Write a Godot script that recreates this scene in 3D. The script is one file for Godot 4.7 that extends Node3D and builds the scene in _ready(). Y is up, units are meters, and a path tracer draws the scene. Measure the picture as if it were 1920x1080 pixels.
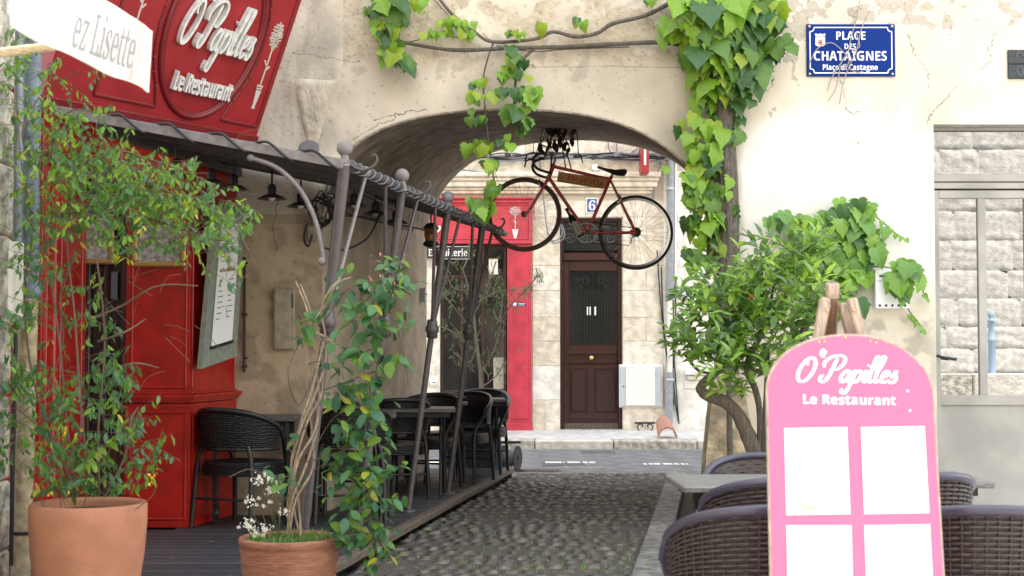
extends Node3D

const F := 2700.0      # focal length in pixels of a 1920 px wide picture
const EYE := 1.35      # camera height
const PITCH := 0.04257 # camera tilted slightly up
const DW := 10.8       # distance of the arched facade
const DR := 14.7       # distance of the rear edge of the passage
const DB := 21.9       # distance of the house across the street
const DECK := 0.13

var rng := RandomNumberGenerator.new()
var M := {}
var T := {}
var leafy := {}

# ---------------------------------------------------------------- measuring
func at(px: float, py: float, d: float) -> Vector3:
	var y := (540.0 - py) / F
	var c := cos(PITCH)
	var s := sin(PITCH)
	var k := d / (c - y * s)
	return Vector3((px - 960.0) / F * k, EYE + (y * c + s) * k, -d)

func ground(px: float, py: float, h := 0.0) -> Vector3:
	var y := (540.0 - py) / F
	var c := cos(PITCH)
	var s := sin(PITCH)
	var k := (h - EYE) / (y * c + s)
	return Vector3((px - 960.0) / F * k, h, -(c - y * s) * k)

func onplane(px: float, py: float, o: Vector3, n: Vector3) -> Vector3:
	var a := Vector3(0, EYE, 0)
	var dir := at(px, py, 1.0) - a
	return a + dir * ((o - a).dot(n) / dir.dot(n))

func rr(a: float, b: float) -> float:
	return rng.randf_range(a, b)

# ---------------------------------------------------------------- mesh helpers
func S() -> SurfaceTool:
	var st := SurfaceTool.new()
	st.begin(Mesh.PRIMITIVE_TRIANGLES)
	st.set_smooth_group(-1)
	return st

func tri(st: SurfaceTool, a: Vector3, b: Vector3, c: Vector3) -> void: # counter-clockwise seen from outside
	st.add_vertex(a); st.add_vertex(c); st.add_vertex(b)

func quad(st: SurfaceTool, a: Vector3, b: Vector3, c: Vector3, d: Vector3) -> void:
	tri(st, a, b, c); tri(st, a, c, d)

func quv(st: SurfaceTool, a: Vector3, b: Vector3, c: Vector3, d: Vector3) -> void: # a bottom left, b bottom right, c top right, d top left
	var p := [a, c, b, a, d, c]
	var u := [Vector2(0, 1), Vector2(1, 0), Vector2(1, 1), Vector2(0, 1), Vector2(0, 0), Vector2(1, 0)]
	for i in 6:
		st.set_uv(u[i]); st.add_vertex(p[i])

func box(st: SurfaceTool, t: Transform3D, size: Vector3, bev := 0.0) -> void:
	var h := size * 0.5
	var b: float = min(bev, min(h.x, min(h.y, h.z)) * 0.9)
	if b <= 0.0:
		var p := []
		for i in 8:
			p.append(t * Vector3(h.x if i & 1 else -h.x, h.y if i & 2 else -h.y, h.z if i & 4 else -h.z))
		quad(st, p[4], p[5], p[7], p[6]); quad(st, p[1], p[0], p[2], p[3])
		quad(st, p[5], p[1], p[3], p[7]); quad(st, p[0], p[4], p[6], p[2])
		quad(st, p[6], p[7], p[3], p[2]); quad(st, p[0], p[1], p[5], p[4])
		return
	var c := {}
	for i in 8:
		var sx := 1.0 if i & 1 else -1.0
		var sy := 1.0 if i & 2 else -1.0
		var sz := 1.0 if i & 4 else -1.0
		c[i] = [t * Vector3(sx * h.x, sy * (h.y - b), sz * (h.z - b)), t * Vector3(sx * (h.x - b), sy * h.y, sz * (h.z - b)), t * Vector3(sx * (h.x - b), sy * (h.y - b), sz * h.z)]
	quad(st, c[4][2], c[5][2], c[7][2], c[6][2]); quad(st, c[1][2], c[0][2], c[2][2], c[3][2])
	quad(st, c[5][0], c[1][0], c[3][0], c[7][0]); quad(st, c[0][0], c[4][0], c[6][0], c[2][0])
	quad(st, c[6][1], c[7][1], c[3][1], c[2][1]); quad(st, c[0][1], c[1][1], c[5][1], c[4][1])
	var ctr := t.origin
	for e in [[0, 1], [2, 3], [4, 5], [6, 7], [0, 2], [1, 3], [4, 6], [5, 7], [0, 4], [1, 5], [2, 6], [3, 7]]:
		var ax := 0 if e[1] - e[0] == 1 else (1 if e[1] - e[0] == 2 else 2)
		var f1 := (ax + 1) % 3
		var f2 := (ax + 2) % 3
		faceout(st, [c[e[0]][f1], c[e[1]][f1], c[e[1]][f2], c[e[0]][f2]], ctr)
	for i in 8:
		faceout(st, [c[i][0], c[i][1], c[i][2]], ctr)

func faceout(st: SurfaceTool, p: Array, ctr: Vector3) -> void:
	var n: Vector3 = (p[1] - p[0]).cross(p[2] - p[0])
	if n.dot(p[0] - ctr) < 0.0:
		p.reverse()
	tri(st, p[0], p[1], p[2])
	if p.size() == 4:
		tri(st, p[0], p[2], p[3])

func bx(st: SurfaceTool, lo: Vector3, hi: Vector3, bev := 0.0) -> void:
	box(st, Transform3D(Basis(), (lo + hi) * 0.5), (hi - lo).abs(), bev)

func bar(st: SurfaceTool, p: Vector3, q: Vector3, w: float, h: float, up := Vector3.UP, bev := 0.0) -> void:
	var z := (q - p).normalized()
	var x := up.cross(z).normalized()
	box(st, Transform3D(Basis(x, z.cross(x), z), (p + q) * 0.5), Vector3(w, h, p.distance_to(q)), bev)

func tube(st: SurfaceTool, pts: Array, r, sides := 8, caps := true, flat := 1.0) -> void:
	var n := pts.size()
	var t0: Vector3 = (pts[1] - pts[0]).normalized()
	var u := t0.cross(Vector3.UP if absf(t0.y) < 0.9 else Vector3.RIGHT).normalized()
	var rings := []
	for i in n:
		var a: Vector3 = pts[max(i - 1, 0)]
		var b: Vector3 = pts[min(i + 1, n - 1)]
		var tg := (b - a).normalized()
		u = (u - tg * u.dot(tg)).normalized()
		var v := tg.cross(u)
		var rad: float = r[i] if r is Array else r
		var ring := []
		for k in sides:
			var an := TAU * k / sides
			ring.append(pts[i] + (u * cos(an) + v * sin(an) * flat) * rad)
		rings.append(ring)
	st.set_smooth_group(1)
	for i in n - 1:
		for k in sides:
			var k2 := (k + 1) % sides
			quad(st, rings[i][k], rings[i][k2], rings[i + 1][k2], rings[i + 1][k])
	st.set_smooth_group(-1)
	if caps:
		for k in range(1, sides - 1):
			tri(st, rings[0][0], rings[0][k + 1], rings[0][k])
			tri(st, rings[n - 1][0], rings[n - 1][k], rings[n - 1][k + 1])

func lathe(st: SurfaceTool, prof: Array, segs: int, t := Transform3D(), smooth := true) -> void: # profile from bottom to top on the outside
	st.set_smooth_group(1 if smooth else -1)
	for i in prof.size() - 1:
		for k in segs:
			var a0 := TAU * k / segs
			var a1 := TAU * (k + 1) / segs
			if k == segs - 1: a1 = 0.0
			var p: Vector2 = prof[i]
			var q: Vector2 = prof[i + 1]
			var A := t * Vector3(p.x * sin(a0), p.y, p.x * cos(a0))
			var B := t * Vector3(p.x * sin(a1), p.y, p.x * cos(a1))
			var C := t * Vector3(q.x * sin(a1), q.y, q.x * cos(a1))
			var D := t * Vector3(q.x * sin(a0), q.y, q.x * cos(a0))
			if p.x > 1e-5: tri(st, A, B, C)
			if q.x > 1e-5: tri(st, A, C, D)
	st.set_smooth_group(-1)

func ball(st: SurfaceTool, c: Vector3, r: float, segs := 14) -> void:
	var p := []
	for i in 9:
		var a := -PI / 2 + PI * i / 8.0
		p.append(Vector2(r * cos(a), r * sin(a)))
	lathe(st, p, segs, Transform3D(Basis(), c))

func prism(st: SurfaceTool, poly: Array, z0: float, z1: float, t := Transform3D(), uvbox = null) -> void: # z1 > z0, front at z1
	var pp := PackedVector2Array(poly)
	if Geometry2D.is_polygon_clockwise(pp):
		pp.reverse()
	var ix := Geometry2D.triangulate_polygon(pp)
	for i in range(0, ix.size(), 3):
		var a := pp[ix[i]]
		var b := pp[ix[i + 1]]
		var c := pp[ix[i + 2]]
		if (b - a).cross(c - a) < 0.0:
			var w := b
			b = c; c = w
		for f in [[z1, [a, c, b]], [z0, [a, b, c]]]:
			for v in f[1]:
				if uvbox != null:
					st.set_uv(Vector2((v.x - uvbox.position.x) / uvbox.size.x, 1.0 - (v.y - uvbox.position.y) / uvbox.size.y))
				st.add_vertex(t * Vector3(v.x, v.y, f[0]))
	for i in pp.size():
		var a := pp[i]
		var b := pp[(i + 1) % pp.size()]
		var q := [Vector3(a.x, a.y, z0), Vector3(b.x, b.y, z0), Vector3(b.x, b.y, z1), Vector3(a.x, a.y, z1)]
		for k in [0, 2, 1, 0, 3, 2]:
			if uvbox != null:
				st.set_uv(Vector2((q[k].x - uvbox.position.x) / uvbox.size.x, 1.0 - (q[k].y - uvbox.position.y) / uvbox.size.y))
			st.add_vertex(t * q[k])

func spline(p: Array, n: int) -> Array: # Catmull-Rom through the points, n steps between two of them
	var out := []
	for i in p.size() - 1:
		var a = p[max(i - 1, 0)]
		var b = p[i]
		var c = p[i + 1]
		var d = p[min(i + 2, p.size() - 1)]
		for k in n:
			out.append(b.cubic_interpolate(c, a, d, float(k) / n))
	out.append(p[p.size() - 1])
	return out

func pxline(list: Array, n := 4) -> Array: # [[px, py, d], ...] to a smooth line
	var p := []
	for e in list:
		p.append(at(e[0], e[1], e[2]))
	return spline(p, n)

func mesh_of(st: SurfaceTool, m: Material) -> ArrayMesh:
	st.generate_normals()
	var am := st.commit()
	am.surface_set_material(0, m)
	return am

func part(called: String, st: SurfaceTool, m: Material, parent: Node3D = self) -> MeshInstance3D: # vertices are in world space
	var o := MeshInstance3D.new()
	o.name = called
	o.mesh = mesh_of(st, m)
	parent.add_child(o, true)
	o.global_transform = Transform3D()
	return o

func inst(called: String, am: Mesh, parent: Node3D, t: Transform3D) -> MeshInstance3D:
	var o := MeshInstance3D.new()
	o.name = called
	o.mesh = am
	parent.add_child(o, true)
	o.global_transform = t
	return o

func thing(called: String, label: String, category: String, where: Vector3, group := "") -> Node3D:
	var o := Node3D.new()
	o.name = called
	add_child(o, true)
	o.position = where
	tag(o, label, category, group)
	return o

func tag(o: Node, label: String, category: String, group := "") -> Node:
	o.set_meta("label", label)
	o.set_meta("category", category)
	if group != "":
		o.set_meta("group", group)
	return o

func struct(called: String, st: SurfaceTool, m: Material, label := "") -> MeshInstance3D:
	var o := part(called, st, m)
	o.set_meta("kind", "structure")
	if label != "":
		o.set_meta("label", label)
	return o

func many(called: String, am: Mesh, list: Array, parent: Node3D, cols := []) -> void:
	if list.is_empty(): return
	var mm := MultiMesh.new()
	mm.transform_format = MultiMesh.TRANSFORM_3D
	mm.mesh = am
	mm.instance_count = list.size()
	for i in list.size():
		mm.set_instance_transform(i, list[i])
	var o := MultiMeshInstance3D.new()
	o.name = called
	o.multimesh = mm
	o.set_meta("kind", "stuff")
	parent.add_child(o, true)
	o.global_transform = Transform3D()

func text(called: String, s: String, h: float, m: Material, parent: Node3D, t: Transform3D, fam := "Droid Sans", weight := 700, depth := 0.004, squeeze := 1.0) -> MeshInstance3D: # h is the height of a capital
	var f := SystemFont.new()
	f.font_names = PackedStringArray([fam])
	f.font_weight = weight
	var tm := TextMesh.new()
	tm.font = f
	tm.text = s
	tm.font_size = 64
	tm.pixel_size = h / 46.0
	tm.depth = depth
	tm.curve_step = 1.5
	tm.material = m
	return inst(called, tm, parent, t * Transform3D(Basis().scaled(Vector3(squeeze, 1, 1)), Vector3.ZERO))

# ---------------------------------------------------------------- textures and materials
func lin(r: float, g: float, b: float) -> Color:
	return Color(r, g, b).linear_to_srgb()

func noise(sd: int, freq: float, oct := 4, kind := FastNoiseLite.TYPE_SIMPLEX_SMOOTH) -> FastNoiseLite:
	var n := FastNoiseLite.new()
	n.seed = sd
	n.noise_type = kind
	n.frequency = freq
	n.fractal_octaves = oct
	return n

func ntex(key: String, n: FastNoiseLite, lo: float, hi: float, normal := 0.0, size := 512) -> Texture2D:
	var t := NoiseTexture2D.new()
	t.width = size; t.height = size
	t.seamless = true
	t.noise = n
	if normal > 0.0:
		t.as_normal_map = true
		t.bump_strength = normal
	else:
		var g := Gradient.new()
		g.offsets = PackedFloat32Array([0.25, 0.75])
		g.colors = PackedColorArray([Color(lo, lo, lo).linear_to_srgb(), Color(hi, hi, hi).linear_to_srgb()])
		t.color_ramp = g
	T[key] = t
	return t

func mat(c: Color, rough := 0.7, tex := "", scale := Vector3.ONE, bump := "", bs := 1.0, metal := 0.0) -> StandardMaterial3D:
	var m := StandardMaterial3D.new()
	m.albedo_color = c
	m.roughness = rough
	m.metallic = metal
	if tex != "" or bump != "":
		m.uv1_triplanar = true
		m.uv1_world_triplanar = true
		m.uv1_scale = scale
	if tex != "":
		m.albedo_texture = T[tex]
	if bump != "":
		m.normal_enabled = true
		m.normal_texture = T[bump]
		m.normal_scale = bs
	return m

func leafmat(c: Color, back: float, rough := 0.45, veins := "") -> StandardMaterial3D:
	var m := mat(c, rough)
	if veins != "": m.albedo_texture = T[veins]
	m.backlight_enabled = true
	var l := c.srgb_to_linear()
	var k := 1.0 / maxf(l.g, 0.01)
	m.backlight = Color(back * minf(1.0, l.r * k * 1.1), back, back * l.b * k * 0.5).linear_to_srgb()
	return m

func vein_image(ribs: Array, side: float) -> ImageTexture: # leaf coloured evenly, veins a little paler
	var im := Image.create(128, 128, false, Image.FORMAT_RGB8)
	var n := noise(55, 0.05, 3)
	for j in 128:
		for i in 128:
			var x := absf(lerpf(-0.65, 0.65, i / 127.0))
			var y := lerpf(0.15, -1.0, j / 127.0)
			var v := smoothstep(0.022, 0.006, x)
			for r in ribs:
				var d: Vector2 = r[0]
				var p := Vector2(x, y)
				var t := clampf(p.dot(d) / d.length_squared(), 0.0, 1.0)
				v = maxf(v, smoothstep(r[1], 0.004, p.distance_to(d * t)))
			var s := absf(fposmod((y + x * 0.9) * side, 1.0) - 0.5) * 2.0
			v = maxf(v, 0.45 * smoothstep(0.86, 1.0, s))
			var k := 0.78 + 0.10 * n.get_noise_2d(i, j) + 0.2 * v
			im.set_pixel(i, j, Color(k + 0.03 * v, k, k * 0.95).linear_to_srgb())
	return ImageTexture.create_from_image(im)

func make_materials() -> void:
	ntex("cloud", noise(3, 0.008, 5), 0.72, 1.0)
	ntex("blotch", noise(4, 0.012, 6), 0.45, 1.0)
	ntex("fine", noise(5, 0.09, 3), 0.7, 1.0)
	ntex("speck", noise(6, 0.22, 2), 0.5, 1.0)
	var gr := noise(7, 0.02, 4)
	gr.domain_warp_enabled = true
	ntex("grain", gr, 0.5, 1.0)
	ntex("chips", noise(12, 0.05, 5), 0.2, 0.24)
	var cg := Gradient.new()
	cg.offsets = PackedFloat32Array([0.0, 0.70, 0.74])
	cg.colors = PackedColorArray([Color(0.45, 0.45, 0.45), Color(0.5, 0.5, 0.5), Color(1, 1, 1)])
	T.chips.color_ramp = cg
	T.vein_ivy = vein_image([[Vector2(0.5, -0.1), 0.022], [Vector2(0.57, -0.48), 0.026], [Vector2(0.3, -0.6), 0.012]], 8.0)
	T.vein_oval = vein_image([], 9.0)
	ntex("n_fine", noise(8, 0.08, 4), 0, 0, 6.0)
	ntex("n_rough", noise(9, 0.03, 6), 0, 0, 14.0)
	ntex("n_soft", noise(10, 0.012, 4), 0, 0, 6.0)
	M.red = mat(lin(0.40, 0.010, 0.005), 0.34, "cloud", Vector3.ONE * 0.9, "n_soft", 0.12)
	M.red_sign = mat(lin(0.33, 0.015, 0.020), 0.42, "cloud", Vector3.ONE * 0.8, "n_soft", 0.1)  # slightly pink: the sky's sheen is mixed into the red
	M.red_trim = mat(lin(0.19, 0.010, 0.014), 0.4, "cloud", Vector3.ONE * 2)
	M.red_far = mat(lin(0.52, 0.040, 0.070), 0.4, "cloud", Vector3.ONE * 0.7)
	M.white = mat(lin(0.8, 0.8, 0.78), 0.5)
	M.white_paint = mat(lin(0.75, 0.74, 0.70), 0.55, "cloud", Vector3.ONE * 3)
	M.offwhite = mat(lin(0.6, 0.57, 0.5), 0.6, "cloud", Vector3.ONE)
	M.paper = mat(lin(0.85, 0.85, 0.84), 0.8)
	M.steel = mat(lin(0.078, 0.064, 0.062), 0.45, "cloud", Vector3.ONE * 3, "n_fine", 0.15)
	M.steel_light = mat(lin(0.23, 0.205, 0.20), 0.5, "cloud", Vector3.ONE * 3)
	M.steel_dark = mat(lin(0.10, 0.10, 0.10), 0.35, "", Vector3.ONE, "", 1.0, 0.6)
	M.black = mat(lin(0.012, 0.012, 0.013), 0.5)
	M.cable = mat(lin(0.02, 0.02, 0.022), 0.6)
	M.greycable = mat(lin(0.16, 0.17, 0.19), 0.6)
	M.wicker_black = mat(lin(0.009, 0.008, 0.009), 0.42)
	M.wicker_brown = mat(lin(0.056, 0.041, 0.040), 0.36)
	M.wicker_rim = mat(lin(0.058, 0.052, 0.080), 0.3)  # bluish because the sky's reflection is put into the rim colour
	M.table = mat(lin(0.10, 0.095, 0.09), 0.42, "grain", Vector3(1, 6, 6))
	M.table_light = mat(lin(0.24, 0.235, 0.22), 0.5, "grain", Vector3(1, 6, 6))
	M.deck = []
	for i in 4:
		var k: float = [0.8, 1.0, 1.15, 0.92][i]
		M.deck.append(mat(lin(0.050 * k, 0.050 * k, 0.054 * k), 0.55, "grain", Vector3(0.7, 8, 8), "n_fine", 0.35))
	M.deck_edge = mat(lin(0.15, 0.115, 0.085), 0.65, "grain", Vector3(6, 6, 0.8), "n_fine", 0.4)
	M.soil = mat(lin(0.05, 0.04, 0.032), 0.95, "speck", Vector3.ONE * 4, "n_rough", 1.0)
	M.bed = mat(lin(0.105, 0.093, 0.072), 0.95, "speck", Vector3.ONE * 3, "n_rough", 1.0)
	M.cobble = []
	for c in [[0.135, 0.114, 0.094], [0.17, 0.145, 0.118], [0.115, 0.104, 0.094], [0.20, 0.172, 0.14], [0.13, 0.126, 0.088]]:
		M.cobble.append(mat(lin(c[0], c[1], c[2]), 0.6, "blotch", Vector3.ONE * 3.0, "n_rough", 0.5))
	M.asphalt = mat(lin(0.19, 0.192, 0.203), 0.8, "blotch", Vector3(0.5, 0.5, 1.4), "n_fine", 0.5)
	M.patch = mat(lin(0.115, 0.115, 0.122), 0.8, "speck", Vector3.ONE * 2, "n_fine", 0.5)
	M.paving = mat(lin(0.62, 0.61, 0.59), 0.6, "cloud", Vector3.ONE * 0.8, "n_fine", 0.3)
	M.kerb = [mat(lin(0.60, 0.58, 0.54), 0.6, "cloud", Vector3.ONE * 1.2, "n_rough", 0.3), mat(lin(0.52, 0.50, 0.46), 0.6, "blotch", Vector3.ONE * 1.5, "n_rough", 0.4)]
	M.slab = [mat(lin(0.20, 0.19, 0.175), 0.7, "blotch", Vector3.ONE * 1.4, "n_rough", 0.3), mat(lin(0.25, 0.24, 0.22), 0.7, "blotch", Vector3.ONE * 1.4, "n_rough", 0.3)]
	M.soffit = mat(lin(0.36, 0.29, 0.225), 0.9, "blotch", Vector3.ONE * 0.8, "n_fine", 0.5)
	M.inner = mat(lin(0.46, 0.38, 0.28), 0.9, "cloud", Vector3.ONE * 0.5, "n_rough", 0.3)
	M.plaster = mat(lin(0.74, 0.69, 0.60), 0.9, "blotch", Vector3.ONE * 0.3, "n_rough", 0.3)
	M.back_stone = []
	for c in [[0.74, 0.68, 0.58], [0.71, 0.65, 0.54], [0.76, 0.71, 0.62], [0.67, 0.60, 0.49]]:
		M.back_stone.append(mat(lin(c[0], c[1], c[2]), 0.88, "cloud", Vector3.ONE * 1.1, "n_rough", 0.35))
	M.back_white = mat(lin(0.78, 0.76, 0.71), 0.85, "cloud", Vector3.ONE * 0.6, "n_rough", 0.2)
	M.joint = mat(lin(0.54, 0.48, 0.39), 0.95, "fine", Vector3.ONE)
	M.pale_stone = mat(lin(0.60, 0.55, 0.47), 0.9, "blotch", Vector3.ONE * 0.9, "n_rough", 0.7)
	M.far_stone = mat(lin(0.50, 0.49, 0.47), 0.92, "cloud", Vector3.ONE * 1.6, "n_rough", 0.45)
	M.guard_stone = mat(lin(0.52, 0.42, 0.27), 0.85, "blotch", Vector3.ONE * 0.8, "n_rough", 0.3)
	M.terracotta = mat(lin(0.47, 0.20, 0.11), 0.75, "cloud", Vector3.ONE * 0.9, "n_fine", 0.12)
	M.terracotta_old = mat(lin(0.40, 0.165, 0.095), 0.8, "grain", Vector3(0.8, 9, 0.8), "n_fine", 0.25)
	M.tile = mat(lin(0.48, 0.25, 0.18), 0.8, "blotch", Vector3.ONE * 5)
	M.wood_door = mat(lin(0.048, 0.011, 0.009), 0.3, "grain", Vector3(8, 1, 8), "n_fine", 0.2)
	M.wood_worn = mat(lin(0.105, 0.026, 0.021), 0.35, "chips", Vector3.ONE * 1.3, "n_fine", 0.2)
	M.wood_brown = mat(lin(0.055, 0.024, 0.017), 0.4, "grain", Vector3(8, 1, 8))
	M.door_glass = mat(lin(0.012, 0.015, 0.015), 0.12)
	M.dark_glass = mat(lin(0.014, 0.013, 0.013), 0.08)
	M.iron = mat(lin(0.016, 0.016, 0.017), 0.5)
	M.brass = mat(lin(0.62, 0.45, 0.20), 0.28, "", Vector3.ONE, "", 1.0, 1.0)
	M.chrome = mat(lin(0.6, 0.6, 0.6), 0.25, "", Vector3.ONE, "", 1.0, 1.0)
	M.gold = mat(lin(0.50, 0.32, 0.10), 0.38, "fine", Vector3.ONE * 6, "n_fine", 0.2, 0.55)
	M.green_frame = mat(lin(0.27, 0.31, 0.25), 0.55, "cloud", Vector3.ONE * 3)
	M.frame_paint = mat(lin(0.38, 0.36, 0.32), 0.5, "cloud", Vector3.ONE * 0.3, "n_soft", 0.08)
	M.frame_dark = mat(lin(0.24, 0.235, 0.22), 0.5, "cloud", Vector3.ONE * 1.5)
	M.mirror_glass = mat(lin(0.34, 0.35, 0.37), 0.025, "", Vector3.ONE, "", 1.0, 1.0)
	M.mirror_glass.roughness = 0.0
	M.blue = mat(lin(0.007, 0.034, 0.21), 0.5, "fine", Vector3.ONE * 8)
	M.blue.metallic_specular = 0.2
	M.blue_number = mat(lin(0.05, 0.10, 0.32), 0.3)
	M.slate = mat(lin(0.045, 0.05, 0.055), 0.5, "blotch", Vector3.ONE * 9, "n_rough", 0.5)
	M.slate_light = mat(lin(0.085, 0.09, 0.10), 0.5)
	M.pipe_blue = mat(lin(0.16, 0.20, 0.25), 0.45, "cloud", Vector3.ONE * 2)
	M.pipe_grey = mat(lin(0.27, 0.30, 0.33), 0.5, "cloud", Vector3.ONE * 2)
	M.pipe_beige = mat(lin(0.48, 0.39, 0.24), 0.6, "blotch", Vector3.ONE * 2)
	M.teal = mat(lin(0.04, 0.10, 0.14), 0.5, "blotch", Vector3.ONE * 3)
	M.teal_edge = mat(lin(0.12, 0.26, 0.36), 0.5, "cloud", Vector3.ONE * 3)
	M.pink = mat(lin(0.57, 0.125, 0.26), 0.42, "", Vector3.ONE * 0.5, "n_soft", 0.05)
	M.easel = mat(lin(0.52, 0.40, 0.32), 0.7, "grain", Vector3(12, 1.5, 12), "n_fine", 0.3)
	M.easel_dark = mat(lin(0.24, 0.13, 0.075), 0.7, "grain", Vector3(12, 1.5, 12), "n_fine", 0.3)
	M.mail_white = mat(lin(0.8, 0.8, 0.79), 0.4)
	M.bike_red = mat(lin(0.48, 0.014, 0.012), 0.25)
	M.bike_red.clearcoat_enabled = true
	M.bike_red.clearcoat = 0.6
	M.tyre = mat(lin(0.085, 0.045, 0.035), 0.7)
	M.rubber = mat(lin(0.018, 0.017, 0.017), 0.6)
	M.plank_sign = mat(lin(0.72, 0.31, 0.075), 0.55, "grain", Vector3(1.5, 10, 10))
	M.sign_red = mat(lin(0.32, 0.012, 0.01), 0.5)
	M.bottle = mat(lin(0.012, 0.022, 0.012), 0.12)
	M.label = mat(lin(0.42, 0.40, 0.34), 0.7, "fine", Vector3.ONE * 6)
	M.amber = mat(lin(0.45, 0.12, 0.02), 0.2)
	M.bark = mat(lin(0.17, 0.135, 0.105), 0.9, "grain", Vector3(7, 0.8, 7), "n_rough", 1.0)
	M.bark_grey = mat(lin(0.15, 0.125, 0.10), 0.9, "grain", Vector3(7, 0.8, 7), "n_rough", 1.0)
	M.bark_pale = mat(lin(0.48, 0.37, 0.27), 0.85, "grain", Vector3(9, 1.2, 9), "n_rough", 0.8)
	M.twig = mat(lin(0.12, 0.085, 0.06), 0.85)
	M.twig_green = mat(lin(0.10, 0.12, 0.04), 0.8)
	M.dead_twig = mat(lin(0.33, 0.28, 0.24), 0.9)
	M.cloth = mat(lin(0.83, 0.82, 0.79), 0.9, "fine", Vector3.ONE * 5, "n_soft", 0.3)
	M.cloth_text = mat(lin(0.26, 0.26, 0.27), 0.9)
	M.stick = mat(lin(0.62, 0.50, 0.34), 0.7, "grain", Vector3(2, 10, 10))
	M.beige_box = mat(lin(0.36, 0.30, 0.22), 0.6, "cloud", Vector3.ONE * 2)
	M.meter_grey = mat(lin(0.42, 0.46, 0.50), 0.5)
	M.meter = mat(lin(0.74, 0.72, 0.65), 0.5)
	M.flower = leafmat(lin(0.85, 0.84, 0.80), 0.5, 0.7)
	M.yellow = leafmat(lin(0.80, 0.42, 0.04), 0.5, 0.6)
	M.pinkbud = leafmat(lin(0.6, 0.2, 0.18), 0.3, 0.6)
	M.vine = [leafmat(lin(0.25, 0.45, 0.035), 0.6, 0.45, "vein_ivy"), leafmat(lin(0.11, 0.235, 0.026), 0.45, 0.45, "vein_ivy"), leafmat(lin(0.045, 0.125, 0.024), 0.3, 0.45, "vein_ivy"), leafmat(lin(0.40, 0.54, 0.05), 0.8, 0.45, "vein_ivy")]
	M.ivy = [leafmat(lin(0.23, 0.43, 0.055), 0.5, 0.4, "vein_ivy"), leafmat(lin(0.15, 0.32, 0.05), 0.45, 0.4, "vein_ivy"), leafmat(lin(0.06, 0.16, 0.035), 0.3, 0.4, "vein_ivy"), leafmat(lin(0.23, 0.39, 0.05), 0.6, 0.4, "vein_ivy")]
	M.honey = [leafmat(lin(0.075, 0.205, 0.058), 0.5, 0.45, "vein_oval"), leafmat(lin(0.042, 0.135, 0.055), 0.4, 0.45, "vein_oval"), leafmat(lin(0.16, 0.29, 0.035), 0.7, 0.45, "vein_oval"), leafmat(lin(0.36, 0.37, 0.03), 0.6, 0.45, "vein_oval")]
	M.citrus = [leafmat(lin(0.13, 0.25, 0.042), 0.45, 0.35), leafmat(lin(0.068, 0.13, 0.042), 0.3, 0.3), leafmat(lin(0.26, 0.40, 0.06), 0.6, 0.35), leafmat(lin(0.05, 0.09, 0.026), 0.25, 0.3)]
	M.jasmine = [leafmat(lin(0.075, 0.165, 0.03), 0.45), leafmat(lin(0.032, 0.088, 0.032), 0.3), leafmat(lin(0.15, 0.27, 0.03), 0.65), leafmat(lin(0.34, 0.33, 0.04), 0.6)]
	M.olive = [leafmat(lin(0.065, 0.095, 0.055), 0.2, 0.6), leafmat(lin(0.035, 0.06, 0.03), 0.2, 0.6)]
	M.dryleaf = [mat(lin(0.022, 0.014, 0.013), 0.7), mat(lin(0.05, 0.028, 0.022), 0.7)]
	M.herb = [leafmat(lin(0.06, 0.13, 0.035), 0.4), leafmat(lin(0.10, 0.17, 0.05), 0.5)]

# ---------------------------------------------------------------- the scene
func _ready() -> void:
	rng.seed = 20240611
	# camera
	var cam := Camera3D.new()
	cam.name = "camera"
	add_child(cam)
	cam.position = Vector3(0, EYE, 0)
	cam.rotation.x = PITCH
	var lens := CameraAttributesPhysical.new()
	lens.frustum_focal_length = 60.0
	lens.frustum_focus_distance = 12.5
	lens.frustum_near = 0.1
	lens.frustum_far = 400.0
	lens.exposure_aperture = 7.0
	cam.attributes = lens
	cam.fov = rad_to_deg(2.0 * atan(540.0 / F))
	cam.far = 400.0
	# sky, exposure
	var env := Environment.new()
	env.background_mode = Environment.BG_SKY
	var sky := Sky.new()
	var sm := ProceduralSkyMaterial.new()
	sm.sky_top_color = Color(0.80, 0.84, 0.90)
	sm.sky_horizon_color = Color(0.98, 0.96, 0.92)
	sm.sky_curve = 0.25
	sm.ground_bottom_color = Color(0.4, 0.38, 0.35)
	sm.ground_horizon_color = Color(0.75, 0.76, 0.76)
	sky.sky_material = sm
	env.sky = sky
	env.tonemap_mode = Environment.TONE_MAPPER_LINEAR
	env.tonemap_exposure = 4.7
	env.sdfgi_enabled = true
	env.ssao_enabled = true
	env.ssil_enabled = true
	var we := WorldEnvironment.new()
	we.name = "world"
	we.environment = env
	add_child(we)
	# sun: high, from behind the arched house, so that this side of it lies in open shade
	var sun := DirectionalLight3D.new()
	sun.name = "sun"
	sun.light_color = Color(1.0, 0.95, 0.86)
	sun.light_energy = 1.3
	sun.light_angular_distance = 0.5
	sun.shadow_enabled = true
	add_child(sun)
	sun.look_at_from_position(Vector3.ZERO, -Vector3(0.30, 1.45, -0.85))
	make_materials()
	make_leaves()
	build_ground()
	build_arched_house()
	build_back_house()
	build_surroundings()
	build_restaurant()
	build_sign()
	build_awning()
	build_deck_furniture()
	build_bicycle()
	build_right_terrace()
	build_wall_fittings()
	build_left_corner()
	build_street_things()
	build_plants()

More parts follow.
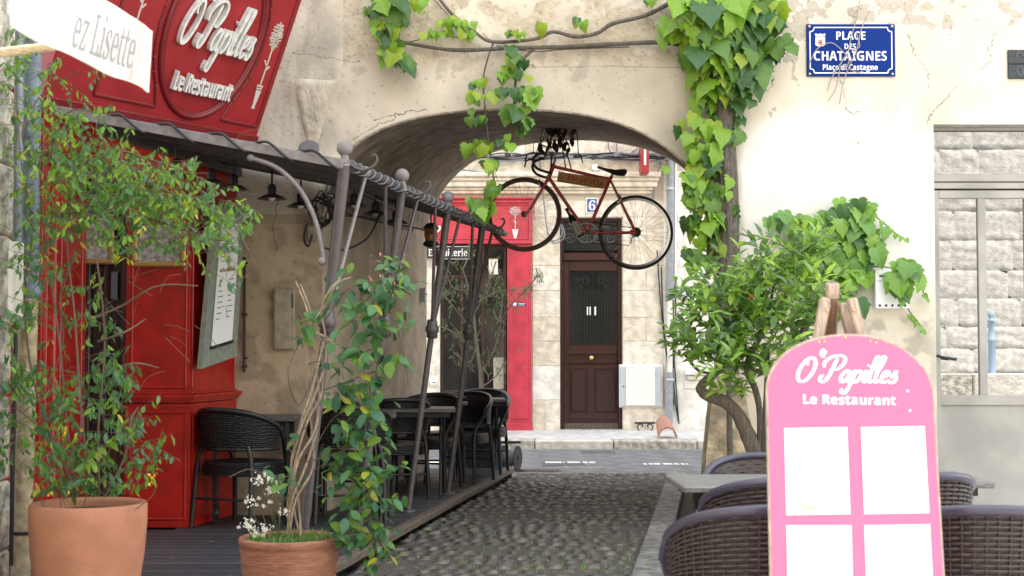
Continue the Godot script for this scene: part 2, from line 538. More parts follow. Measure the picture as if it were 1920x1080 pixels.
# ---------------------------------------------------------------- ground, street, passage floor
func cobble_mesh(sd: int, m: Material) -> ArrayMesh:
	var st := S()
	var n := noise(sd, 0.9, 2)
	var g := []
	for j in 5:
		var row := []
		for i in 5:
			var u: float = [-1.0, -0.80, 0.0, 0.80, 1.0][i]
			var v: float = [-1.0, -0.80, 0.0, 0.80, 1.0][j]
			var e := 1.0 - pow(maxf(absf(u), absf(v)), 9.0)
			var c := 1.0 - 0.07 * u * u * v * v
			row.append(Vector3(u * 0.5 * c + n.get_noise_2d(i * 3.0, j * 3.0) * 0.03, -0.055 + 0.05 * e + 0.005 * (1.0 - 0.5 * (u * u + v * v)) + n.get_noise_2d(i * 2.0 + 9.0, j * 2.0) * 0.010, v * 0.5 * c + n.get_noise_2d(i * 3.0, j * 3.0 + 50.0) * 0.05))
		g.append(row)
	st.set_smooth_group(1)
	for j in 4:
		for i in 4:
			quad(st, g[j + 1][i], g[j + 1][i + 1], g[j][i + 1], g[j][i])
	return mesh_of(st, m)

func build_ground() -> void:
	var st := S()
	bx(st, Vector3(-60, -0.3, -60), Vector3(60, -0.002, 40))
	struct("ground", st, mat(lin(0.30, 0.28, 0.25), 0.85, "blotch", Vector3.ONE * 0.5, "n_rough", 0.4))
	st = S()
	bx(st, Vector3(-25, -0.1, -19.6), Vector3(25, 0.004, -15.35))
	var street := struct("street", st, M.asphalt)
	st = S()
	bx(st, Vector3(0.35, 0.0, -17.3), Vector3(0.85, 0.007, -16.7))
	bx(st, Vector3(0.9, 0.0, -19.2), Vector3(1.35, 0.007, -18.7))
	part("asphalt_patch", st, M.patch, street)
	st = S()
	var lp := ground(1095, 877)
	bx(st, lp + Vector3(-0.24, -0.01, -0.17), lp + Vector3(0.22, 0.0065, 0.15))
	bx(st, Vector3(-3.0, 0.0, -19.46), Vector3(6.0, 0.0068, -19.28))
	part("pale_patch", st, M.slab[1], street)
	for e in [[1022, 1120, 868], [1205, 1292, 871]]:
		st = S()
		var a := ground(e[0], e[2] - 1.5)
		var b := ground(e[1], e[2] + 1.5)
		var n := noise(e[0], 5.0, 2)
		for i in 40:
			var x0 := lerpf(a.x, b.x, i / 40.0)
			var x1 := lerpf(a.x, b.x, (i + 1) / 40.0)
			if n.get_noise_1d(i * 0.31 + 40.0) > 0.22: continue
			var w := 0.5 + 0.8 * n.get_noise_1d(i * 0.45)
			bx(st, Vector3(x0, 0.0, a.z + 0.02 * w), Vector3(x1, 0.0085, b.z - 0.05 * (1.0 - w)))
		part("road_marking", st, M.white_paint, street)
	st = S()
	var dc := ground(1015, 883)
	bx(st, dc + Vector3(-0.22, -0.004, -0.16), dc + Vector3(0.22, 0.010, 0.16), 0.004)
	for i in 8:
		bx(st, dc + Vector3(-0.19 + i * 0.05, 0.0, -0.13), dc + Vector3(-0.165 + i * 0.05, 0.014, 0.13), 0.003)
	part("drain_cover", st, mat(lin(0.09, 0.06, 0.05), 0.6, "blotch", Vector3.ONE * 4), street)
	# far pavement with its kerb stones
	st = S()
	bx(st, Vector3(-25, -0.1, -22.2), Vector3(25, 0.126, -19.86))
	var pave := struct("far_pavement", st, M.paving)
	var x := -6.0
	while x < 7.0:
		var w := rr(0.85, 1.25)
		st = S()
		var top := 0.13 + rr(-0.004, 0.004)
		bx(st, Vector3(x, -0.05, -19.86), Vector3(x + w - 0.012, top, -19.52 + rr(-0.008, 0.008)), 0.022)
		part("kerb_stone", st, M.kerb[rng.randi() % 2], pave)
		x += w
	# cobbled passage
	st = S()
	var L := [Vector3(-1.15, 0, -7.2), Vector3(0.52, 0, -7.2), Vector3(1.66, 0, -15.36), Vector3(0.06, 0, -15.36)]
	quad(st, L[0] + Vector3.UP * 0.027, L[1] + Vector3.UP * 0.027, L[2] + Vector3.UP * 0.027, L[3] + Vector3.UP * 0.027)
	var bed := struct("cobbled_passage", st, M.bed)
	var cm := []
	for i in 8:
		cm.append(cobble_mesh(40 + i, M.cobble[i % 5]))
	var d := 8.1
	var count := 0
	var far := [[], [], [], [], [], [], [], []]
	var wob := noise(77, 0.6, 2)
	while d < 15.3:
		var deep := rr(0.17, 0.23)
		var xl := -0.86 + (d - 9.2) * 0.15 - 0.05
		var xr := 0.69 + (d - 8.58) * 0.14
		var xx := xl + rr(0.0, 0.06)
		while xx < xr:
			var w := rr(0.075, 0.125)
			var t := Transform3D(Basis(Vector3.UP, rr(-0.09, 0.09)) * Basis(Vector3.RIGHT, rr(-0.05, 0.05)) * Basis(Vector3.BACK, rr(-0.05, 0.05)), Vector3(xx + w * 0.5, 0.040 + rr(-0.006, 0.004) + wob.get_noise_2d(xx, d) * 0.012, -d - deep * 0.5 + wob.get_noise_2d(xx * 2.0, d) * 0.06))
			t.basis = t.basis * Basis.from_scale(Vector3(w - 0.004, 1, deep - 0.008))
			var k := rng.randi() % 8
			if count < 296:
				inst("cobble", cm[k], bed, t)
			else:
				far[k].append(t)
			count += 1
			xx += w + 0.004
		d += deep + 0.006
	for k in 8:
		many("far_cobbles", cm[k], far[k], bed)
	# gutter of smooth slabs and the pale pavement edge beside the cobbles
	st = S()
	quad(st, Vector3(0.45, 0.001, -7.0), Vector3(1.2, 0.001, -7.0), Vector3(2.2, 0.001, -15.3), Vector3(1.5, 0.001, -15.3))
	var gut := struct("gutter", st, M.bed)
	d = 7.3
	while d < 15.2:
		var len := rr(0.5, 0.85)
		var xa := 0.71 + (d - 8.58) * 0.14
		st = S()
		var dir := Vector3(0.14, 0, -1).normalized()
		var p := Vector3(xa + 0.10, 0.028, -d)
		bar(st, p, p + dir * (len - 0.012), 0.19, 0.05, Vector3.UP, 0.008)
		part("gutter_slab", st, M.slab[rng.randi() % 2], gut)
		d += len
	st = S()
	prism(st, [Vector2(0.80, 7.0), Vector2(7.0, 7.0), Vector2(7.0, 10.79), Vector2(1.48, 10.79)], -0.09, 0.0, Transform3D(Basis(Vector3(1, 0, 0), Vector3(0, 0, -1), Vector3(0, 1, 0)), Vector3(0, 0.022, 0)))
	quad(st, Vector3(0.80, 0.02, -7.0), Vector3(7, 0.02, -7.0), Vector3(7, 0.02, -2.0), Vector3(0.1, 0.02, -2.0))
	var side := struct("terrace_pavement", st, M.paving)
	d = 7.2
	while d < 10.6:
		var len := rr(0.7, 1.0)
		if d + len > 10.75: len = 10.75 - d
		var p := Vector3(0.90 + (d - 8.58) * 0.14 + 0.09, -0.005, -d)
		st = S()
		bar(st, p, p + Vector3(0.14, 0, -1).normalized() * (len - 0.01), 0.2, 0.11, Vector3.UP, 0.012)
		part("kerb_stone", st, M.kerb[rng.randi() % 2], side)
		d += len
	# moss and grass in the joints
	var gm := leaf_mesh("blade", M.herb[1])
	var tufts := []
	for i in 420:
		var py := 1085.0 - pow(rng.randf(), 1.6) * 120.0
		var px := clampf(rng.randfn(1110.0 if i % 3 else 900.0, 110.0), 690.0, 1215.0)
		var g := ground(px, py)
		var s := rr(0.015, 0.045)
		tufts.append(Transform3D(Basis(Vector3.UP, rr(0, TAU)) * Basis(Vector3.RIGHT, PI + rr(-0.7, 0.7)) * Basis.from_scale(Vector3(s, s, s)), g + Vector3(0, 0.028, 0)))
	for i in 60:
		var dd := rr(8.6, 14.5)
		var s := rr(0.02, 0.05)
		tufts.append(Transform3D(Basis(Vector3.UP, rr(0, TAU)) * Basis(Vector3.RIGHT, PI + rr(-0.7, 0.7)) * Basis.from_scale(Vector3(s, s, s)), Vector3(-0.80 + (dd - 9.2) * 0.15 + rr(0, 0.06), 0.02, -dd)))
	var tuft := MultiMesh.new()
	tuft.transform_format = MultiMesh.TRANSFORM_3D
	tuft.mesh = gm
	tuft.instance_count = tufts.size()
	for i in tufts.size():
		tuft.set_instance_transform(i, tufts[i])
	var gr := MultiMeshInstance3D.new()
	gr.name = "grass"
	gr.multimesh = tuft
	gr.set_meta("kind", "stuff")
	add_child(gr)
	tag(gr, "tiny tufts of grass and moss between the cobbles", "grass")

# ---------------------------------------------------------------- the house with the archway
const FX := -2.8
const FW := 8.4
const FH := 4.7

func paint_facade() -> StandardMaterial3D:
	var W := 1512
	var H := 846
	var im1 := noise(21, 0.004, 5).get_image(W, H).get_data()
	var im2 := noise(22, 0.016, 6).get_image(W, H).get_data()
	var im3 := noise(23, 0.09, 4).get_image(W, H).get_data()
	var im4 := noise(24, 0.035, 5).get_image(W, H).get_data()
	var col := PackedByteArray()
	col.resize(W * H * 3)
	var hgt := PackedByteArray()
	hgt.resize(W * H)
	var lut := PackedByteArray()
	lut.resize(1025)
	for i in 1025:
		lut[i] = int(Color(i / 1024.0, 0, 0).linear_to_srgb().r * 255.0)
	var i := 0
	for r in H:
		var y := FH * (1.0 - float(r) / H)
		var py := 655.0 - (y - EYE) * 250.0
		for c in W:
			var x := FX + FW * c / W
			var px := 960.0 + x * 250.0
			var a := im1[i] / 255.0
			var b := im2[i] / 255.0
			var f := im3[i] / 255.0
			var e := im4[i] / 255.0
			var right := smoothstep(1380.0, 1400.0, px + (b - 0.5) * 10.0)
			var low := smoothstep(170.0, 290.0, py + (a - 0.5) * 200.0) * right
			low *= smoothstep(420.0, 150.0, Vector2(px - 1560.0, (py - 330.0) * 1.3).length())
			var R := 0.57 + 0.09 * right + 0.12 * low  # paler paint at right, with strong light painted in as a whiter round patch
			var G := 0.495 + 0.095 * right + 0.155 * low
			var B := 0.385 + 0.085 * right + 0.20 * low
			# washes of old paint
			var k := 0.78 + 0.42 * a * (1.0 - right * 0.6) + 0.1 * right
			k *= 0.90 + 0.20 * b
			var rough := 0.10
			# coarse render above the string course
			if right < 0.5 and px > 640.0:
				var up := smoothstep(120.0, 96.0, py + (b - 0.5) * 30.0) * smoothstep(0.60, 0.52, b * 0.6 + a * 0.4 + 0.10 * smoothstep(140.0, 30.0, absf(px - 990.0)))
				R = lerpf(R, 0.50, up); G = lerpf(G, 0.415, up); B = lerpf(B, 0.30, up)
				rough = lerpf(rough, 1.0, up)
				k = lerpf(k, 0.78 + 0.4 * e, up)
				if absf(py - 122.0 - (a - 0.5) * 6.0) < 1.2 and px > 950.0 and px < 1290.0: k *= 0.72
				var st := smoothstep(0.54, 0.70, e * 0.5 + b * 0.5) * smoothstep(200.0, 140.0, py)
				k *= 1.0 - 0.25 * st
			# grey weathered part at the corner by the sign
			if px < 700.0 and py < 420.0:
				var gz := smoothstep(680.0, 560.0, px + (b - 0.5) * 120.0) * 0.75
				R = lerpf(R, 0.43, gz); G = lerpf(G, 0.39, gz); B = lerpf(B, 0.32, gz)
				rough = lerpf(rough, 0.7, gz)
				k *= 1.0 - 0.30 * gz * smoothstep(0.45, 0.62, im2[(r / 5) * W + c] / 255.0)
			if py > 400.0 and px < 640.0:  # stained brown wall; the awning's shade is also darkened into its colour
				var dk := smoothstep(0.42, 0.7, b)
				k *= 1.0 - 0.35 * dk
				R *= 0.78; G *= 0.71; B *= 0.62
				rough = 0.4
			# places where the paint has come off
			var bias := -0.25
			if right > 0.5:
				bias = 0.06 - 0.30 * smoothstep(30.0, 90.0, py) - 0.12 * smoothstep(1800.0, 1850.0, px)
				bias = maxf(bias, 0.16 - 0.004 * absf(px - 1490.0) - 0.0022 * maxf(0.0, py - 40.0))
				bias = maxf(bias, -0.05 - 0.005 * absf(px - 1450.0) - 0.0012 * absf(py - 215.0))
			var peel := smoothstep(0.545, 0.565, e * 0.55 + b * 0.45 + bias)
			R = lerpf(R, 0.47, peel); G = lerpf(G, 0.41, peel); B = lerpf(B, 0.325, peel)
			rough = lerpf(rough, 1.0, peel)
			var hh := 0.62 + 0.12 * (a - 0.5) + rough * (f * 0.4 + e * 0.25 - 0.32) - 0.16 * peel
			# damp under the letter box and near the ground
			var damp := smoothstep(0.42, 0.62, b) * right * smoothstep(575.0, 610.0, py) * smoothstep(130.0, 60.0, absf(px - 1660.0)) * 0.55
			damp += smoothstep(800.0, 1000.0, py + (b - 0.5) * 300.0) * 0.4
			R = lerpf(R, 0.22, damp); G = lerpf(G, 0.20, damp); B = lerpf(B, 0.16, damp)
			# pits
			if f > 0.745 and rough > 0.45:
				k *= 0.72; hh -= 0.2
			if f < 0.27 and e < 0.40 and right < 0.5:
				k *= 0.75
			R *= k; G *= k; B *= k
			col[i * 3] = lut[int(clampf(R, 0.0, 1.0) * 1024.0)]
			col[i * 3 + 1] = lut[int(clampf(G, 0.0, 1.0) * 1024.0)]
			col[i * 3 + 2] = lut[int(clampf(B, 0.0, 1.0) * 1024.0)]
			hgt[i] = int(clampf(hh, 0.0, 1.0) * 255.0)
			i += 1
	var ci := Image.create_from_data(W, H, false, Image.FORMAT_RGB8, col)
	var hi := Image.create_from_data(W, H, false, Image.FORMAT_L8, hgt)
	# cracks
	var wn := noise(31, 0.05, 3)
	for line in [[[1925, 28], [1880, 55], [1862, 85], [1866, 108], [1845, 125], [1808, 152], [1780, 180], [1752, 208], [1744, 228]], [[1704, 0], [1712, 60], [1718, 92], [1742, 125], [1746, 160], [1745, 222]], [[1588, 165], [1590, 200], [1612, 208], [1690, 205]], [[545, 96], [600, 104], [672, 111]], [[700, 225], [735, 215], [760, 208], [800, 205]], [[660, 262], [700, 238], [740, 216]], [[905, 60], [960, 95], [1000, 120]], [[1440, 170], [1452, 155], [1450, 140]], [[520, 380], [512, 420], [516, 470]], [[600, 150], [585, 190], [575, 230]]]:
		var pts := []
		for p in line: pts.append(Vector2(p[0], p[1]))
		var sp := spline(pts, 30)
		for q in sp.size():
			var p: Vector2 = sp[q] + Vector2(wn.get_noise_1d(q * 1.0), wn.get_noise_1d(q * 1.0 + 500.0)) * 6.0
			var u := int(((p.x - 960.0) / 250.0 - FX) / FW * W)
			var v := int((1.0 - ((655.0 - p.y) / 250.0 + EYE) / FH) * H)
			if u < 1 or v < 1 or u >= W - 1 or v >= H - 1: continue
			var o := ci.get_pixel(u, v)
			ci.set_pixel(u, v, o.darkened((0.22 if p.x > 1400.0 else 0.4) + 0.2 * wn.get_noise_1d(q * 0.3)))
			hi.set_pixel(u, v, Color(0.45, 0.45, 0.45))
			if wn.get_noise_1d(q * 0.2 + 90.0) > 0.15:
				ci.set_pixel(u + 1, v, ci.get_pixel(u + 1, v).darkened(0.2))
	var m := StandardMaterial3D.new()
	m.albedo_texture = ImageTexture.create_from_image(ci)
	m.roughness = 0.92
	m.heightmap_enabled = true
	m.heightmap_texture = ImageTexture.create_from_image(hi)
	m.heightmap_scale = 1.6
	return m

func arch_curve(list: Array, d: float) -> Array:
	var p := []
	for e in list:
		p.append(at(e[0], e[1], d))
	return spline(p, 4)

func build_arched_house() -> void:
	var house := thing("arched_house", "cream plastered house with a wide low archway through it", "house", Vector3(2, 0, -DW))
	var fr := arch_curve([[605, 400], [609, 368], [622, 328], [645, 292], [680, 262], [730, 237], [800, 218], [880, 208.5], [960, 206], [1040, 209], [1100, 217], [1160, 232], [1215, 256], [1262, 288], [1300, 325], [1325, 365], [1338, 410]], DW)
	var bk := arch_curve([[800, 445], [804, 420], [814, 390], [832, 355], [858, 325], [892, 300], [935, 282], [995, 269], [1060, 263], [1125, 264], [1180, 272], [1232, 287], [1275, 310], [1305, 340], [1326, 372], [1337, 405], [1341, 440]], DR)
	var jl: float = fr[0].x
	var jr: float = fr[fr.size() - 1].x
	var d0 := at(1750, 233, DW)
	var dx1 := 5.55
	var poly := [Vector2(FX, 0), Vector2(jl, 0)]
	for p in fr: poly.append(Vector2(p.x, p.y))
	poly.append_array([Vector2(jr, 0), Vector2(d0.x, 0), Vector2(d0.x, d0.y), Vector2(dx1, d0.y), Vector2(dx1, 0), Vector2(9, 0), Vector2(9, 12), Vector2(FX, 12)])
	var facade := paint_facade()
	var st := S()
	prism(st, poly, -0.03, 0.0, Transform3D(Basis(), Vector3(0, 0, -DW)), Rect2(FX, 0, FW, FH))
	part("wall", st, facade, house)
	# vault and sides of the passage
	var n := fr.size()
	var rings := []
	for k in 9:
		var row := []
		var f := k / 8.0
		row.append(Vector3(lerpf(jl, bk[0].x, f), 0, lerpf(-DW, -DR, f)))
		for i in n: row.append(fr[i].lerp(bk[i], f))
		row.append(Vector3(lerpf(jr, bk[n - 1].x, f), 0, lerpf(-DW, -DR, f)))
		rings.append(row)
	var sv := S()
	var sl := S()
	var srr := S()
	for s in [sv, sl, srr]: s.set_smooth_group(1)
	for k in 8:
		for i in n + 1:
			var s: SurfaceTool = sl if i < 3 else (srr if i > n - 3 else sv)
			quad(s, rings[k][i + 1], rings[k + 1][i + 1], rings[k + 1][i], rings[k][i])
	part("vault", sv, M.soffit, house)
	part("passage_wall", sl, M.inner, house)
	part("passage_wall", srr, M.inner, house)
	# worn arris of the arch: a thin band of mortar along the edge
	st = S()
	var edge := []
	for i in n: edge.append(fr[i] + Vector3(0, 0, 0.004))
	tube(st, edge, 0.011, 6)
	part("arch_edge", st, mat(lin(0.36, 0.30, 0.23), 0.95, "blotch", Vector3.ONE * 2, "n_rough", 0.8), house)
	# rear wall
	st = S()
	var rp := [Vector2(-9, 0), Vector2(bk[0].x, 0)]
	for p in bk: rp.append(Vector2(p.x, p.y))
	rp.append_array([Vector2(bk[n - 1].x, 0), Vector2(9, 0), Vector2(9, 8), Vector2(-9, 8)])
	prism(st, rp, -0.03, 0.0, Transform3D(Basis(), Vector3(0, 0, -DR)))
	bx(st, Vector3(8.97, 0, -DR), Vector3(9.0, 8, -DW - 0.031))
	part("rear_wall", st, M.plaster, house)
	st = S()
	slab_into(st, [Vector3(-9.2, 12.0, -DW + 0.25), Vector3(9.2, 12.0, -DW + 0.25), Vector3(9.2, 7.95, -DR - 0.25), Vector3(-9.2, 7.95, -DR - 0.25)], 0, 0, 1, 1, 0.18, 0.0)
	part("roof", st, M.tile, house)
	# worn stone console left of the arch: broad above, running out to a tip below
	st = S()
	st.set_smooth_group(1)
	var cn := noise(91, 1.3, 3)
	var rows := []
	for j in 15:
		var v := j / 14.0
		var l := at(lerpf(550, 576, pow(v, 1.5)), lerpf(146, 268, v), DW)
		var r := at(lerpf(636, 598, pow(v, 0.9)), lerpf(150, 268, v), DW)
		var row := []
		for i in 11:
			var u := i / 10.0
			var brim := smoothstep(0.0, 0.22, minf(u, 1.0 - u)) * smoothstep(0.0, 0.08, v)
			var p := l.lerp(r, u)
			var out := 0.085 * pow(1.0 - v, 0.7) * (0.15 + 0.85 * brim) + 0.02 * cn.get_noise_2d(u * 5.0, v * 3.0) * (1.0 - v)
			row.append(p + Vector3(0, 0, maxf(out, 0.002)) if i > 0 and i < 10 and j > 0 else p + Vector3(0, 0, -0.01))
		rows.append(row)
	for j in 14:
		for i in 10:
			quad(st, rows[j + 1][i], rows[j + 1][i + 1], rows[j][i + 1], rows[j][i])
	part("console", st, mat(lin(0.52, 0.46, 0.36), 0.92, "cloud", Vector3(1.2, 0.5, 1.2), "n_rough", 0.5), house)
	# guard stone at the right foot of the arch
	st = S()
	var g0 := [at(1336, 700, 10.7), at(1392, 700, 10.7)]
	var gx0: float = g0[0].x
	var gx1: float = g0[1].x
	prism(st, [Vector2(gx0 - 0.10, 0), Vector2(gx1 + 0.22, 0), Vector2(gx1 + 0.06, 0.75), Vector2(gx1 - 0.01, g0[0].y - 0.03), Vector2(gx1 - 0.06, g0[0].y), Vector2(gx0 + 0.03, g0[0].y), Vector2(gx0, g0[0].y - 0.06), Vector2(gx0 - 0.055, 0.6)], -0.16, 0.06, Transform3D(Basis(), Vector3(0, 0, -10.7)))
	part("guard_stone", st, M.guard_stone, house)
	build_glazed_door(house, d0, dx1)

func build_glazed_door(house: Node3D, d0: Vector3, dx1: float) -> void:
	var z := -DW - 0.17
	var st := S()
	bx(st, Vector3(d0.x - 0.2, 0, -DW - 0.4), Vector3(d0.x, d0.y, -DW - 0.031))
	bx(st, Vector3(d0.x - 0.2, d0.y, -DW - 0.4), Vector3(dx1 + 0.2, d0.y + 0.2, -DW - 0.031))
	bx(st, Vector3(dx1, 0, -DW - 0.4), Vector3(dx1 + 0.2, d0.y, -DW - 0.031))
	part("door_reveal", st, M.offwhite, house)
	var X := func(px: float) -> float: return at(px, 600, -z).x
	var Y := func(py: float) -> float: return at(1800, py, -z).y
	st = S()
	var top: float = Y.call(244)
	bx(st, Vector3(d0.x, top - 0.005, z - 0.06), Vector3(dx1, d0.y, z + 0.03), 0.004)
	bx(st, Vector3(d0.x, Y.call(341), z - 0.06), Vector3(dx1, Y.call(327), z + 0.02), 0.005)
	bx(st, Vector3(d0.x, Y.call(354), z - 0.06), Vector3(dx1, Y.call(341) - 0.006, z + 0.012), 0.004)
	bx(st, Vector3(d0.x, 0.085, z - 0.06), Vector3(d0.x + 0.03, Y.call(244), z + 0.015), 0.004)
	part("door_frame", st, M.frame_paint, house)
	st = S()
	bx(st, Vector3(d0.x + 0.03, Y.call(327) + 0.001, z - 0.03), Vector3(dx1, Y.call(246), z - 0.022))
	part("transom_pane", st, M.mirror_glass, house)
	# the door leaf: stiles, rails, panes, panel
	var cols := [1763.0, 1836.0, 1851.0, 1924.0, 1940.0, 2013.0]
	st = S()
	bx(st, Vector3(d0.x + 0.034, 0.10, z - 0.05), Vector3(X.call(1763), Y.call(357), z + 0.005), 0.004)
	bx(st, Vector3(X.call(1763), Y.call(372), z - 0.05), Vector3(dx1 - 0.4, Y.call(357), z + 0.003), 0.004)
	bx(st, Vector3(X.call(1763), Y.call(760), z - 0.05), Vector3(dx1 - 0.4, Y.call(741), z + 0.003), 0.004)
	bx(st, Vector3(X.call(1836), Y.call(741), z - 0.05), Vector3(X.call(1851), Y.call(372), z + 0.001), 0.004)
	bx(st, Vector3(X.call(1924), Y.call(741), z - 0.05), Vector3(X.call(1940), Y.call(372), z + 0.001), 0.004)
	bx(st, Vector3(X.call(2013), 0.1, z - 0.05), Vector3(dx1, Y.call(357), z + 0.004), 0.004)
	var leaf := part("door", st, M.frame_paint, house)
	for k in 3:
		st = S()
		bx(st, Vector3(X.call(cols[k * 2]) - 0.004, Y.call(741) - 0.004, z - 0.03), Vector3(X.call(cols[k * 2 + 1]) + 0.004, Y.call(372) + 0.004, z - 0.022))
		part("pane", st, M.mirror_glass, leaf)
	st = S()
	bx(st, Vector3(X.call(1763), 0.10, z - 0.045), Vector3(X.call(2013), Y.call(760) + 0.002, z - 0.014), 0.003)
	part("door_panel", st, M.frame_paint, leaf)
	st = S()
	var h := at(1757, 670, -z - 0.04)
	tube(st, [h + Vector3(-0.03, 0.012, 0), h + Vector3(0.0, 0.01, 0.03), h + Vector3(0.03, 0.0, 0.04), h + Vector3(0.135, -0.015, 0.04)], 0.011, 8)
	part("handle", st, M.black, leaf)
	st = S()
	var lk := at(1750, 703, -z)
	box(st, Transform3D(Basis(), lk + Vector3(0.0, 0, 0.015)), Vector3(0.035, 0.11, 0.02), 0.004)
	part("lock_plate", st, M.steel_light, leaf)
	st = S()
	ball(st, lk + Vector3(0.002, -0.005, 0.025), 0.012)
	part("lock_barrel", st, M.brass, leaf)

# ---------------------------------------------------------------- the house across the street
func build_back_house() -> void:
	var h := thing("street_house", "pale stone house across the street with the brown door and red shopfront", "house", Vector3(0.9, 0, -DB))
	var B := func(px: float, py: float) -> Vector3: return at(px, py, DB)
	var st := S()
	# wall behind the stones, with a hole for the door
	var a: Vector3 = B.call(1050, 408)
	var b: Vector3 = B.call(1168, 806)
	var s0: Vector3 = B.call(800, 455)
	var s1: Vector3 = B.call(952, 822)
	prism(st, [Vector2(-12, 0), Vector2(s0.x - 0.9, 0), Vector2(s0.x - 0.9, s0.y), Vector2(s1.x, s0.y), Vector2(s1.x, 0), Vector2(a.x, 0), Vector2(a.x, a.y), Vector2(b.x, a.y), Vector2(b.x, 0), Vector2(12, 0), Vector2(12, 7), Vector2(6.4, 7), Vector2(6.4, 16), Vector2(0.9, 16), Vector2(0.9, 7), Vector2(-12, 7)], -0.3, -0.012, Transform3D(Basis(), Vector3(0, 0, -DB)))  # outline includes an unseen tall block added to shade the passage
	var wall := part("wall", st, M.joint, h)
	# stones of the facade, course by course
	var courses := [[262, 323], [376, 407], [407, 452], [452, 498], [498, 545], [545, 595], [595, 640], [640, 686], [686, 750], [750, 818]]
	for ci in courses.size():
		var c: Array = courses[ci]
		var xs := []
		if c[0] < 300:
			xs = [820, 905, 985, 1062, 1150, 1240, 1330]
		elif c[0] < 400:
			xs = [1001, 1052, 1098, 1168, 1205, 1246]
		else:
			xs = [998, 1050] if ci % 2 == 0 else [998, 1022 if ci % 4 == 1 else 1050, 1050]
			if xs[1] == xs[2 if xs.size() > 2 else 0]: xs = [998, 1050]
		for side in 2:
			if side == 1 and c[0] >= 400:
				xs = [1168, 1246] if ci % 2 else [1168, 1212, 1246]
			elif side == 1:
				continue
			for i in xs.size() - 1:
				var p: Vector3 = B.call(xs[i] + 0.25, c[1] - 0.25)
				var q: Vector3 = B.call(xs[i + 1] - 0.25, c[0] + 0.25)
				st = S()
				bx(st, Vector3(p.x, p.y, -DB - 0.05), Vector3(q.x, q.y, -DB + rr(-0.003, 0.006)), 0.006)
				var mm: Material = M.back_stone[rng.randi() % 4]
				if c[0] == 686 and side == 0: mm = M.back_white
				part("stone", st, mm, wall)
	# white rendered strip at the right, by the downpipe
	st = S()
	var w0: Vector3 = B.call(1246, 820)
	var w1: Vector3 = B.call(1400, 322)
	bx(st, Vector3(w0.x + 0.002, 0.12, -DB - 0.05), Vector3(w1.x, w1.y, -DB + 0.02), 0.01)
	part("render_strip", st, M.back_white, h)
	# cornice: stepped mouldings
	var c0: Vector3 = B.call(830, 350)
	var c1: Vector3 = B.call(1222, 350)
	for e in [[325, 334, 0.20], [334, 341, 0.155], [341, 352, 0.12], [352, 358, 0.075], [358, 364, 0.05]]:
		st = S()
		var yt: float = B.call(1000, e[0]).y
		var yb: float = B.call(1000, e[1]).y
		bx(st, Vector3(c0.x - 3.0, yb + 0.001, -DB - 0.02), Vector3(c1.x + e[2] * 0.6, yt, -DB + e[2]), 0.014)
		part("cornice", st, M.back_stone[0 if e[2] > 0.1 else 1], h)
	st = S()
	var ab: Vector3 = B.call(1000, 262)
	bx(st, Vector3(-12, ab.y, -DB - 0.3), Vector3(12, 7.0, -DB + 0.0))
	bx(st, Vector3(0.9, 7.01, -DB - 0.29), Vector3(6.4, 16.0, -DB + 0.0))  # unseen tall block, added to keep the sun off the passage cobbles
	part("upper_wall_and_sun_block", st, M.back_stone[0], h)
	st = S()
	bx(st, Vector3(0.7, 16.0, -DB - 4), Vector3(6.6, 16.2, -DB + 0.3))  # top of the added sun block
	bx(st, Vector3(-12.3, 7.0, -DB - 4), Vector3(0.69, 7.2, -DB + 0.3))
	bx(st, Vector3(6.61, 7.0, -DB - 4), Vector3(12.3, 7.2, -DB + 0.3))
	part("roof", st, M.tile, h)
	build_back_door(h, B, a, b)
	build_red_shop(B, s0, s1)

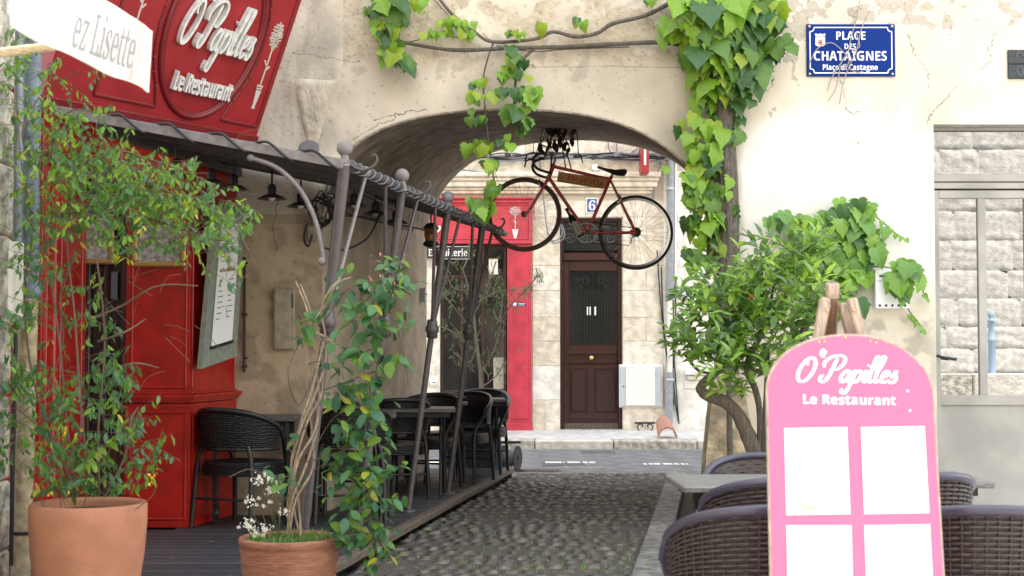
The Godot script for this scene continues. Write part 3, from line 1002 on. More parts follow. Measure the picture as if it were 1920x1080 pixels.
func build_back_door(h: Node3D, B: Callable, a: Vector3, b: Vector3) -> void:
	var z := -DB - 0.20
	var st := S()
	var zf := z - 0.02
	# outer frame and transom bar
	bx(st, Vector3(a.x, 0.12, zf), Vector3(a.x + 0.055, a.y, z + 0.07), 0.008)
	bx(st, Vector3(b.x - 0.055, 0.12, zf), Vector3(b.x, a.y, z + 0.07), 0.008)
	bx(st, Vector3(a.x, a.y - 0.05, zf), Vector3(b.x, a.y, z + 0.068), 0.008)
	var yb0: float = at(1100, 489, DB + 0.2).y
	var yb1: float = at(1100, 474, DB + 0.2).y
	bx(st, Vector3(a.x + 0.05, yb0, zf), Vector3(b.x - 0.05, yb1, z + 0.09), 0.012)
	var frame := part("door_frame", st, M.wood_door, h)
	st = S()
	bx(st, Vector3(a.x + 0.06, yb1 + 0.03, z - 0.01), Vector3(b.x - 0.06, a.y - 0.06, z))
	part("transom_pane", st, M.door_glass, frame)
	# transom ironwork: scrolls
	st = S()
	var ty := (yb1 + a.y) * 0.5
	for s in [-1.0, 1.0]:
		for k in 2:
			var c := Vector3((a.x + b.x) * 0.5 + s * (0.12 + 0.2 * k), ty - 0.05, z + 0.02)
			var sp := []
			for i in 26:
				var an := i * 0.42
				sp.append(c + Vector3(cos(an) * s, sin(an), 0) * (0.09 - 0.003 * i))
			tube(st, sp, 0.008, 5)
	bx(st, Vector3(a.x + 0.08, ty + 0.1, z + 0.012), Vector3(b.x - 0.08, ty + 0.112, z + 0.026))
	part("grille", st, M.slate_light, frame)
	# door leaf
	var x0 := a.x + 0.055
	var x1 := b.x - 0.055
	var Y := func(py: float) -> float: return at(1100, py, DB + 0.2).y
	var PX := func(px: float) -> float: return at(px, 600, DB + 0.2).x
	st = S()
	var g0: float = PX.call(1067)
	var g1: float = PX.call(1158)
	bx(st, Vector3(x0, 0.14, z - 0.03), Vector3(g0, Y.call(489), z + 0.02), 0.006)
	bx(st, Vector3(g1, 0.14, z - 0.03), Vector3(x1, Y.call(489), z + 0.02), 0.006)
	bx(st, Vector3(g0, Y.call(508), z - 0.03), Vector3(g1, Y.call(489), z + 0.018), 0.006)
	bx(st, Vector3(g0, Y.call(660), z - 0.03), Vector3(g1, Y.call(647), z + 0.018), 0.006)
	bx(st, Vector3(g0, 0.14, z - 0.03), Vector3(g1, Y.call(660), z + 0.0), 0.004)
	bx(st, Vector3(x0 + 0.02, Y.call(664), z), Vector3(x1 - 0.02, Y.call(659), z + 0.045), 0.008)
	bx(st, Vector3(x0 + 0.02, Y.call(681), z), Vector3(x1 - 0.02, Y.call(676), z + 0.04), 0.008)
	bx(st, Vector3((x0 + x1) * 0.5 - 0.05, Y.call(784), z), Vector3((x0 + x1) * 0.5 + 0.05, Y.call(683), z + 0.016), 0.005)
	bx(st, Vector3(g0, Y.call(692), z), Vector3(g1, Y.call(683), z + 0.015), 0.005)
	bx(st, Vector3(g0, Y.call(786), z), Vector3(g1, Y.call(776), z + 0.015), 0.005)
	var leaf := part("door", st, M.wood_door, h)
	for s in 2:
		st = S()
		var pa := g0 + 0.03 if s == 0 else (x0 + x1) * 0.5 + 0.075
		var pb := (x0 + x1) * 0.5 - 0.075 if s == 0 else g1 - 0.03
		bx(st, Vector3(pa, Y.call(772), z), Vector3(pb, Y.call(697), z + 0.022), 0.012)
		part("door_panel", st, M.wood_worn, leaf)
	st = S()
	bx(st, Vector3(x0, 0.13, z), Vector3(x1, 0.22, z + 0.06), 0.01)
	part("weather_board", st, mat(lin(0.14, 0.10, 0.075), 0.8, "blotch", Vector3.ONE * 4, "n_rough", 0.6), leaf)
	st = S()
	bx(st, Vector3(g0, Y.call(647), z - 0.02), Vector3(g1, Y.call(508), z - 0.005))
	part("pane", st, M.door_glass, leaf)
	# iron grille before the glass: a fine mesh with a scrolled border
	st = S()
	var gw := g1 - g0
	var gh: float = Y.call(508) - Y.call(647)
	var gy: float = Y.call(647)
	for i in 17:
		var x := g0 + gw * (i + 0.5) / 17.0
		bx(st, Vector3(x - 0.003, gy, z + 0.002), Vector3(x + 0.003, gy + gh * (0.74 if i % 2 else 1.0), z + 0.008))
	for j in 22:
		var y := gy + gh * (j + 0.5) / 30.0
		bx(st, Vector3(g0, y - 0.003, z + 0.003), Vector3(g1, y + 0.003, z + 0.007))
	for s in [-1.0, 1.0]:
		for e in [[0.12, 0.87, 0.07], [0.26, 0.87, 0.06], [0.2, 0.77, 0.04]]:
			var sp := []
			for i in 22:
				var an := i * 0.45
				sp.append(Vector3((g0 + g1) * 0.5 + s * e[0], gy + gh * e[1], z + 0.012) + Vector3(cos(an) * s, sin(an), 0) * e[2] * (1.0 - i * 0.03))
			tube(st, sp, 0.006, 5)
	part("grille", st, M.iron, leaf)
	for px in [1101.5, 1106.5, 1116.0]:
		st = S()
		var q := at(px, 583, DB + 0.17)
		box(st, Transform3D(Basis(), q), Vector3(0.024 if px > 1110 else 0.018, 0.13, 0.006), 0.002)
		part("notice", st, M.paper, leaf)
	st = S()
	var kn := at(1109, 671, DB + 0.12)
	ball(st, kn, 0.042)
	lathe(st, [Vector2(0.055, 0.0), Vector2(0.055, 0.012), Vector2(0.02, 0.02), Vector2(0.016, 0.06)], 16, Transform3D(Basis(Vector3.RIGHT, PI / 2), kn + Vector3(0, 0, -0.06)))
	part("door_knob", st, M.brass, leaf)
	st = S()
	bx(st, Vector3(a.x - 0.02, 0.12, -DB - 0.25), Vector3(b.x + 0.02, 0.135, -DB + 0.02), 0.003)
	part("door_sill", st, M.kerb[1], h)
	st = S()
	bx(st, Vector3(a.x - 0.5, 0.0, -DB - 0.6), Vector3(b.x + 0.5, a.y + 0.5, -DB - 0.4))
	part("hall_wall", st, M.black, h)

func build_red_shop(B: Callable, s0: Vector3, s1: Vector3) -> void:
	var sh := thing("red_shopfront", "red painted shopfront with dark windows across the street", "shopfront", Vector3(-0.6, 0.13, -DB))
	var st := S()
	var f0: Vector3 = B.call(798, 458)
	var f1: Vector3 = B.call(998, 375)
	var z := -DB + 0.02
	bx(st, Vector3(f0.x - 2.4, f0.y, z - 0.15), Vector3(f1.x, f1.y, z + 0.05), 0.01)
	var fas := part("fascia", st, M.red_far, sh)
	# moulded frame round the fascia
	for e in [[0.0, 0.055, 0.035], [0.06, 0.03, 0.02]]:
		st = S()
		var o: float = e[0]
		var w: float = e[1]
		var zz: float = z + 0.05
		bx(st, Vector3(f0.x - 2.4, f1.y - o - w, zz), Vector3(f1.x - o, f1.y - o, zz + e[2]), 0.008)
		bx(st, Vector3(f0.x - 2.4, f0.y + o, zz), Vector3(f1.x - o, f0.y + o + w, zz + e[2]), 0.008)
		bx(st, Vector3(f1.x - o - w, f0.y + o + w, zz), Vector3(f1.x - o, f1.y - o - w, zz + e[2] - 0.002), 0.008)
		part("moulding", st, M.red_far, fas)
	st = S()
	bx(st, Vector3(f0.x - 2.4, f1.y + 0.001, z - 0.1), Vector3(f1.x + 0.03, f1.y + 0.03, z + 0.12), 0.008)
	part("ledge", st, M.red_far, sh)
	# pilaster
	st = S()
	var p0: Vector3 = B.call(951, 818)
	var p1: Vector3 = B.call(996, 459)
	var pb: Vector3 = B.call(951, 792)
	bx(st, Vector3(p0.x, pb.y, z - 0.3), Vector3(p1.x, p1.y, z + 0.03), 0.006)
	bx(st, Vector3(p0.x + 0.05, pb.y + 0.05, z), Vector3(p1.x - 0.05, p1.y - 0.03, z + 0.042), 0.01)
	bx(st, Vector3(p0.x - 0.015, 0.12, z - 0.3), Vector3(p1.x + 0.015, pb.y, z + 0.06), 0.008)
	part("pilaster", st, M.red_far, sh)
	# window: brown frame, muntins, panes
	var wz := -DB - 0.12
	var X := func(px: float) -> float: return at(px, 600, -wz).x
	var Y := func(py: float) -> float: return at(880, py, -wz).y
	st = S()
	for px in [829, 866, 906, 947]:
		bx(st, Vector3(X.call(px) - 0.022, 0.13, wz - 0.03), Vector3(X.call(px) + 0.022, p1.y, wz + 0.03), 0.006)
	for py in [461, 517, 733]:
		bx(st, Vector3(X.call(829), Y.call(py) - 0.03, wz - 0.03), Vector3(X.call(947), Y.call(py) + 0.012, wz + 0.028), 0.006)
	bx(st, Vector3(X.call(829), 0.13, wz - 0.03), Vector3(X.call(947), Y.call(736), wz + 0.015), 0.006)
	var wf := part("window_frame", st, M.wood_brown, sh)
	var cx := [829, 866, 906, 947]
	for i in 3:
		for j in 2:
			st = S()
			bx(st, Vector3(X.call(cx[i]) + 0.02, Y.call([517, 733][j]) + 0.01, wz - 0.012), Vector3(X.call(cx[i + 1]) - 0.02, Y.call([461, 517][j]) - 0.028, wz - 0.004))
			part("pane", st, M.dark_glass, wf)
	st = S()
	box(st, Transform3D(Basis(), at(925, 500, -wz + 0.0) + Vector3(0, 0, 0.004)), Vector3(0.14, 0.24, 0.006), 0.001)
	part("price_card", st, M.paper, wf)
	st = S()
	box(st, Transform3D(Basis(), at(935, 700, -wz) + Vector3(0, 0, 0.004)), Vector3(0.16, 0.48, 0.006), 0.001)
	part("window_poster", st, mat(lin(0.42, 0.40, 0.33), 0.8, "cloud", Vector3.ONE * 4), wf)
	st = S()
	bx(st, Vector3(s0.x - 0.9, 0.12, -DB - 0.05), Vector3(X.call(826), p1.y, -DB + 0.0), 0.005)
	part("side_wall", st, M.back_stone[2], sh)
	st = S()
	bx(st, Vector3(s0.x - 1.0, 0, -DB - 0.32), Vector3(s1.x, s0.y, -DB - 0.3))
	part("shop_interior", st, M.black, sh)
	st = S()
	var sill := at(948, 808, DB)
	bx(st, Vector3(X.call(829), 0.12, wz), Vector3(p0.x - 0.016, 0.20, -DB + 0.03), 0.006)
	part("sill", st, M.kerb[0], sh)
	# white lettering and the topiary emblem on the fascia
	var tz := z + 0.056
	script_word("lettering", "esto", at(788, 436, -tz), 0.098, M.white, fas, Basis(), 0.012)
	topiary_emblem(fas, Transform3D(Basis(), at(966, 416, -tz)), 0.50, M.white, 0.008)
	# small blue plate on the pilaster
	st = S()
	var bp := at(974, 570.5, DB - 0.06)
	box(st, Transform3D(Basis(), bp), Vector3(0.20, 0.055, 0.008), 0.002)
	var pl := part("blue_plate", st, M.blue, sh)
	st = S()
	box(st, Transform3D(Basis(), bp + Vector3(-0.07, 0, 0.005)), Vector3(0.05, 0.045, 0.004), 0.001)
	box(st, Transform3D(Basis(), bp + Vector3(0.03, 0.010, 0.005)), Vector3(0.12, 0.008, 0.004))
	box(st, Transform3D(Basis(), bp + Vector3(0.03, -0.010, 0.005)), Vector3(0.10, 0.008, 0.004))
	part("plate_print", st, M.white, pl)
	# the grocery sign below the fascia
	var es := thing("grocery_sign", "black enamel sign reading Epicerie in white under the red fascia", "sign", at(842, 487, DB - 0.1))
	st = S()
	var e0 := at(800, 487, DB - 0.1)
	var e1 := at(884, 461, DB - 0.1)
	bx(st, Vector3(e0.x, e0.y, -DB + 0.08), Vector3(e1.x, e1.y, -DB + 0.1), 0.004)
	part("board", st, M.black, es)
	st = S()
	for q in [[e0.x, e0.y + 0.008, e1.x, e0.y + 0.014], [e0.x, e1.y - 0.014, e1.x, e1.y - 0.008], [e1.x - 0.014, e0.y + 0.008, e1.x - 0.008, e1.y - 0.008]]:
		bx(st, Vector3(q[0], q[1], -DB + 0.1), Vector3(q[2], q[3], -DB + 0.103))
	part("border", st, M.white, es)
	text("lettering", "E - Epicerie", 0.105, M.white, es, Transform3D(Basis(), Vector3((e0.x + e1.x) * 0.5 - 0.02, (e0.y + e1.y) * 0.5, -DB + 0.1)), "Droid Serif", 700, 0.008, 0.72)

# ---------------------------------------------------------------- hand-drawn lettering
const GLYPHS := {
	"O": [1.75, [[[0.95, 2.02], [0.45, 1.9], [0.12, 1.25], [0.08, 0.55], [0.42, 0.02], [0.92, 0.1], [1.28, 0.75], [1.32, 1.5], [1.02, 2.0], [0.62, 2.02], [0.5, 1.7], [0.72, 1.42]]]],
	"'": [0.72, [[[0.0, 2.75], [-0.12, 2.5], [0.02, 2.3], [0.16, 2.25]]]],
	"P": [1.42, [[[0.62, 2.1], [0.5, 1.3], [0.34, 0.4], [0.06, 0.0], [-0.3, 0.12], [-0.28, 0.5], [-0.05, 0.5]], [[-0.3, 1.25], [-0.38, 1.7], [0.05, 2.15], [0.75, 2.3], [1.28, 2.05], [1.3, 1.55], [0.95, 1.12], [0.52, 1.1]]]],
	"a": [0.98, [[[0.72, 0.85], [0.42, 1.0], [0.1, 0.62], [0.1, 0.2], [0.35, 0.02], [0.66, 0.3], [0.76, 0.75]], [[0.78, 1.0], [0.68, 0.4], [0.76, 0.04], [1.05, 0.2]]]],
	"p": [0.98, [[[0.02, 0.75], [0.2, 1.0], [0.16, 0.3], [0.02, -0.5], [-0.15, -0.95], [-0.5, -0.85], [-0.45, -0.55]], [[0.2, 0.7], [0.5, 1.0], [0.78, 0.75], [0.72, 0.25], [0.42, 0.0], [0.16, 0.2]]]],
	"i": [0.50, [[[0.0, 0.7], [0.2, 1.0], [0.14, 0.3], [0.26, 0.02], [0.52, 0.2]], [[0.2, 1.42], [0.24, 1.52]]]],
	"l": [0.56, [[[0.0, 0.4], [0.3, 1.5], [0.38, 2.15], [0.2, 2.2], [0.12, 1.5], [0.12, 0.4], [0.26, 0.02], [0.56, 0.2]]]],
	"e": [0.80, [[[0.12, 0.42], [0.5, 0.6], [0.58, 0.88], [0.36, 1.0], [0.12, 0.7], [0.12, 0.25], [0.36, 0.0], [0.82, 0.25]]]],
	"s": [0.72, [[[0.1, 0.4], [0.42, 1.02], [0.4, 0.75], [0.6, 0.4], [0.48, 0.06], [0.2, 0.0], [0.02, 0.18]]]],
	"t": [0.56, [[[0.2, 1.7], [0.12, 0.4], [0.26, 0.02], [0.52, 0.2]], [[0.0, 1.15], [0.45, 1.2]]]],
	"o": [0.86, [[[0.5, 0.98], [0.15, 0.75], [0.1, 0.25], [0.4, 0.0], [0.7, 0.3], [0.68, 0.8], [0.45, 1.0]]]],
}

func ribbon(st: SurfaceTool, p: Array, w: float, z0: float, z1: float, t: Transform3D) -> void: # a pen stroke with thickness
	var n := p.size()
	var L := []
	var R := []
	for i in n:
		var d: Vector2 = (p[min(i + 1, n - 1)] - p[max(i - 1, 0)]).normalized()
		var side := Vector2(-d.y, d.x)
		var end := 1.0 - 0.45 * pow(absf(2.0 * i / (n - 1) - 1.0), 8.0)
		var ww := w * (0.62 + 0.55 * absf(d.y)) * end
		L.append(p[i] + side * ww)
		R.append(p[i] - side * ww)
	var V := func(q: Vector2, z: float) -> Vector3: return t * Vector3(q.x, q.y, z)
	for i in n - 1:
		var e0 := z1 + (z1 - z0) * 0.10 * i / n
		var e1 := z1 + (z1 - z0) * 0.10 * (i + 1) / n
		quad(st, V.call(R[i], e0), V.call(R[i + 1], e1), V.call(L[i + 1], e1), V.call(L[i], e0))
		quad(st, V.call(L[i], z1), V.call(L[i + 1], z1), V.call(L[i + 1], z0), V.call(L[i], z0))
		quad(st, V.call(R[i], z0), V.call(R[i + 1], z0), V.call(R[i + 1], z1), V.call(R[i], z1))
	quad(st, V.call(L[0], z0), V.call(R[0], z0), V.call(R[0], z1), V.call(L[0], z1))
	quad(st, V.call(R[n - 1], z0), V.call(L[n - 1], z0), V.call(L[n - 1], z1), V.call(R[n - 1], z1))

func script_word(called: String, word: String, where: Vector3, xh: float, m: Material, parent: Node3D, basis: Basis, depth: float, weight := 0.105) -> float:
	var pen := 0.0
	var k := 0
	for ch in word:
		var g: Array = GLYPHS[ch]
		var st := S()
		for s in g[1]:
			var p := []
			for e in s: p.append(Vector2((e[0] + pen + 0.38 * e[1]) * xh, e[1] * xh))
			k += 1
			ribbon(st, spline(p, 5), weight * xh * (1.9 if ch == "'" else 1.0), 0.0, depth * (1.0 + 0.12 * (k % 5)), Transform3D(basis, where))
		part(called, st, m, parent)
		pen += g[0]
	return pen * xh

func topiary_emblem(parent: Node3D, t: Transform3D, h: float, m: Material, depth: float, tall := false) -> void: # a clipped tree in a pot, h high, centred
	var st := S()
	var r := RandomNumberGenerator.new()
	r.seed = 5
	for i in 60:
		var a := i * 2.39996
		var q := sqrt((i + 0.5) / 60.0)
		var c := Vector3(cos(a) * q * h * (0.085 if tall else 0.17), h * 0.33 + sin(a) * q * h * (0.15 if tall else 0.14), depth * 0.5)
		box(st, t * Transform3D(Basis(Vector3.BACK, a + r.randf()), c), Vector3(h * 0.030, h * 0.014, depth), 0.0)
	box(st, t * Transform3D(Basis(), Vector3(0, 0.0, depth * 0.5)), Vector3(h * 0.016, h * 0.46, depth))
	for e in [[-0.035, 0.02, 0.7], [0.03, -0.03, -0.7]]:
		box(st, t * Transform3D(Basis(Vector3.BACK, e[2]), Vector3(e[0] * h, e[1] * h, depth * 0.5)), Vector3(h * 0.018, h * 0.06, depth))
	var w := h * (0.040 if tall else 0.085)
	var b := t * Transform3D(Basis(), Vector3(0, -h * 0.24, 0))
	box(st, b * Transform3D(Basis(), Vector3(0, 0, depth * 0.5)), Vector3(w * 2.3, h * 0.022, depth))
	box(st, b * Transform3D(Basis(), Vector3(0, -h * 0.03, depth * 0.5)), Vector3(w * 2.1, h * 0.016, depth))
	prism(st, [Vector2(-w, -h * 0.05), Vector2(w, -h * 0.05), Vector2(w * 0.45, -h * 0.22), Vector2(w * 0.6, -h * 0.26), Vector2(-w * 0.6, -h * 0.26), Vector2(-w * 0.45, -h * 0.22)], 0.0, depth, b)
	part("emblem", st, m, parent)

# ---------------------------------------------------------------- the red restaurant on the left
func build_restaurant() -> void:
	var o := thing("restaurant_building", "red panelled restaurant front with a moulded corner pillar", "shopfront", Vector3(-2.6, DECK, -9.95))
	var c0 := at(235, 742, 9.95)
	var c1 := at(355, 742, 9.95)
	var w1 := at(440, 742, 10.78)
	var yc := c1.y
	var top := 3.25
	# pillar: plan is a quad whose right side runs along the passage
	var plan := [Vector2(c0.x, 9.95), Vector2(c1.x, 9.95), Vector2(w1.x, 10.79), Vector2(c0.x, 10.79)]
	var flat := Transform3D(Basis(Vector3(1, 0, 0), Vector3(0, 0, -1), Vector3(0, 1, 0)), Vector3.ZERO)
	var grow := func(e: float) -> Array: return [plan[0] + Vector2(0, -e), plan[1] + Vector2(e, -e), plan[2] + Vector2(e, 0), plan[3]]
	var st := S()
	prism(st, grow.call(0.0), yc, top, flat)
	var pil := part("pillar", st, M.red, o)
	st = S()
	prism(st, grow.call(0.012), DECK, yc - 0.055, flat)
	part("pillar_base", st, M.red, o)
	for e in [[0.0, 0.022, 0.055], [-0.02, 0.02, 0.04], [-0.038, 0.018, 0.026], [0.02, 0.012, 0.022], [-0.075, 0.008, 0.02]]:
		st = S()
		prism(st, grow.call(e[2]), yc + e[0] - e[1] * 0.5, yc + e[0] + e[1] * 0.48, flat)
		part("moulding", st, M.red, o)
	# thin beads that frame the panels
	st = S()
	var zf := -9.95
	var be := func(s: SurfaceTool, x0: float, x1: float, y0: float, y1: float, z: float) -> void:
		for q in [[x0, y0, x1, y0 + 0.014], [x0, y1 - 0.014, x1, y1], [x0, y0 + 0.014, x0 + 0.014, y1 - 0.014], [x1 - 0.014, y0 + 0.014, x1, y1 - 0.014]]:
			bx(s, Vector3(q[0], q[1], z - 0.004), Vector3(q[2], q[3], z + 0.012), 0.004)
	be.call(st, c0.x + 0.035, c1.x - 0.02, yc + 0.05, top - 0.2, zf)
	be.call(st, c0.x + 0.035, c1.x - 0.015, DECK + 0.05, yc - 0.11, zf + 0.012)
	part("panel_bead", st, M.red, pil)
	st = S()
	var sd: Vector2 = (plan[2] - plan[1]).normalized()
	var s3 := Vector3(sd.x, 0, -sd.y)
	var sn := Vector3(sd.y, 0, sd.x)
	var P := func(f: float, y: float) -> Vector3: return Vector3(lerpf(plan[1].x, plan[2].x, f), y, -lerpf(plan[1].y, plan[2].y, f)) + sn * 0.004
	for q in [[0.04, 0.04], [0.96, 0.96]]:
		bar(st, P.call(q[0], yc + 0.05), P.call(q[1], 2.95), 0.014, 0.014, sn, 0.004)
	for q in [[0.04, DECK + 0.06], [0.96, DECK + 0.06]]:
		bar(st, P.call(q[0], DECK + 0.06) + sn * 0.012, P.call(q[0], yc - 0.1) + sn * 0.012, 0.014, 0.014, sn, 0.004)
	bar(st, P.call(0.04, DECK + 0.06) + sn * 0.012, P.call(0.96, DECK + 0.06) + sn * 0.012, 0.014, 0.014, sn, 0.004)
	part("panel_bead", st, M.red, pil)
	# plinth
	st = S()
	prism(st, grow.call(0.02), DECK, DECK + 0.035, flat)
	part("plinth", st, M.red, o)
	# lintel over the entrance and the recessed dark door
	st = S()
	bx(st, Vector3(-3.6, 2.60, -10.3), Vector3(c0.x, top, -9.8), 0.01)
	part("lintel", st, M.red, o)
	var dz := 10.0
	var x0 := at(104, 600, 9.3).x - 0.08
	var x1 := c0.x
	st = S()
	bx(st, Vector3(x0 + 0.04, DECK, -dz - 0.05), Vector3(x0 + 0.10, 2.6, -dz + 0.02), 0.006)
	bx(st, Vector3(x1 - 0.05, DECK, -dz - 0.05), Vector3(x1 - 0.001, 2.6, -dz + 0.02), 0.006)
	bx(st, Vector3(x0 + 0.19, DECK, -dz - 0.05), Vector3(x0 + 0.215, 2.6, -dz + 0.012), 0.004)
	bx(st, Vector3(x0 + 0.10, DECK, -dz - 0.05), Vector3(x1 - 0.05, 0.75, -dz + 0.01), 0.006)
	var dr := part("door", st, M.wood_brown, o)
	st = S()
	bx(st, Vector3(x0 + 0.10, 0.75, -dz - 0.03), Vector3(x1 - 0.05, 2.6, -dz - 0.01))
	part("pane", st, M.dark_glass, dr)
	st = S()
	box(st, Transform3D(Basis(), at(214, 535, dz - 0.03)), Vector3(0.045, 0.19, 0.01), 0.002)
	part("notice", st, M.slate_light, dr)
	# pilaster left of the entrance
	st = S()
	var p0 := at(75, 600, 9.3)
	var p1 := at(104, 600, 9.3)
	bx(st, Vector3(p0.x, DECK, -9.97), Vector3(p1.x, 3.2, -9.3), 0.012)
	bx(st, Vector3(p0.x + 0.03, DECK + 0.1, -9.31), Vector3(p0.x + 0.05, 2.55, -9.285), 0.006)
	bx(st, Vector3(p1.x - 0.01, DECK + 0.6, -9.92), Vector3(p1.x + 0.012, 2.5, -9.84), 0.006)
	bx(st, Vector3(p1.x - 0.01, DECK + 0.6, -9.46), Vector3(p1.x + 0.012, 2.5, -9.38), 0.006)
	bx(st, Vector3(p0.x - 0.03, DECK, -9.96), Vector3(p1.x + 0.018, DECK + 0.55, -9.28), 0.014)
	bx(st, Vector3(p0.x - 0.03, 2.55, -9.96), Vector3(p1.x + 0.018, 2.64, -9.255), 0.014)
	part("pilaster", st, M.red, o)
	# the body of the building
	st = S()
	bx(st, Vector3(-9, 0, -14.66), Vector3(-2.81, 9.5, -10.31))
	part("wall", st, M.plaster, o)
	st = S()
	bx(st, Vector3(-9, 0, -10.3), Vector3(p0.x - 0.001, 3.2, -9.4))
	bx(st, Vector3(p0.x, 0, -10.3), Vector3(c0.x - 0.002, 3.2, -10.08))
	part("side_wall", st, M.red, o)
	# two gilt pictures
	frame_picture("gilt_frame", "gilt picture frame hung on the red pillar with a pale print", [248, 412, 350, 501], 9.93)
	frame_picture("gilt_frame", "gilt picture frame behind the entrance glass with a grey landscape print", [150, 372, 216, 496], dz - 0.04)
	# the leaning menu board on the passage side of the pillar
	var mb := thing("menu_board", "grey green framed menu board leaning on the side of the red pillar", "menu board", at(370, 690, 9.9))
	var q := [at(369, 691, 9.93), at(435, 668, 10.60), at(452, 392, 10.72), at(397, 386, 10.02)]
	slab(mb, "frame", q, 0.0, 0.0, 1.0, 1.0, 0.035, M.green_frame, 0.0)
	slab(mb, "menu_sheet", q, 0.20, 0.12, 0.80, 0.90, 0.006, M.paper, 0.036)
	slab(mb, "clip", q, 0.18, 0.105, 0.82, 0.125, 0.012, M.black, 0.038)
	var tx := S()
	var bar_in := func(a: float, b: float, c: float, d: float) -> void: slab_into(tx, q, a, b, c, d, 0.0012, 0.0425)
	for i in 7:
		bar_in.call(0.26, 0.82 - i * 0.028, 0.26 + rr(0.2, 0.45), 0.825 - i * 0.028)
	for i in 16:
		var side := 0.26 if i % 2 == 0 else 0.56
		var v := 0.53 - (i / 2) * 0.035
		bar_in.call(side, v, side + rr(0.08, 0.18), v + 0.006)
	part("print", tx, mat(lin(0.12, 0.12, 0.13), 0.8), mb)
	tx = S()
	for i in 12:
		slab_into(tx, q, 0.25 + i * 0.043, 0.585, 0.25 + i * 0.043 + rr(0.02, 0.035), 0.60 + rr(0.0, 0.02), 0.0012, 0.0425)
	part("print", tx, mat(lin(0.35, 0.22, 0.10), 0.8), mb)

func slab_into(st: SurfaceTool, q: Array, u0: float, v0: float, u1: float, v1: float, thick: float, lift: float) -> void: # a thin plate on a quad (bl, br, tr, tl)
	var n: Vector3 = (q[1] - q[0]).cross(q[3] - q[0]).normalized()
	var P := func(u: float, v: float) -> Vector3: return q[0].lerp(q[1], u).lerp(q[3].lerp(q[2], u), v)
	var b := [P.call(u0, v0) + n * lift, P.call(u1, v0) + n * lift, P.call(u1, v1) + n * lift, P.call(u0, v1) + n * lift]
	var t := []
	for p in b: t.append(p + n * thick)
	quad(st, t[0], t[1], t[2], t[3])
	quad(st, b[3], b[2], b[1], b[0])
	for i in 4:
		var j := (i + 1) % 4
		quad(st, b[i], b[j], t[j], t[i])

func slab(parent: Node3D, called: String, q: Array, u0: float, v0: float, u1: float, v1: float, thick: float, m: Material, lift: float) -> MeshInstance3D:
	var st := S()
	slab_into(st, q, u0, v0, u1, v1, thick, lift)
	return part(called, st, m, parent)

func frame_picture(called: String, label: String, r: Array, d: float) -> void:
	var a := at(r[0], r[3], d)
	var b := at(r[2], r[1], d)
	var o := thing(called, label, "picture", Vector3((a.x + b.x) * 0.5, a.y, -d))
	var w := 0.038
	var st := S()
	for q in [[a.x, a.y, b.x, a.y + w], [a.x, b.y - w, b.x, b.y], [a.x, a.y + w, a.x + w, b.y - w], [b.x - w, a.y + w, b.x, b.y - w]]:
		bx(st, Vector3(q[0], q[1], -d), Vector3(q[2], q[3], -d + 0.03), 0.01)
	part("frame", st, M.gold, o)
	st = S()
	bx(st, Vector3(a.x + w, a.y + w, -d), Vector3(b.x - w, b.y - w, -d + 0.008))
	part("print", st, mat(lin(0.45, 0.43, 0.40), 0.6, "blotch", Vector3.ONE * 3), o)

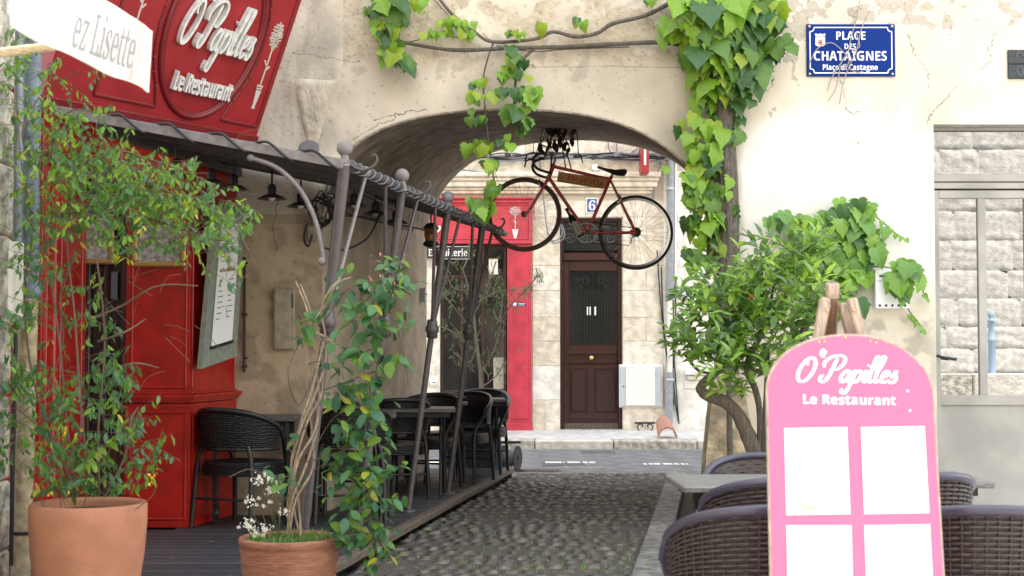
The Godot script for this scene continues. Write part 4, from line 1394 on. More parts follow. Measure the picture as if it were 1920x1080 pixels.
# ---------------------------------------------------------------- the leaning red fascia sign
func build_sign() -> void:
	var br := at(478, 268, 10.48)
	var bl := at(76, 193, 8.78)
	bl.y = br.y
	var tr := at(565, 5, 10.26)
	var X := (br - bl).normalized()
	var Yv := (tr - br).normalized()
	Yv = (Yv - X * X.dot(Yv)).normalized()
	var N := X.cross(Yv)
	var B := Basis(X, Yv, N)
	var base := Transform3D(B, br)
	var inv := base.affine_inverse()
	var L := br.distance_to(bl)
	var H := 1.55
	var sg := thing("restaurant_sign", "big red tilted sign board with an oval moulding and raised white lettering", "sign", br)
	var st := S()
	box(st, base * Transform3D(Basis(), Vector3(-L * 0.5, H * 0.5, -0.11)), Vector3(L, H, 0.22), 0.008)
	var board := part("board", st, M.red_sign, sg)
	st = S()
	box(st, base * Transform3D(Basis(), Vector3(-L * 0.5, 0.028, 0.012)), Vector3(L, 0.056, 0.026), 0.006)
	part("lower_rail", st, M.red_trim, board)
	var loc := func(px: float, py: float) -> Vector2:
		var p: Vector3 = inv * onplane(px, py, br, N)
		return Vector2(p.x, p.y)
	# oval moulding, two beads
	var ol: Vector2 = loc.call(296, 95)
	var orr: Vector2 = loc.call(488, 70)
	var ob: Vector2 = loc.call(368, 221)
	var oc := Vector2((ol.x + orr.x) * 0.5, 0.0)
	var rx := (orr.x - ol.x) * 0.5
	var ry := 0.60
	oc.y = ob.y + ry
	for e in [[1.0, 0.022, 0.020], [0.955, 0.012, 0.014]]:
		var ring := []
		for i in 65:
			var a := TAU * i / 64.0
			ring.append(base * Vector3(oc.x + cos(a) * rx * e[0], oc.y + sin(a) * (ry - rx * (1.0 - e[0])), 0.004))
		st = S()
		tube(st, ring, e[1], 8, false)
		part("oval_moulding", st, M.red_trim, board)
	# side panels: mouldings that follow the oval
	for side in [-1.0, 1.0]:
		var xe := -0.045 if side > 0.0 else -L + 0.45
		if side < 0.0: xe = loc.call(181, 159).x
		var xi: float = oc.x + side * rx * 0.72
		var line := [Vector2(xe, H - 0.3), Vector2(xe, 0.12), Vector2(xi, 0.12)]
		for i in 9:
			var a := lerpf(-0.72, 0.6, i / 8.0)
			line.append(Vector2(oc.x + side * (rx + 0.055) * cos(a), oc.y + (ry + 0.055) * sin(a)))
		line.append(Vector2(xe, H - 0.3))
		st = S()
		for i in line.size() - 1:
			bar(st, base * Vector3(line[i].x, line[i].y, 0.003), base * Vector3(line[i + 1].x, line[i + 1].y, 0.003), 0.022, 0.02, N, 0.006)
		part("panel_moulding", st, M.red_trim, board)
	# raised lettering
	var o0: Vector2 = loc.call(330, 74)
	var o1: Vector2 = loc.call(466, 122)
	var xh: float = (o1.x - o0.x) / 9.6
	script_word("letter", "O'Papilles", base * Vector3(o0.x - xh * 0.3, o0.y - 0.005, 0.006), xh, M.white_paint, sg, Basis(X, Yv * 1.95, N), 0.03, 0.105)
	var lc: Vector2 = loc.call(373, 166)
	var l0: Vector2 = loc.call(318, 140)
	var l1: Vector2 = loc.call(427, 178)
	var tl := text("lettering", "Le Restaurant", 0.085, M.white_paint, sg, base * Transform3D(Basis(), Vector3((l0.x + l1.x) * 0.5, (l0.y + l1.y) * 0.5 + 0.0, 0.032)), "Droid Sans", 700, 0.035, 1.0)
	var wd := (tl.mesh as TextMesh).get_aabb().size.x
	tl.global_transform = base * Transform3D(Basis.from_scale(Vector3((l1.x - l0.x) / wd * 0.94, 1.5, 1)), Vector3((l0.x + l1.x) * 0.5, (l0.y + l1.y) * 0.5, 0.032))
	var t1: Vector2 = loc.call(500, 122)
	topiary_emblem(sg, base * Transform3D(Basis(Vector3.BACK, 0.0), Vector3(t1.x, t1.y, 0.0)), 0.66, M.offwhite, 0.005, true)
	var t2: Vector2 = loc.call(258, 32)
	topiary_emblem(sg, base * Transform3D(Basis(), Vector3(t2.x, t2.y + 0.10, 0.0)), 0.66, M.offwhite, 0.005, true)
	# brackets that hold it to the wall
	st = S()
	for f in [0.12, 0.55, 0.9]:
		var p := base * Vector3(-L * f, 0.1, -0.2)
		bar(st, p, p - N * 0.35 + Vector3(0, 0.05, 0), 0.05, 0.05, Vector3.UP, 0.005)
	part("bracket", st, M.black, sg)

# ---------------------------------------------------------------- the glass-house style awning on leaning posts
func rail(d: float) -> Vector3:
	return Vector3(-0.957 + (d - 8.2) * 0.177, 2.415, -d)

func roofside(d: float) -> Vector3:
	if d <= 10.78:
		return Vector3(lerpf(-2.43, -2.06, (d - 8.2) / 2.58), lerpf(2.69, 2.73, (d - 8.2) / 2.58), -d)
	return Vector3(lerpf(-1.40, -1.06, (d - 10.79) / 2.41), lerpf(2.74, 2.69, (d - 10.79) / 2.41), -d)

func awning_y(x: float, d: float) -> float:
	var a := rail(d)
	var b := roofside(d)
	return lerpf(a.y, b.y, clampf((a.x - x) / (a.x - b.x), 0.0, 1.0)) - 0.012

func build_awning() -> void:
	var o := thing("awning", "grey metal awning on leaning posts with ball finials over the terrace", "awning", Vector3(-1, DECK, -10))
	for seg in [[8.2, 10.775], [10.79, 13.2]]:
		var n := 5
		for i in n:
			var d0 := lerpf(seg[0], seg[1], float(i) / n)
			var d1 := lerpf(seg[0], seg[1], float(i + 1) / n) - 0.006
			var st := S()
			var q := [rail(d0) + Vector3(0.02, 0, 0), rail(d1) + Vector3(0.02, 0, 0), roofside(d1), roofside(d0)]
			slab_into(st, q, 0, 0, 1, 1, 0.012, 0.0)
			part("roof_panel", st, M.steel, o)
			st = S()
			bar(st, rail(d0) + Vector3(0, -0.02, 0), roofside(d0) + Vector3(0, -0.02, 0), 0.03, 0.03, Vector3.UP, 0.004)
			if i > 0: part("rafter", st, M.steel, o)
	var st := S()
	var wb := []
	bar(st, roofside(8.3) + Vector3(0.03, -0.05, 0), roofside(10.7) + Vector3(0.03, -0.05, 0), 0.06, 0.09, Vector3.UP, 0.006)
	bar(st, roofside(10.83) + Vector3(0.03, -0.05, 0), roofside(13.2) + Vector3(0.03, -0.05, 0), 0.06, 0.09, Vector3.UP, 0.006)
	part("wall_beam", st, M.steel, o)
	st = S()
	var fa := rail(8.2) + Vector3(0.0, -0.01, 0.03)
	var fb := fa + (roofside(8.2) - rail(8.2)) * 1.12
	bar(st, fa, fb, 0.012, 0.055, Vector3.UP, 0.003)
	part("front_bar", st, M.steel_light, o)
	st = S()
	tube(st, [rail(8.18), rail(13.25)], 0.027, 10)
	var rl := part("rail", st, M.steel, o)
	# wire wound round the rail and the front bar
	st = S()
	var hel := []
	var steps := 360
	for i in steps:
		var f := float(i) / steps
		var c := rail(lerpf(8.3, 13.1, f))
		var a := f * TAU * 34.0
		hel.append(c + Vector3(cos(a), sin(a), 0) * 0.032)
	tube(st, hel, 0.005, 4)
	part("wire", st, M.greycable, rl)
	st = S()
	for f in [0.08, 0.24, 0.40, 0.58, 0.75]:
		var p := fa.lerp(fb, f)
		tube(st, spline([p + Vector3(0.10, -0.055, 0.01), p + Vector3(0.06, -0.03, 0.03), p + Vector3(-0.03, 0.045, 0.028), p + Vector3(-0.10, 0.05, 0.0), p + Vector3(-0.22, 0.052, -0.03)], 4), 0.008, 6)
	part("wire", st, M.cable, o)
	# posts
	var feet := [[563, 1057, 8.2], [672, 1002, 9.5], [765, 958, 10.87], [840, 925, 12.2]]
	for i in 4:
		var d: float = feet[i][2]
		var tp := rail(d)
		var ft := at(feet[i][0], feet[i][1], d)
		ft.y = DECK
		var jn := tp.lerp(ft, 0.40)
		st = S()
		var ps := [ft, ft + (tp - ft) * 0.01, jn, tp]
		tube(st, ps, [0.030, 0.027, 0.028, 0.036] if i == 0 else [0.027, 0.022, 0.023, 0.029], 12)
		var post := part("post", st, M.steel, o)
		st = S()
		ball(st, jn, 0.052, 16)
		lathe(st, [Vector2(0.03, -0.07), Vector2(0.042, -0.06), Vector2(0.04, 0.06), Vector2(0.03, 0.075)], 14, Transform3D(Basis(), jn))
		part("joint", st, M.steel, post)
		st = S()
		ball(st, tp + Vector3(0.0, 0.085, 0.0), 0.047, 18)
		lathe(st, [Vector2(0.04, -0.02), Vector2(0.026, 0.02), Vector2(0.022, 0.05)], 12, Transform3D(Basis(), tp))
		part("finial", st, M.steel_light, post)
		st = S()
		lathe(st, [Vector2(0.055, 0.0), Vector2(0.055, 0.012), Vector2(0.035, 0.02)], 12, Transform3D(Basis(), ft))
		part("foot_plate", st, M.steel, post)
		for s in [-1.0, 1.0]:
			if i == 0 and s < 0.0: continue
			st = S()
			var e := rail(d + s * 0.42)
			tube(st, [e, e + Vector3(0, -0.03, 0), jn], 0.012, 8)
			ball(st, e, 0.036, 12)
			part("brace", st, M.steel_light if i == 0 else M.steel, post)
		st = S()
		var hk := tp + Vector3(0.03, -0.01, 0.01)
		tube(st, spline([hk, hk + Vector3(0.06, -0.03, 0), hk + Vector3(0.12, -0.02, 0), hk + Vector3(0.155, 0.02, 0), hk + Vector3(0.145, 0.055, 0), hk + Vector3(0.125, 0.045, 0)], 4), [0.011, 0.011, 0.01, 0.01, 0.01, 0.01, 0.01, 0.009, 0.009, 0.009, 0.009, 0.009, 0.009, 0.008, 0.008, 0.008, 0.008, 0.007, 0.007, 0.007, 0.007], 8)
		part("hook", st, M.steel, post)
	# the big curved bracket at the corner post
	st = S()
	tube(st, pxline([[470, 296, 8.2], [520, 315, 8.2], [562, 355, 8.2], [590, 410, 8.2], [603, 462, 8.2], [607, 492, 8.2]], 5), 0.014, 8)
	ball(st, at(470, 296, 8.2), 0.022)
	ball(st, at(604, 490, 8.2), 0.026)
	part("curved_brace", st, M.steel_light, o)
	build_lamps()

func build_lamps() -> void:
	var st := S()
	# lamp prototype: origin at the top of the stem, 0.2 m long
	var lamp := thing("pendant_lamp", "", "lamp", Vector3.ZERO, "small pendant lamps under the awning")
	tube(st, [Vector3(0, 0, 0), Vector3(0, -0.13, 0)], 0.008, 6)
	lathe(st, [Vector2(0.028, -0.185), Vector2(0.03, -0.13), Vector2(0.018, -0.11), Vector2(0.0, -0.108)], 12)
	part("stem", st, M.black, lamp)
	st = S()
	lathe(st, [Vector2(0.105, -0.215), Vector2(0.06, -0.188), Vector2(0.028, -0.18)], 18)
	lathe(st, [Vector2(0.026, -0.183), Vector2(0.058, -0.191), Vector2(0.105, -0.2155)], 18)
	part("shade", st, mat(lin(0.06, 0.055, 0.052), 0.45), lamp)
	st = S()
	ball(st, Vector3(0, -0.20, 0), 0.027, 12)
	part("bulb", st, mat(lin(0.62, 0.58, 0.50), 0.3), lamp)
	var L := [[330, 335, 8.9, "nearest the red entrance"], [396, 342, 9.3, "beside the gilt picture"], [438, 352, 9.5, "above the menu board"], [510, 352, 9.9, "in front of the corbel wall"], [564, 384, 10.4, "left of the cable tangle"], [618, 392, 10.9, "just right of the corner post"], [664, 402, 11.3, "between the first two posts"], [704, 420, 11.6, "left of the second post"], [742, 434, 12.1, "deepest in the passage"]]
	for i in L.size():
		var p := at(L[i][0], L[i][1], L[i][2])
		var y := awning_y(p.x, L[i][2])
		var u: Node3D = lamp
		if i > 0:
			u = lamp.duplicate()
			u.name = "pendant_lamp"
			add_child(u, true)
		u.position = Vector3(p.x, y, p.z)
		u.set_meta("label", "small pendant lamp with flat dark shade under the awning, " + L[i][3])
	# tangle of black cable on the wall
	var c := at(605, 400, 10.72)
	var cc := thing("cable_tangle", "black tangle of cable hung on the wall under the awning", "cable", c)
	st = S()
	for k in 5:
		var pts := []
		var ph := rr(0, TAU)
		for i in 18:
			var a := i * 0.55 + ph
			pts.append(c + Vector3(cos(a) * rr(0.03, 0.11), sin(a) * rr(0.05, 0.15) + 0.02, rr(0.0, 0.06)))
		tube(st, spline(pts, 3), 0.005, 5)
	part("coil", st, M.cable, cc)
	st = S()
	tube(st, pxline([[585, 440, 10.7], [578, 462, 10.72], [570, 448, 10.74], [575, 420, 10.74]], 5), 0.008, 6)
	tube(st, pxline([[598, 452, 10.7], [612, 466, 10.6], [650, 467, 10.9], [690, 445, 11.2], [712, 402, 11.6]], 6), 0.008, 6)
	tube(st, pxline([[600, 380, 10.7], [650, 400, 11.0], [720, 418, 11.8], [790, 430, 12.6], [820, 445, 13.0]], 6), 0.008, 6)
	tube(st, pxline([[640, 405, 10.9], [690, 408, 11.4], [740, 425, 12.0], [775, 432, 12.5]], 6), 0.006, 6)
	part("loose_cable", st, M.cable, cc)
	st = S()
	box(st, Transform3D(Basis(), at(585, 438, 10.76)), Vector3(0.06, 0.12, 0.06), 0.006)
	part("socket_box", st, M.beige_box, cc)
	# floodlight on the awning, seen from behind
	var fl := thing("floodlight", "small round grey floodlight lying on the awning edge", "floodlight", at(580, 285, 8.6))
	st = S()
	var fp := at(580, 284, 8.6)
	lathe(st, [Vector2(0.0, -0.05), Vector2(0.03, -0.045), Vector2(0.055, 0.0), Vector2(0.062, 0.03), Vector2(0.05, 0.034), Vector2(0.0, 0.026)], 18, Transform3D(Basis(Vector3.RIGHT, 1.1), fp))
	part("housing", st, M.steel, fl)
	st = S()
	tube(st, [fp + Vector3(0, -0.05, 0), Vector3(fp.x, awning_y(fp.x, 8.6), fp.z)], 0.012, 6)
	part("bracket", st, M.steel, fl)
	# amber lantern at the end of the rail
	var al := thing("amber_lantern", "dark lantern with an amber glass at the end of the awning rail", "lantern", at(808, 440, 12.9))
	var ap := at(808, 440, 12.9)
	st = S()
	lathe(st, [Vector2(0.05, -0.11), Vector2(0.075, -0.09), Vector2(0.06, -0.06)], 14, Transform3D(Basis(), ap))
	part("base", st, M.black, al)
	st = S()
	lathe(st, [Vector2(0.06, 0.05), Vector2(0.075, 0.06), Vector2(0.04, 0.10), Vector2(0.0, 0.11)], 14, Transform3D(Basis(), ap))
	tube(st, [ap + Vector3(0, 0.1, 0), Vector3(ap.x, awning_y(ap.x, 12.9), ap.z)], 0.008, 6)
	part("cap", st, M.black, al)
	st = S()
	lathe(st, [Vector2(0.05, -0.06), Vector2(0.062, 0.0), Vector2(0.055, 0.05)], 14, Transform3D(Basis(), ap))
	part("glass", st, M.amber, al)
	st = S()
	box(st, Transform3D(Basis(), ap + Vector3(0.04, -0.2, 0)), Vector3(0.05, 0.16, 0.02), 0.004)
	part("tag", st, M.red_trim, al)

# ---------------------------------------------------------------- woven chairs and tables
func make_chair(label: String, group: String, wm: Material, rim: Material, deep: bool) -> Node3D: # faces -z, origin on the floor
	var o := thing("wicker_chair", label, "chair", Vector3.ZERO, group)
	var R := 0.265
	var H := func(a: float) -> float: return 0.81 - 0.15 * pow(absf(a) / 1.75, 2.2)
	var P := func(a: float, y: float, out: float) -> Vector3:
		var lean := (y - 0.42) * 0.16
		var r := R + lean * 0.5 + out
		return Vector3(sin(a) * r, y, cos(a) * (r * 0.94 + lean * 0.4))
	var lo := 0.44 if deep else 0.54
	# weave: horizontal strands that pass before and behind the uprights
	var st := S()
	var ribs := 25
	var rows := 20 if deep else 16
	for j in rows:
		var pts := []
		for i in ribs * 2 + 1:
			var a := lerpf(-1.68, 1.68, i / (ribs * 2.0))
			var y := lerpf(lo, H.call(a) - 0.01, (j + 0.5) / rows)
			var ph := 1.0 if (i / 2 + j) % 2 == 0 else -1.0
			pts.append(P.call(a, y, 0.0055 * (ph if i % 2 == 0 else 0.0)))
		tube(st, pts, 0.0075, 5, false, 0.75)
	for i in ribs + 1:
		var a := lerpf(-1.68, 1.68, float(i) / ribs)
		tube(st, [P.call(a, lo, 0.0), P.call(a, lerpf(lo, H.call(a), 0.5), 0.0), P.call(a, H.call(a), 0.0)], 0.0045, 4, false)
	# thin backing so that little shows through
	st.set_smooth_group(1)
	for i in 24:
		var a0 := lerpf(-1.68, 1.68, i / 24.0)
		var a1 := lerpf(-1.68, 1.68, (i + 1) / 24.0)
		quad(st, P.call(a0, lo, -0.006), P.call(a1, lo, -0.006), P.call(a1, H.call(a1), -0.006), P.call(a0, H.call(a0), -0.006))
	st.set_smooth_group(-1)
	part("woven_back", st, wm, o)
	st = S()
	var pr := []
	for i in 31:
		var a := lerpf(-1.75, 1.75, i / 30.0)
		pr.append(P.call(a, H.call(a), 0.0))
	var first: Vector3 = pr[0]
	var last: Vector3 = pr[30]
	pr.push_front(first + Vector3(0.0, -0.06, -0.05))
	pr.append(last + Vector3(0.0, -0.06, -0.05))
	tube(st, pr, 0.019, 8)
	var lw := []
	for i in 25:
		lw.append(P.call(lerpf(-1.7, 1.7, i / 24.0), lo, 0.0))
	tube(st, lw, 0.012, 6)
	part("rim", st, rim, o)
	# seat with a woven apron
	st = S()
	var seat := []
	for i in 28:
		var a := TAU * i / 28.0
		var sq := 1.0 / pow(pow(absf(cos(a)), 3.0) + pow(absf(sin(a)), 3.0), 1.0 / 3.0)
		seat.append(Vector2(cos(a) * 0.245 * sq, sin(a) * 0.235 * sq + 0.01))
	prism(st, seat, -0.012, 0.012, Transform3D(Basis(Vector3(1, 0, 0), Vector3(0, 0, -1), Vector3(0, 1, 0)), Vector3(0, 0.437, 0)))
	part("seat", st, wm, o)
	st = S()
	for j in 6:
		var pts := []
		for i in 57:
			var a := TAU * i / 56.0
			var sq := 1.0 / pow(pow(absf(cos(a)), 3.0) + pow(absf(sin(a)), 3.0), 1.0 / 3.0)
			var ph := 0.004 * (1.0 if (i + j) % 2 == 0 else -1.0)
			pts.append(Vector3(cos(a) * (0.248 * sq + ph), 0.363 + j * 0.013, -sin(a) * (0.238 * sq + ph) - 0.01))
		tube(st, pts, 0.0075, 4, false)
	part("apron", st, wm, o)
	for sx in [-1.0, 1.0]:
		for sz in [-1.0, 1.0]:
			st = S()
			var topp := Vector3(sx * 0.225, 0.43, sz * 0.205)
			var pts := [Vector3(sx * 0.245, 0.0, sz * 0.245), topp]
			if sz < 0.0:
				pts.append(Vector3(sx * 0.275, 0.60, -0.10))
				pts.append(Vector3(sx * 0.285, 0.655, -0.06))
			else:
				pts.append(P.call(sx * 0.75, 0.56, 0.004))
			tube(st, spline(pts, 4), 0.017, 8)
			part("leg", st, rim, o)
	st = S()
	tube(st, [Vector3(-0.235, 0.2, 0.225), Vector3(0.235, 0.2, 0.225)], 0.010, 6)
	part("stretcher", st, rim, o)
	return o

func place(src: Node3D, first: bool, p: Vector3, turn: float, label: String) -> Node3D:
	var u := src
	if not first:
		u = src.duplicate()
		u.name = src.name
		add_child(u, true)
	u.position = p
	u.rotation.y = turn
	u.set_meta("label", label)
	return u

func make_table(label: String, group: String, w: float, dd: float, m: Material, scroll: bool) -> Node3D:
	var o := thing("terrace_table", label, "table", Vector3.ZERO, group)
	var st := S()
	box(st, Transform3D(Basis(), Vector3(0, 0.725, 0)), Vector3(w, 0.028, dd), 0.006)
	part("table_top", st, m, o)
	st = S()
	for s in [-1.0, 1.0]:
		st = S()
		box(st, Transform3D(Basis(), Vector3(0, 0.69, s * dd * 0.36)), Vector3(w * 0.86, 0.04, 0.025), 0.003)
		part("rail", st, M.black, o)
	for s in [-1.0, 1.0]:
		st = S()
		if scroll:
			# crossed folding legs
			tube(st, spline([Vector3(s * w * 0.30, 0.70, -dd * 0.34 * s), Vector3(s * w * 0.30, 0.35, 0), Vector3(s * w * 0.30, 0.03, dd * 0.4 * s)], 4), 0.012, 6)
			tube(st, spline([Vector3(s * w * 0.34, 0.70, dd * 0.34 * s), Vector3(s * w * 0.34, 0.35, 0), Vector3(s * w * 0.34, 0.03, -dd * 0.4 * s)], 4), 0.012, 6)
			part("crossed_leg", st, M.black, o)
		else:
			box(st, Transform3D(Basis(), Vector3(s * w * 0.40, 0.355, -dd * 0.40)), Vector3(0.035, 0.71, 0.035), 0.004)
			part("leg", st, M.black, o)
			st = S()
			box(st, Transform3D(Basis(), Vector3(s * w * 0.40, 0.355, dd * 0.40)), Vector3(0.035, 0.71, 0.035), 0.004)
			part("leg", st, M.black, o)
			# curled iron foot
			st = S()
			var sp := []
			for i in 18:
				var a := i * 0.45
				sp.append(Vector3(s * w * 0.40 + 0.02, 0.075, dd * 0.40 + 0.05) + Vector3(0, sin(a), cos(a)) * (0.07 - 0.003 * i))
			tube(st, sp, 0.010, 6)
			part("scroll_foot", st, M.black, o)
	return o

func build_deck_furniture() -> void:
	# wooden deck, one plank after the other across the terrace
	var dk := thing("terrace_deck", "dark weathered plank deck of the terrace under the awning", "deck", Vector3(-1.2, 0, -11))
	var d := 6.6
	var i := 0
	while d < 14.95:
		var w := 0.142
		var xr := -0.855 + (d + w * 0.5 - 9.2) * 0.15 - 0.05
		var xl := -3.4
		if d > 9.75 and d < 10.78: xl = -2.3
		if d >= 10.66: xl = -1.47 + (d - 10.8) * 0.14 + 0.05
		var st := S()
		var y := DECK - 0.004 + rr(-0.0025, 0.0025)
		bx(st, Vector3(xl, y - 0.028, -d - w + 0.007), Vector3(xr, y, -d), 0.004)
		part("plank", st, M.deck[rng.randi() % 4], dk)
		d += w
		i += 1
	var st := S()
	bx(st, Vector3(-3.4, 0.0, -10.7), Vector3(-1.6, DECK - 0.04, -6.7))
	prism(st, [Vector2(-1.7, 6.7), Vector2(-1.32, 6.7), Vector2(-0.08, 14.9), Vector2(-0.85, 14.9), Vector2(-1.4, 10.9)], 0.0, DECK - 0.04, Transform3D(Basis(Vector3(1, 0, 0), Vector3(0, 0, -1), Vector3(0, 1, 0)), Vector3.ZERO))
	part("deck_frame", st, M.black, dk)
	var E := func(dd: float, off: float, y: float) -> Vector3: return Vector3(-0.855 + (dd - 9.2) * 0.15 + off, y, -dd)
	for s in [[6.6, 11.6], [11.61, 14.97]]:
		st = S()
		bar(st, E.call(s[0], -0.02, DECK - 0.022), E.call(s[1], -0.02, DECK - 0.022), 0.075, 0.05, Vector3.UP, 0.006)
		part("edge_board", st, M.deck_edge, dk)
	st = S()
	bx(st, Vector3(-0.85, 0.01, -15.0), Vector3(0.0, DECK - 0.01, -14.955), 0.006)
	part("end_board", st, M.deck_edge, dk)
	# a few dry leaves lying about
	var fl := []
	for k in 46:
		var dd := rr(7.6, 13.5)
		var on := k % 3 > 0
		var x := -0.95 + (dd - 9.2) * 0.15 - rr(0.0, 1.0) if on else -0.75 + (dd - 9.2) * 0.15 + rr(0, 1.3)
		var s := rr(0.02, 0.045)
		fl.append(Transform3D(Basis(Vector3.UP, rr(-PI, PI)) * Basis(Vector3.RIGHT, -PI / 2 + rr(-0.25, 0.25)) * Basis.from_scale(Vector3.ONE * s), Vector3(x, (DECK if on else 0.045) + 0.004, -dd)))
	var lm := MultiMesh.new()
	lm.transform_format = MultiMesh.TRANSFORM_3D
	lm.mesh = leaf_mesh("oval", mat(lin(0.30, 0.20, 0.08), 0.8))
	lm.instance_count = fl.size()
	for k in fl.size(): lm.set_instance_transform(k, fl[k])
	var ln := MultiMeshInstance3D.new()
	ln.name = "fallen_leaves"
	ln.multimesh = lm
	ln.set_meta("kind", "stuff")
	add_child(ln)
	tag(ln, "small dry leaves scattered on the deck and cobbles", "leaves")
	# black chairs and tables
	var g := "black woven chairs on the deck under the awning"
	var ch := make_chair("", g, M.wicker_black, M.wicker_black, false)
	var list := [[455, 10.05, -0.45, "black woven chair by the red pillar, its back to the square"], [655, 10.35, 0.15, "black woven chair half hidden behind the honeysuckle leaves"], [600, 11.05, 2.6, "black woven chair between the twisted stems and the wall, facing the square"], [738, 12.0, 0.3, "black woven chair just past the honeysuckle on the deck"], [800, 12.7, 2.9, "black woven chair behind the third awning post"], [815, 13.5, 0.2, "black woven chair at the far tables, its back to the near ones"], [862, 13.4, 2.8, "black woven chair between the third and the fourth post"], [900, 14.35, 3.0, "farthest black woven chair, beside the blue panel"]]
	for k in list.size():
		var e: Array = list[k]
		var x := at(e[0], 800, e[1]).x
		place(ch, k == 0, Vector3(x, DECK, -e[1]), e[2], e[3])
	var tg := "dark tables on the deck under the awning"
	var tb := make_table("", tg, 0.62, 0.62, M.table, false)
	var tl := [[478, 10.45, "dark table against the red pillar base"], [665, 10.9, "dark table behind the honeysuckle"]]
	for k in tl.size():
		place(tb, k == 0, Vector3(at(tl[k][0], 800, tl[k][1]).x, DECK, -tl[k][1]), 0.08, tl[k][2])
	var t2 := make_table("", tg, 0.60, 0.6, M.table, true)
	tl = [[785, 11.9, "folding table behind the third awning post"], [815, 13.3, "folding table in the passage before the shop window"], [890, 14.2, "farthest folding table, beside the last awning post"]]
	for k in tl.size():
		place(t2, k == 0, Vector3(at(tl[k][0], 800, tl[k][1]).x, DECK, -tl[k][1]), 0.05, tl[k][2])
	# blue panel at the end of the deck
	var bp := thing("blue_panel", "worn teal blue panel standing at the far end of the deck", "panel", at(905, 868, 14.85))
	var a := at(838, 868, 14.85)
	var b := at(936, 762, 14.85)
	st = S()
	bx(st, Vector3(a.x, DECK, -14.85), Vector3(b.x - 0.05, b.y, -14.82), 0.004)
	part("sheet", st, M.teal, bp)
	st = S()
	bx(st, Vector3(b.x - 0.05, DECK, -14.87), Vector3(b.x, b.y + 0.01, -14.80), 0.006)
	part("edge_post", st, M.teal_edge, bp)
	# cable reel on the street
	var rp := ground(957, 884)
	var cr := thing("cable_reel", "black cable drum with a carrying handle at the end of the deck", "cable reel", rp)
	var ax := Vector3(0.93, 0, 0.36).normalized()
	var bb := Basis(Vector3.UP.cross(ax).normalized(), ax, Vector3.ZERO)
	bb.z = bb.x.cross(bb.y)
	for s in [-1.0, 1.0]:
		st = S()
		lathe(st, [Vector2(0.0, -0.006), Vector2(0.135, -0.006), Vector2(0.14, 0.0), Vector2(0.135, 0.006), Vector2(0.0, 0.006)], 24, Transform3D(bb, rp + Vector3(0, 0.15, 0) + ax * s * 0.085), false)
		part("flange", st, M.rubber, cr)
	st = S()
	for k in 9:
		lathe(st, [Vector2(0.078, -0.009), Vector2(0.088, 0.0), Vector2(0.078, 0.009)], 18, Transform3D(bb, rp + Vector3(0, 0.15, 0) + ax * (-0.072 + k * 0.018)))
	part("wound_cable", st, M.greycable, cr)
	st = S()
	tube(st, [rp + Vector3(0, 0.15, 0) - ax * 0.1, rp + Vector3(0, 0.15, 0) + ax * 0.1], 0.02, 10)
	var hb := rp - ax * 0.12
	tube(st, spline([hb + Vector3(0, 0.01, 0.1), hb + Vector3(0, 0.01, -0.1), hb + Vector3(0, 0.2, -0.03), hb + Vector3(0, 0.32, 0)], 4), 0.011, 6)
	tube(st, [hb + Vector3(0, 0.32, 0), hb + Vector3(0, 0.325, 0) + ax * 0.24], 0.016, 8)
	part("stand", st, M.rubber, cr)
	st = S()
	tube(st, spline([rp + Vector3(0.0, 0.07, 0.05), rp + Vector3(0.06, 0.02, 0.12), rp + Vector3(0.14, 0.018, 0.08), rp + Vector3(0.10, 0.018, -0.04)], 5), 0.008, 6)
	part("plug_lead", st, M.rubber, cr)

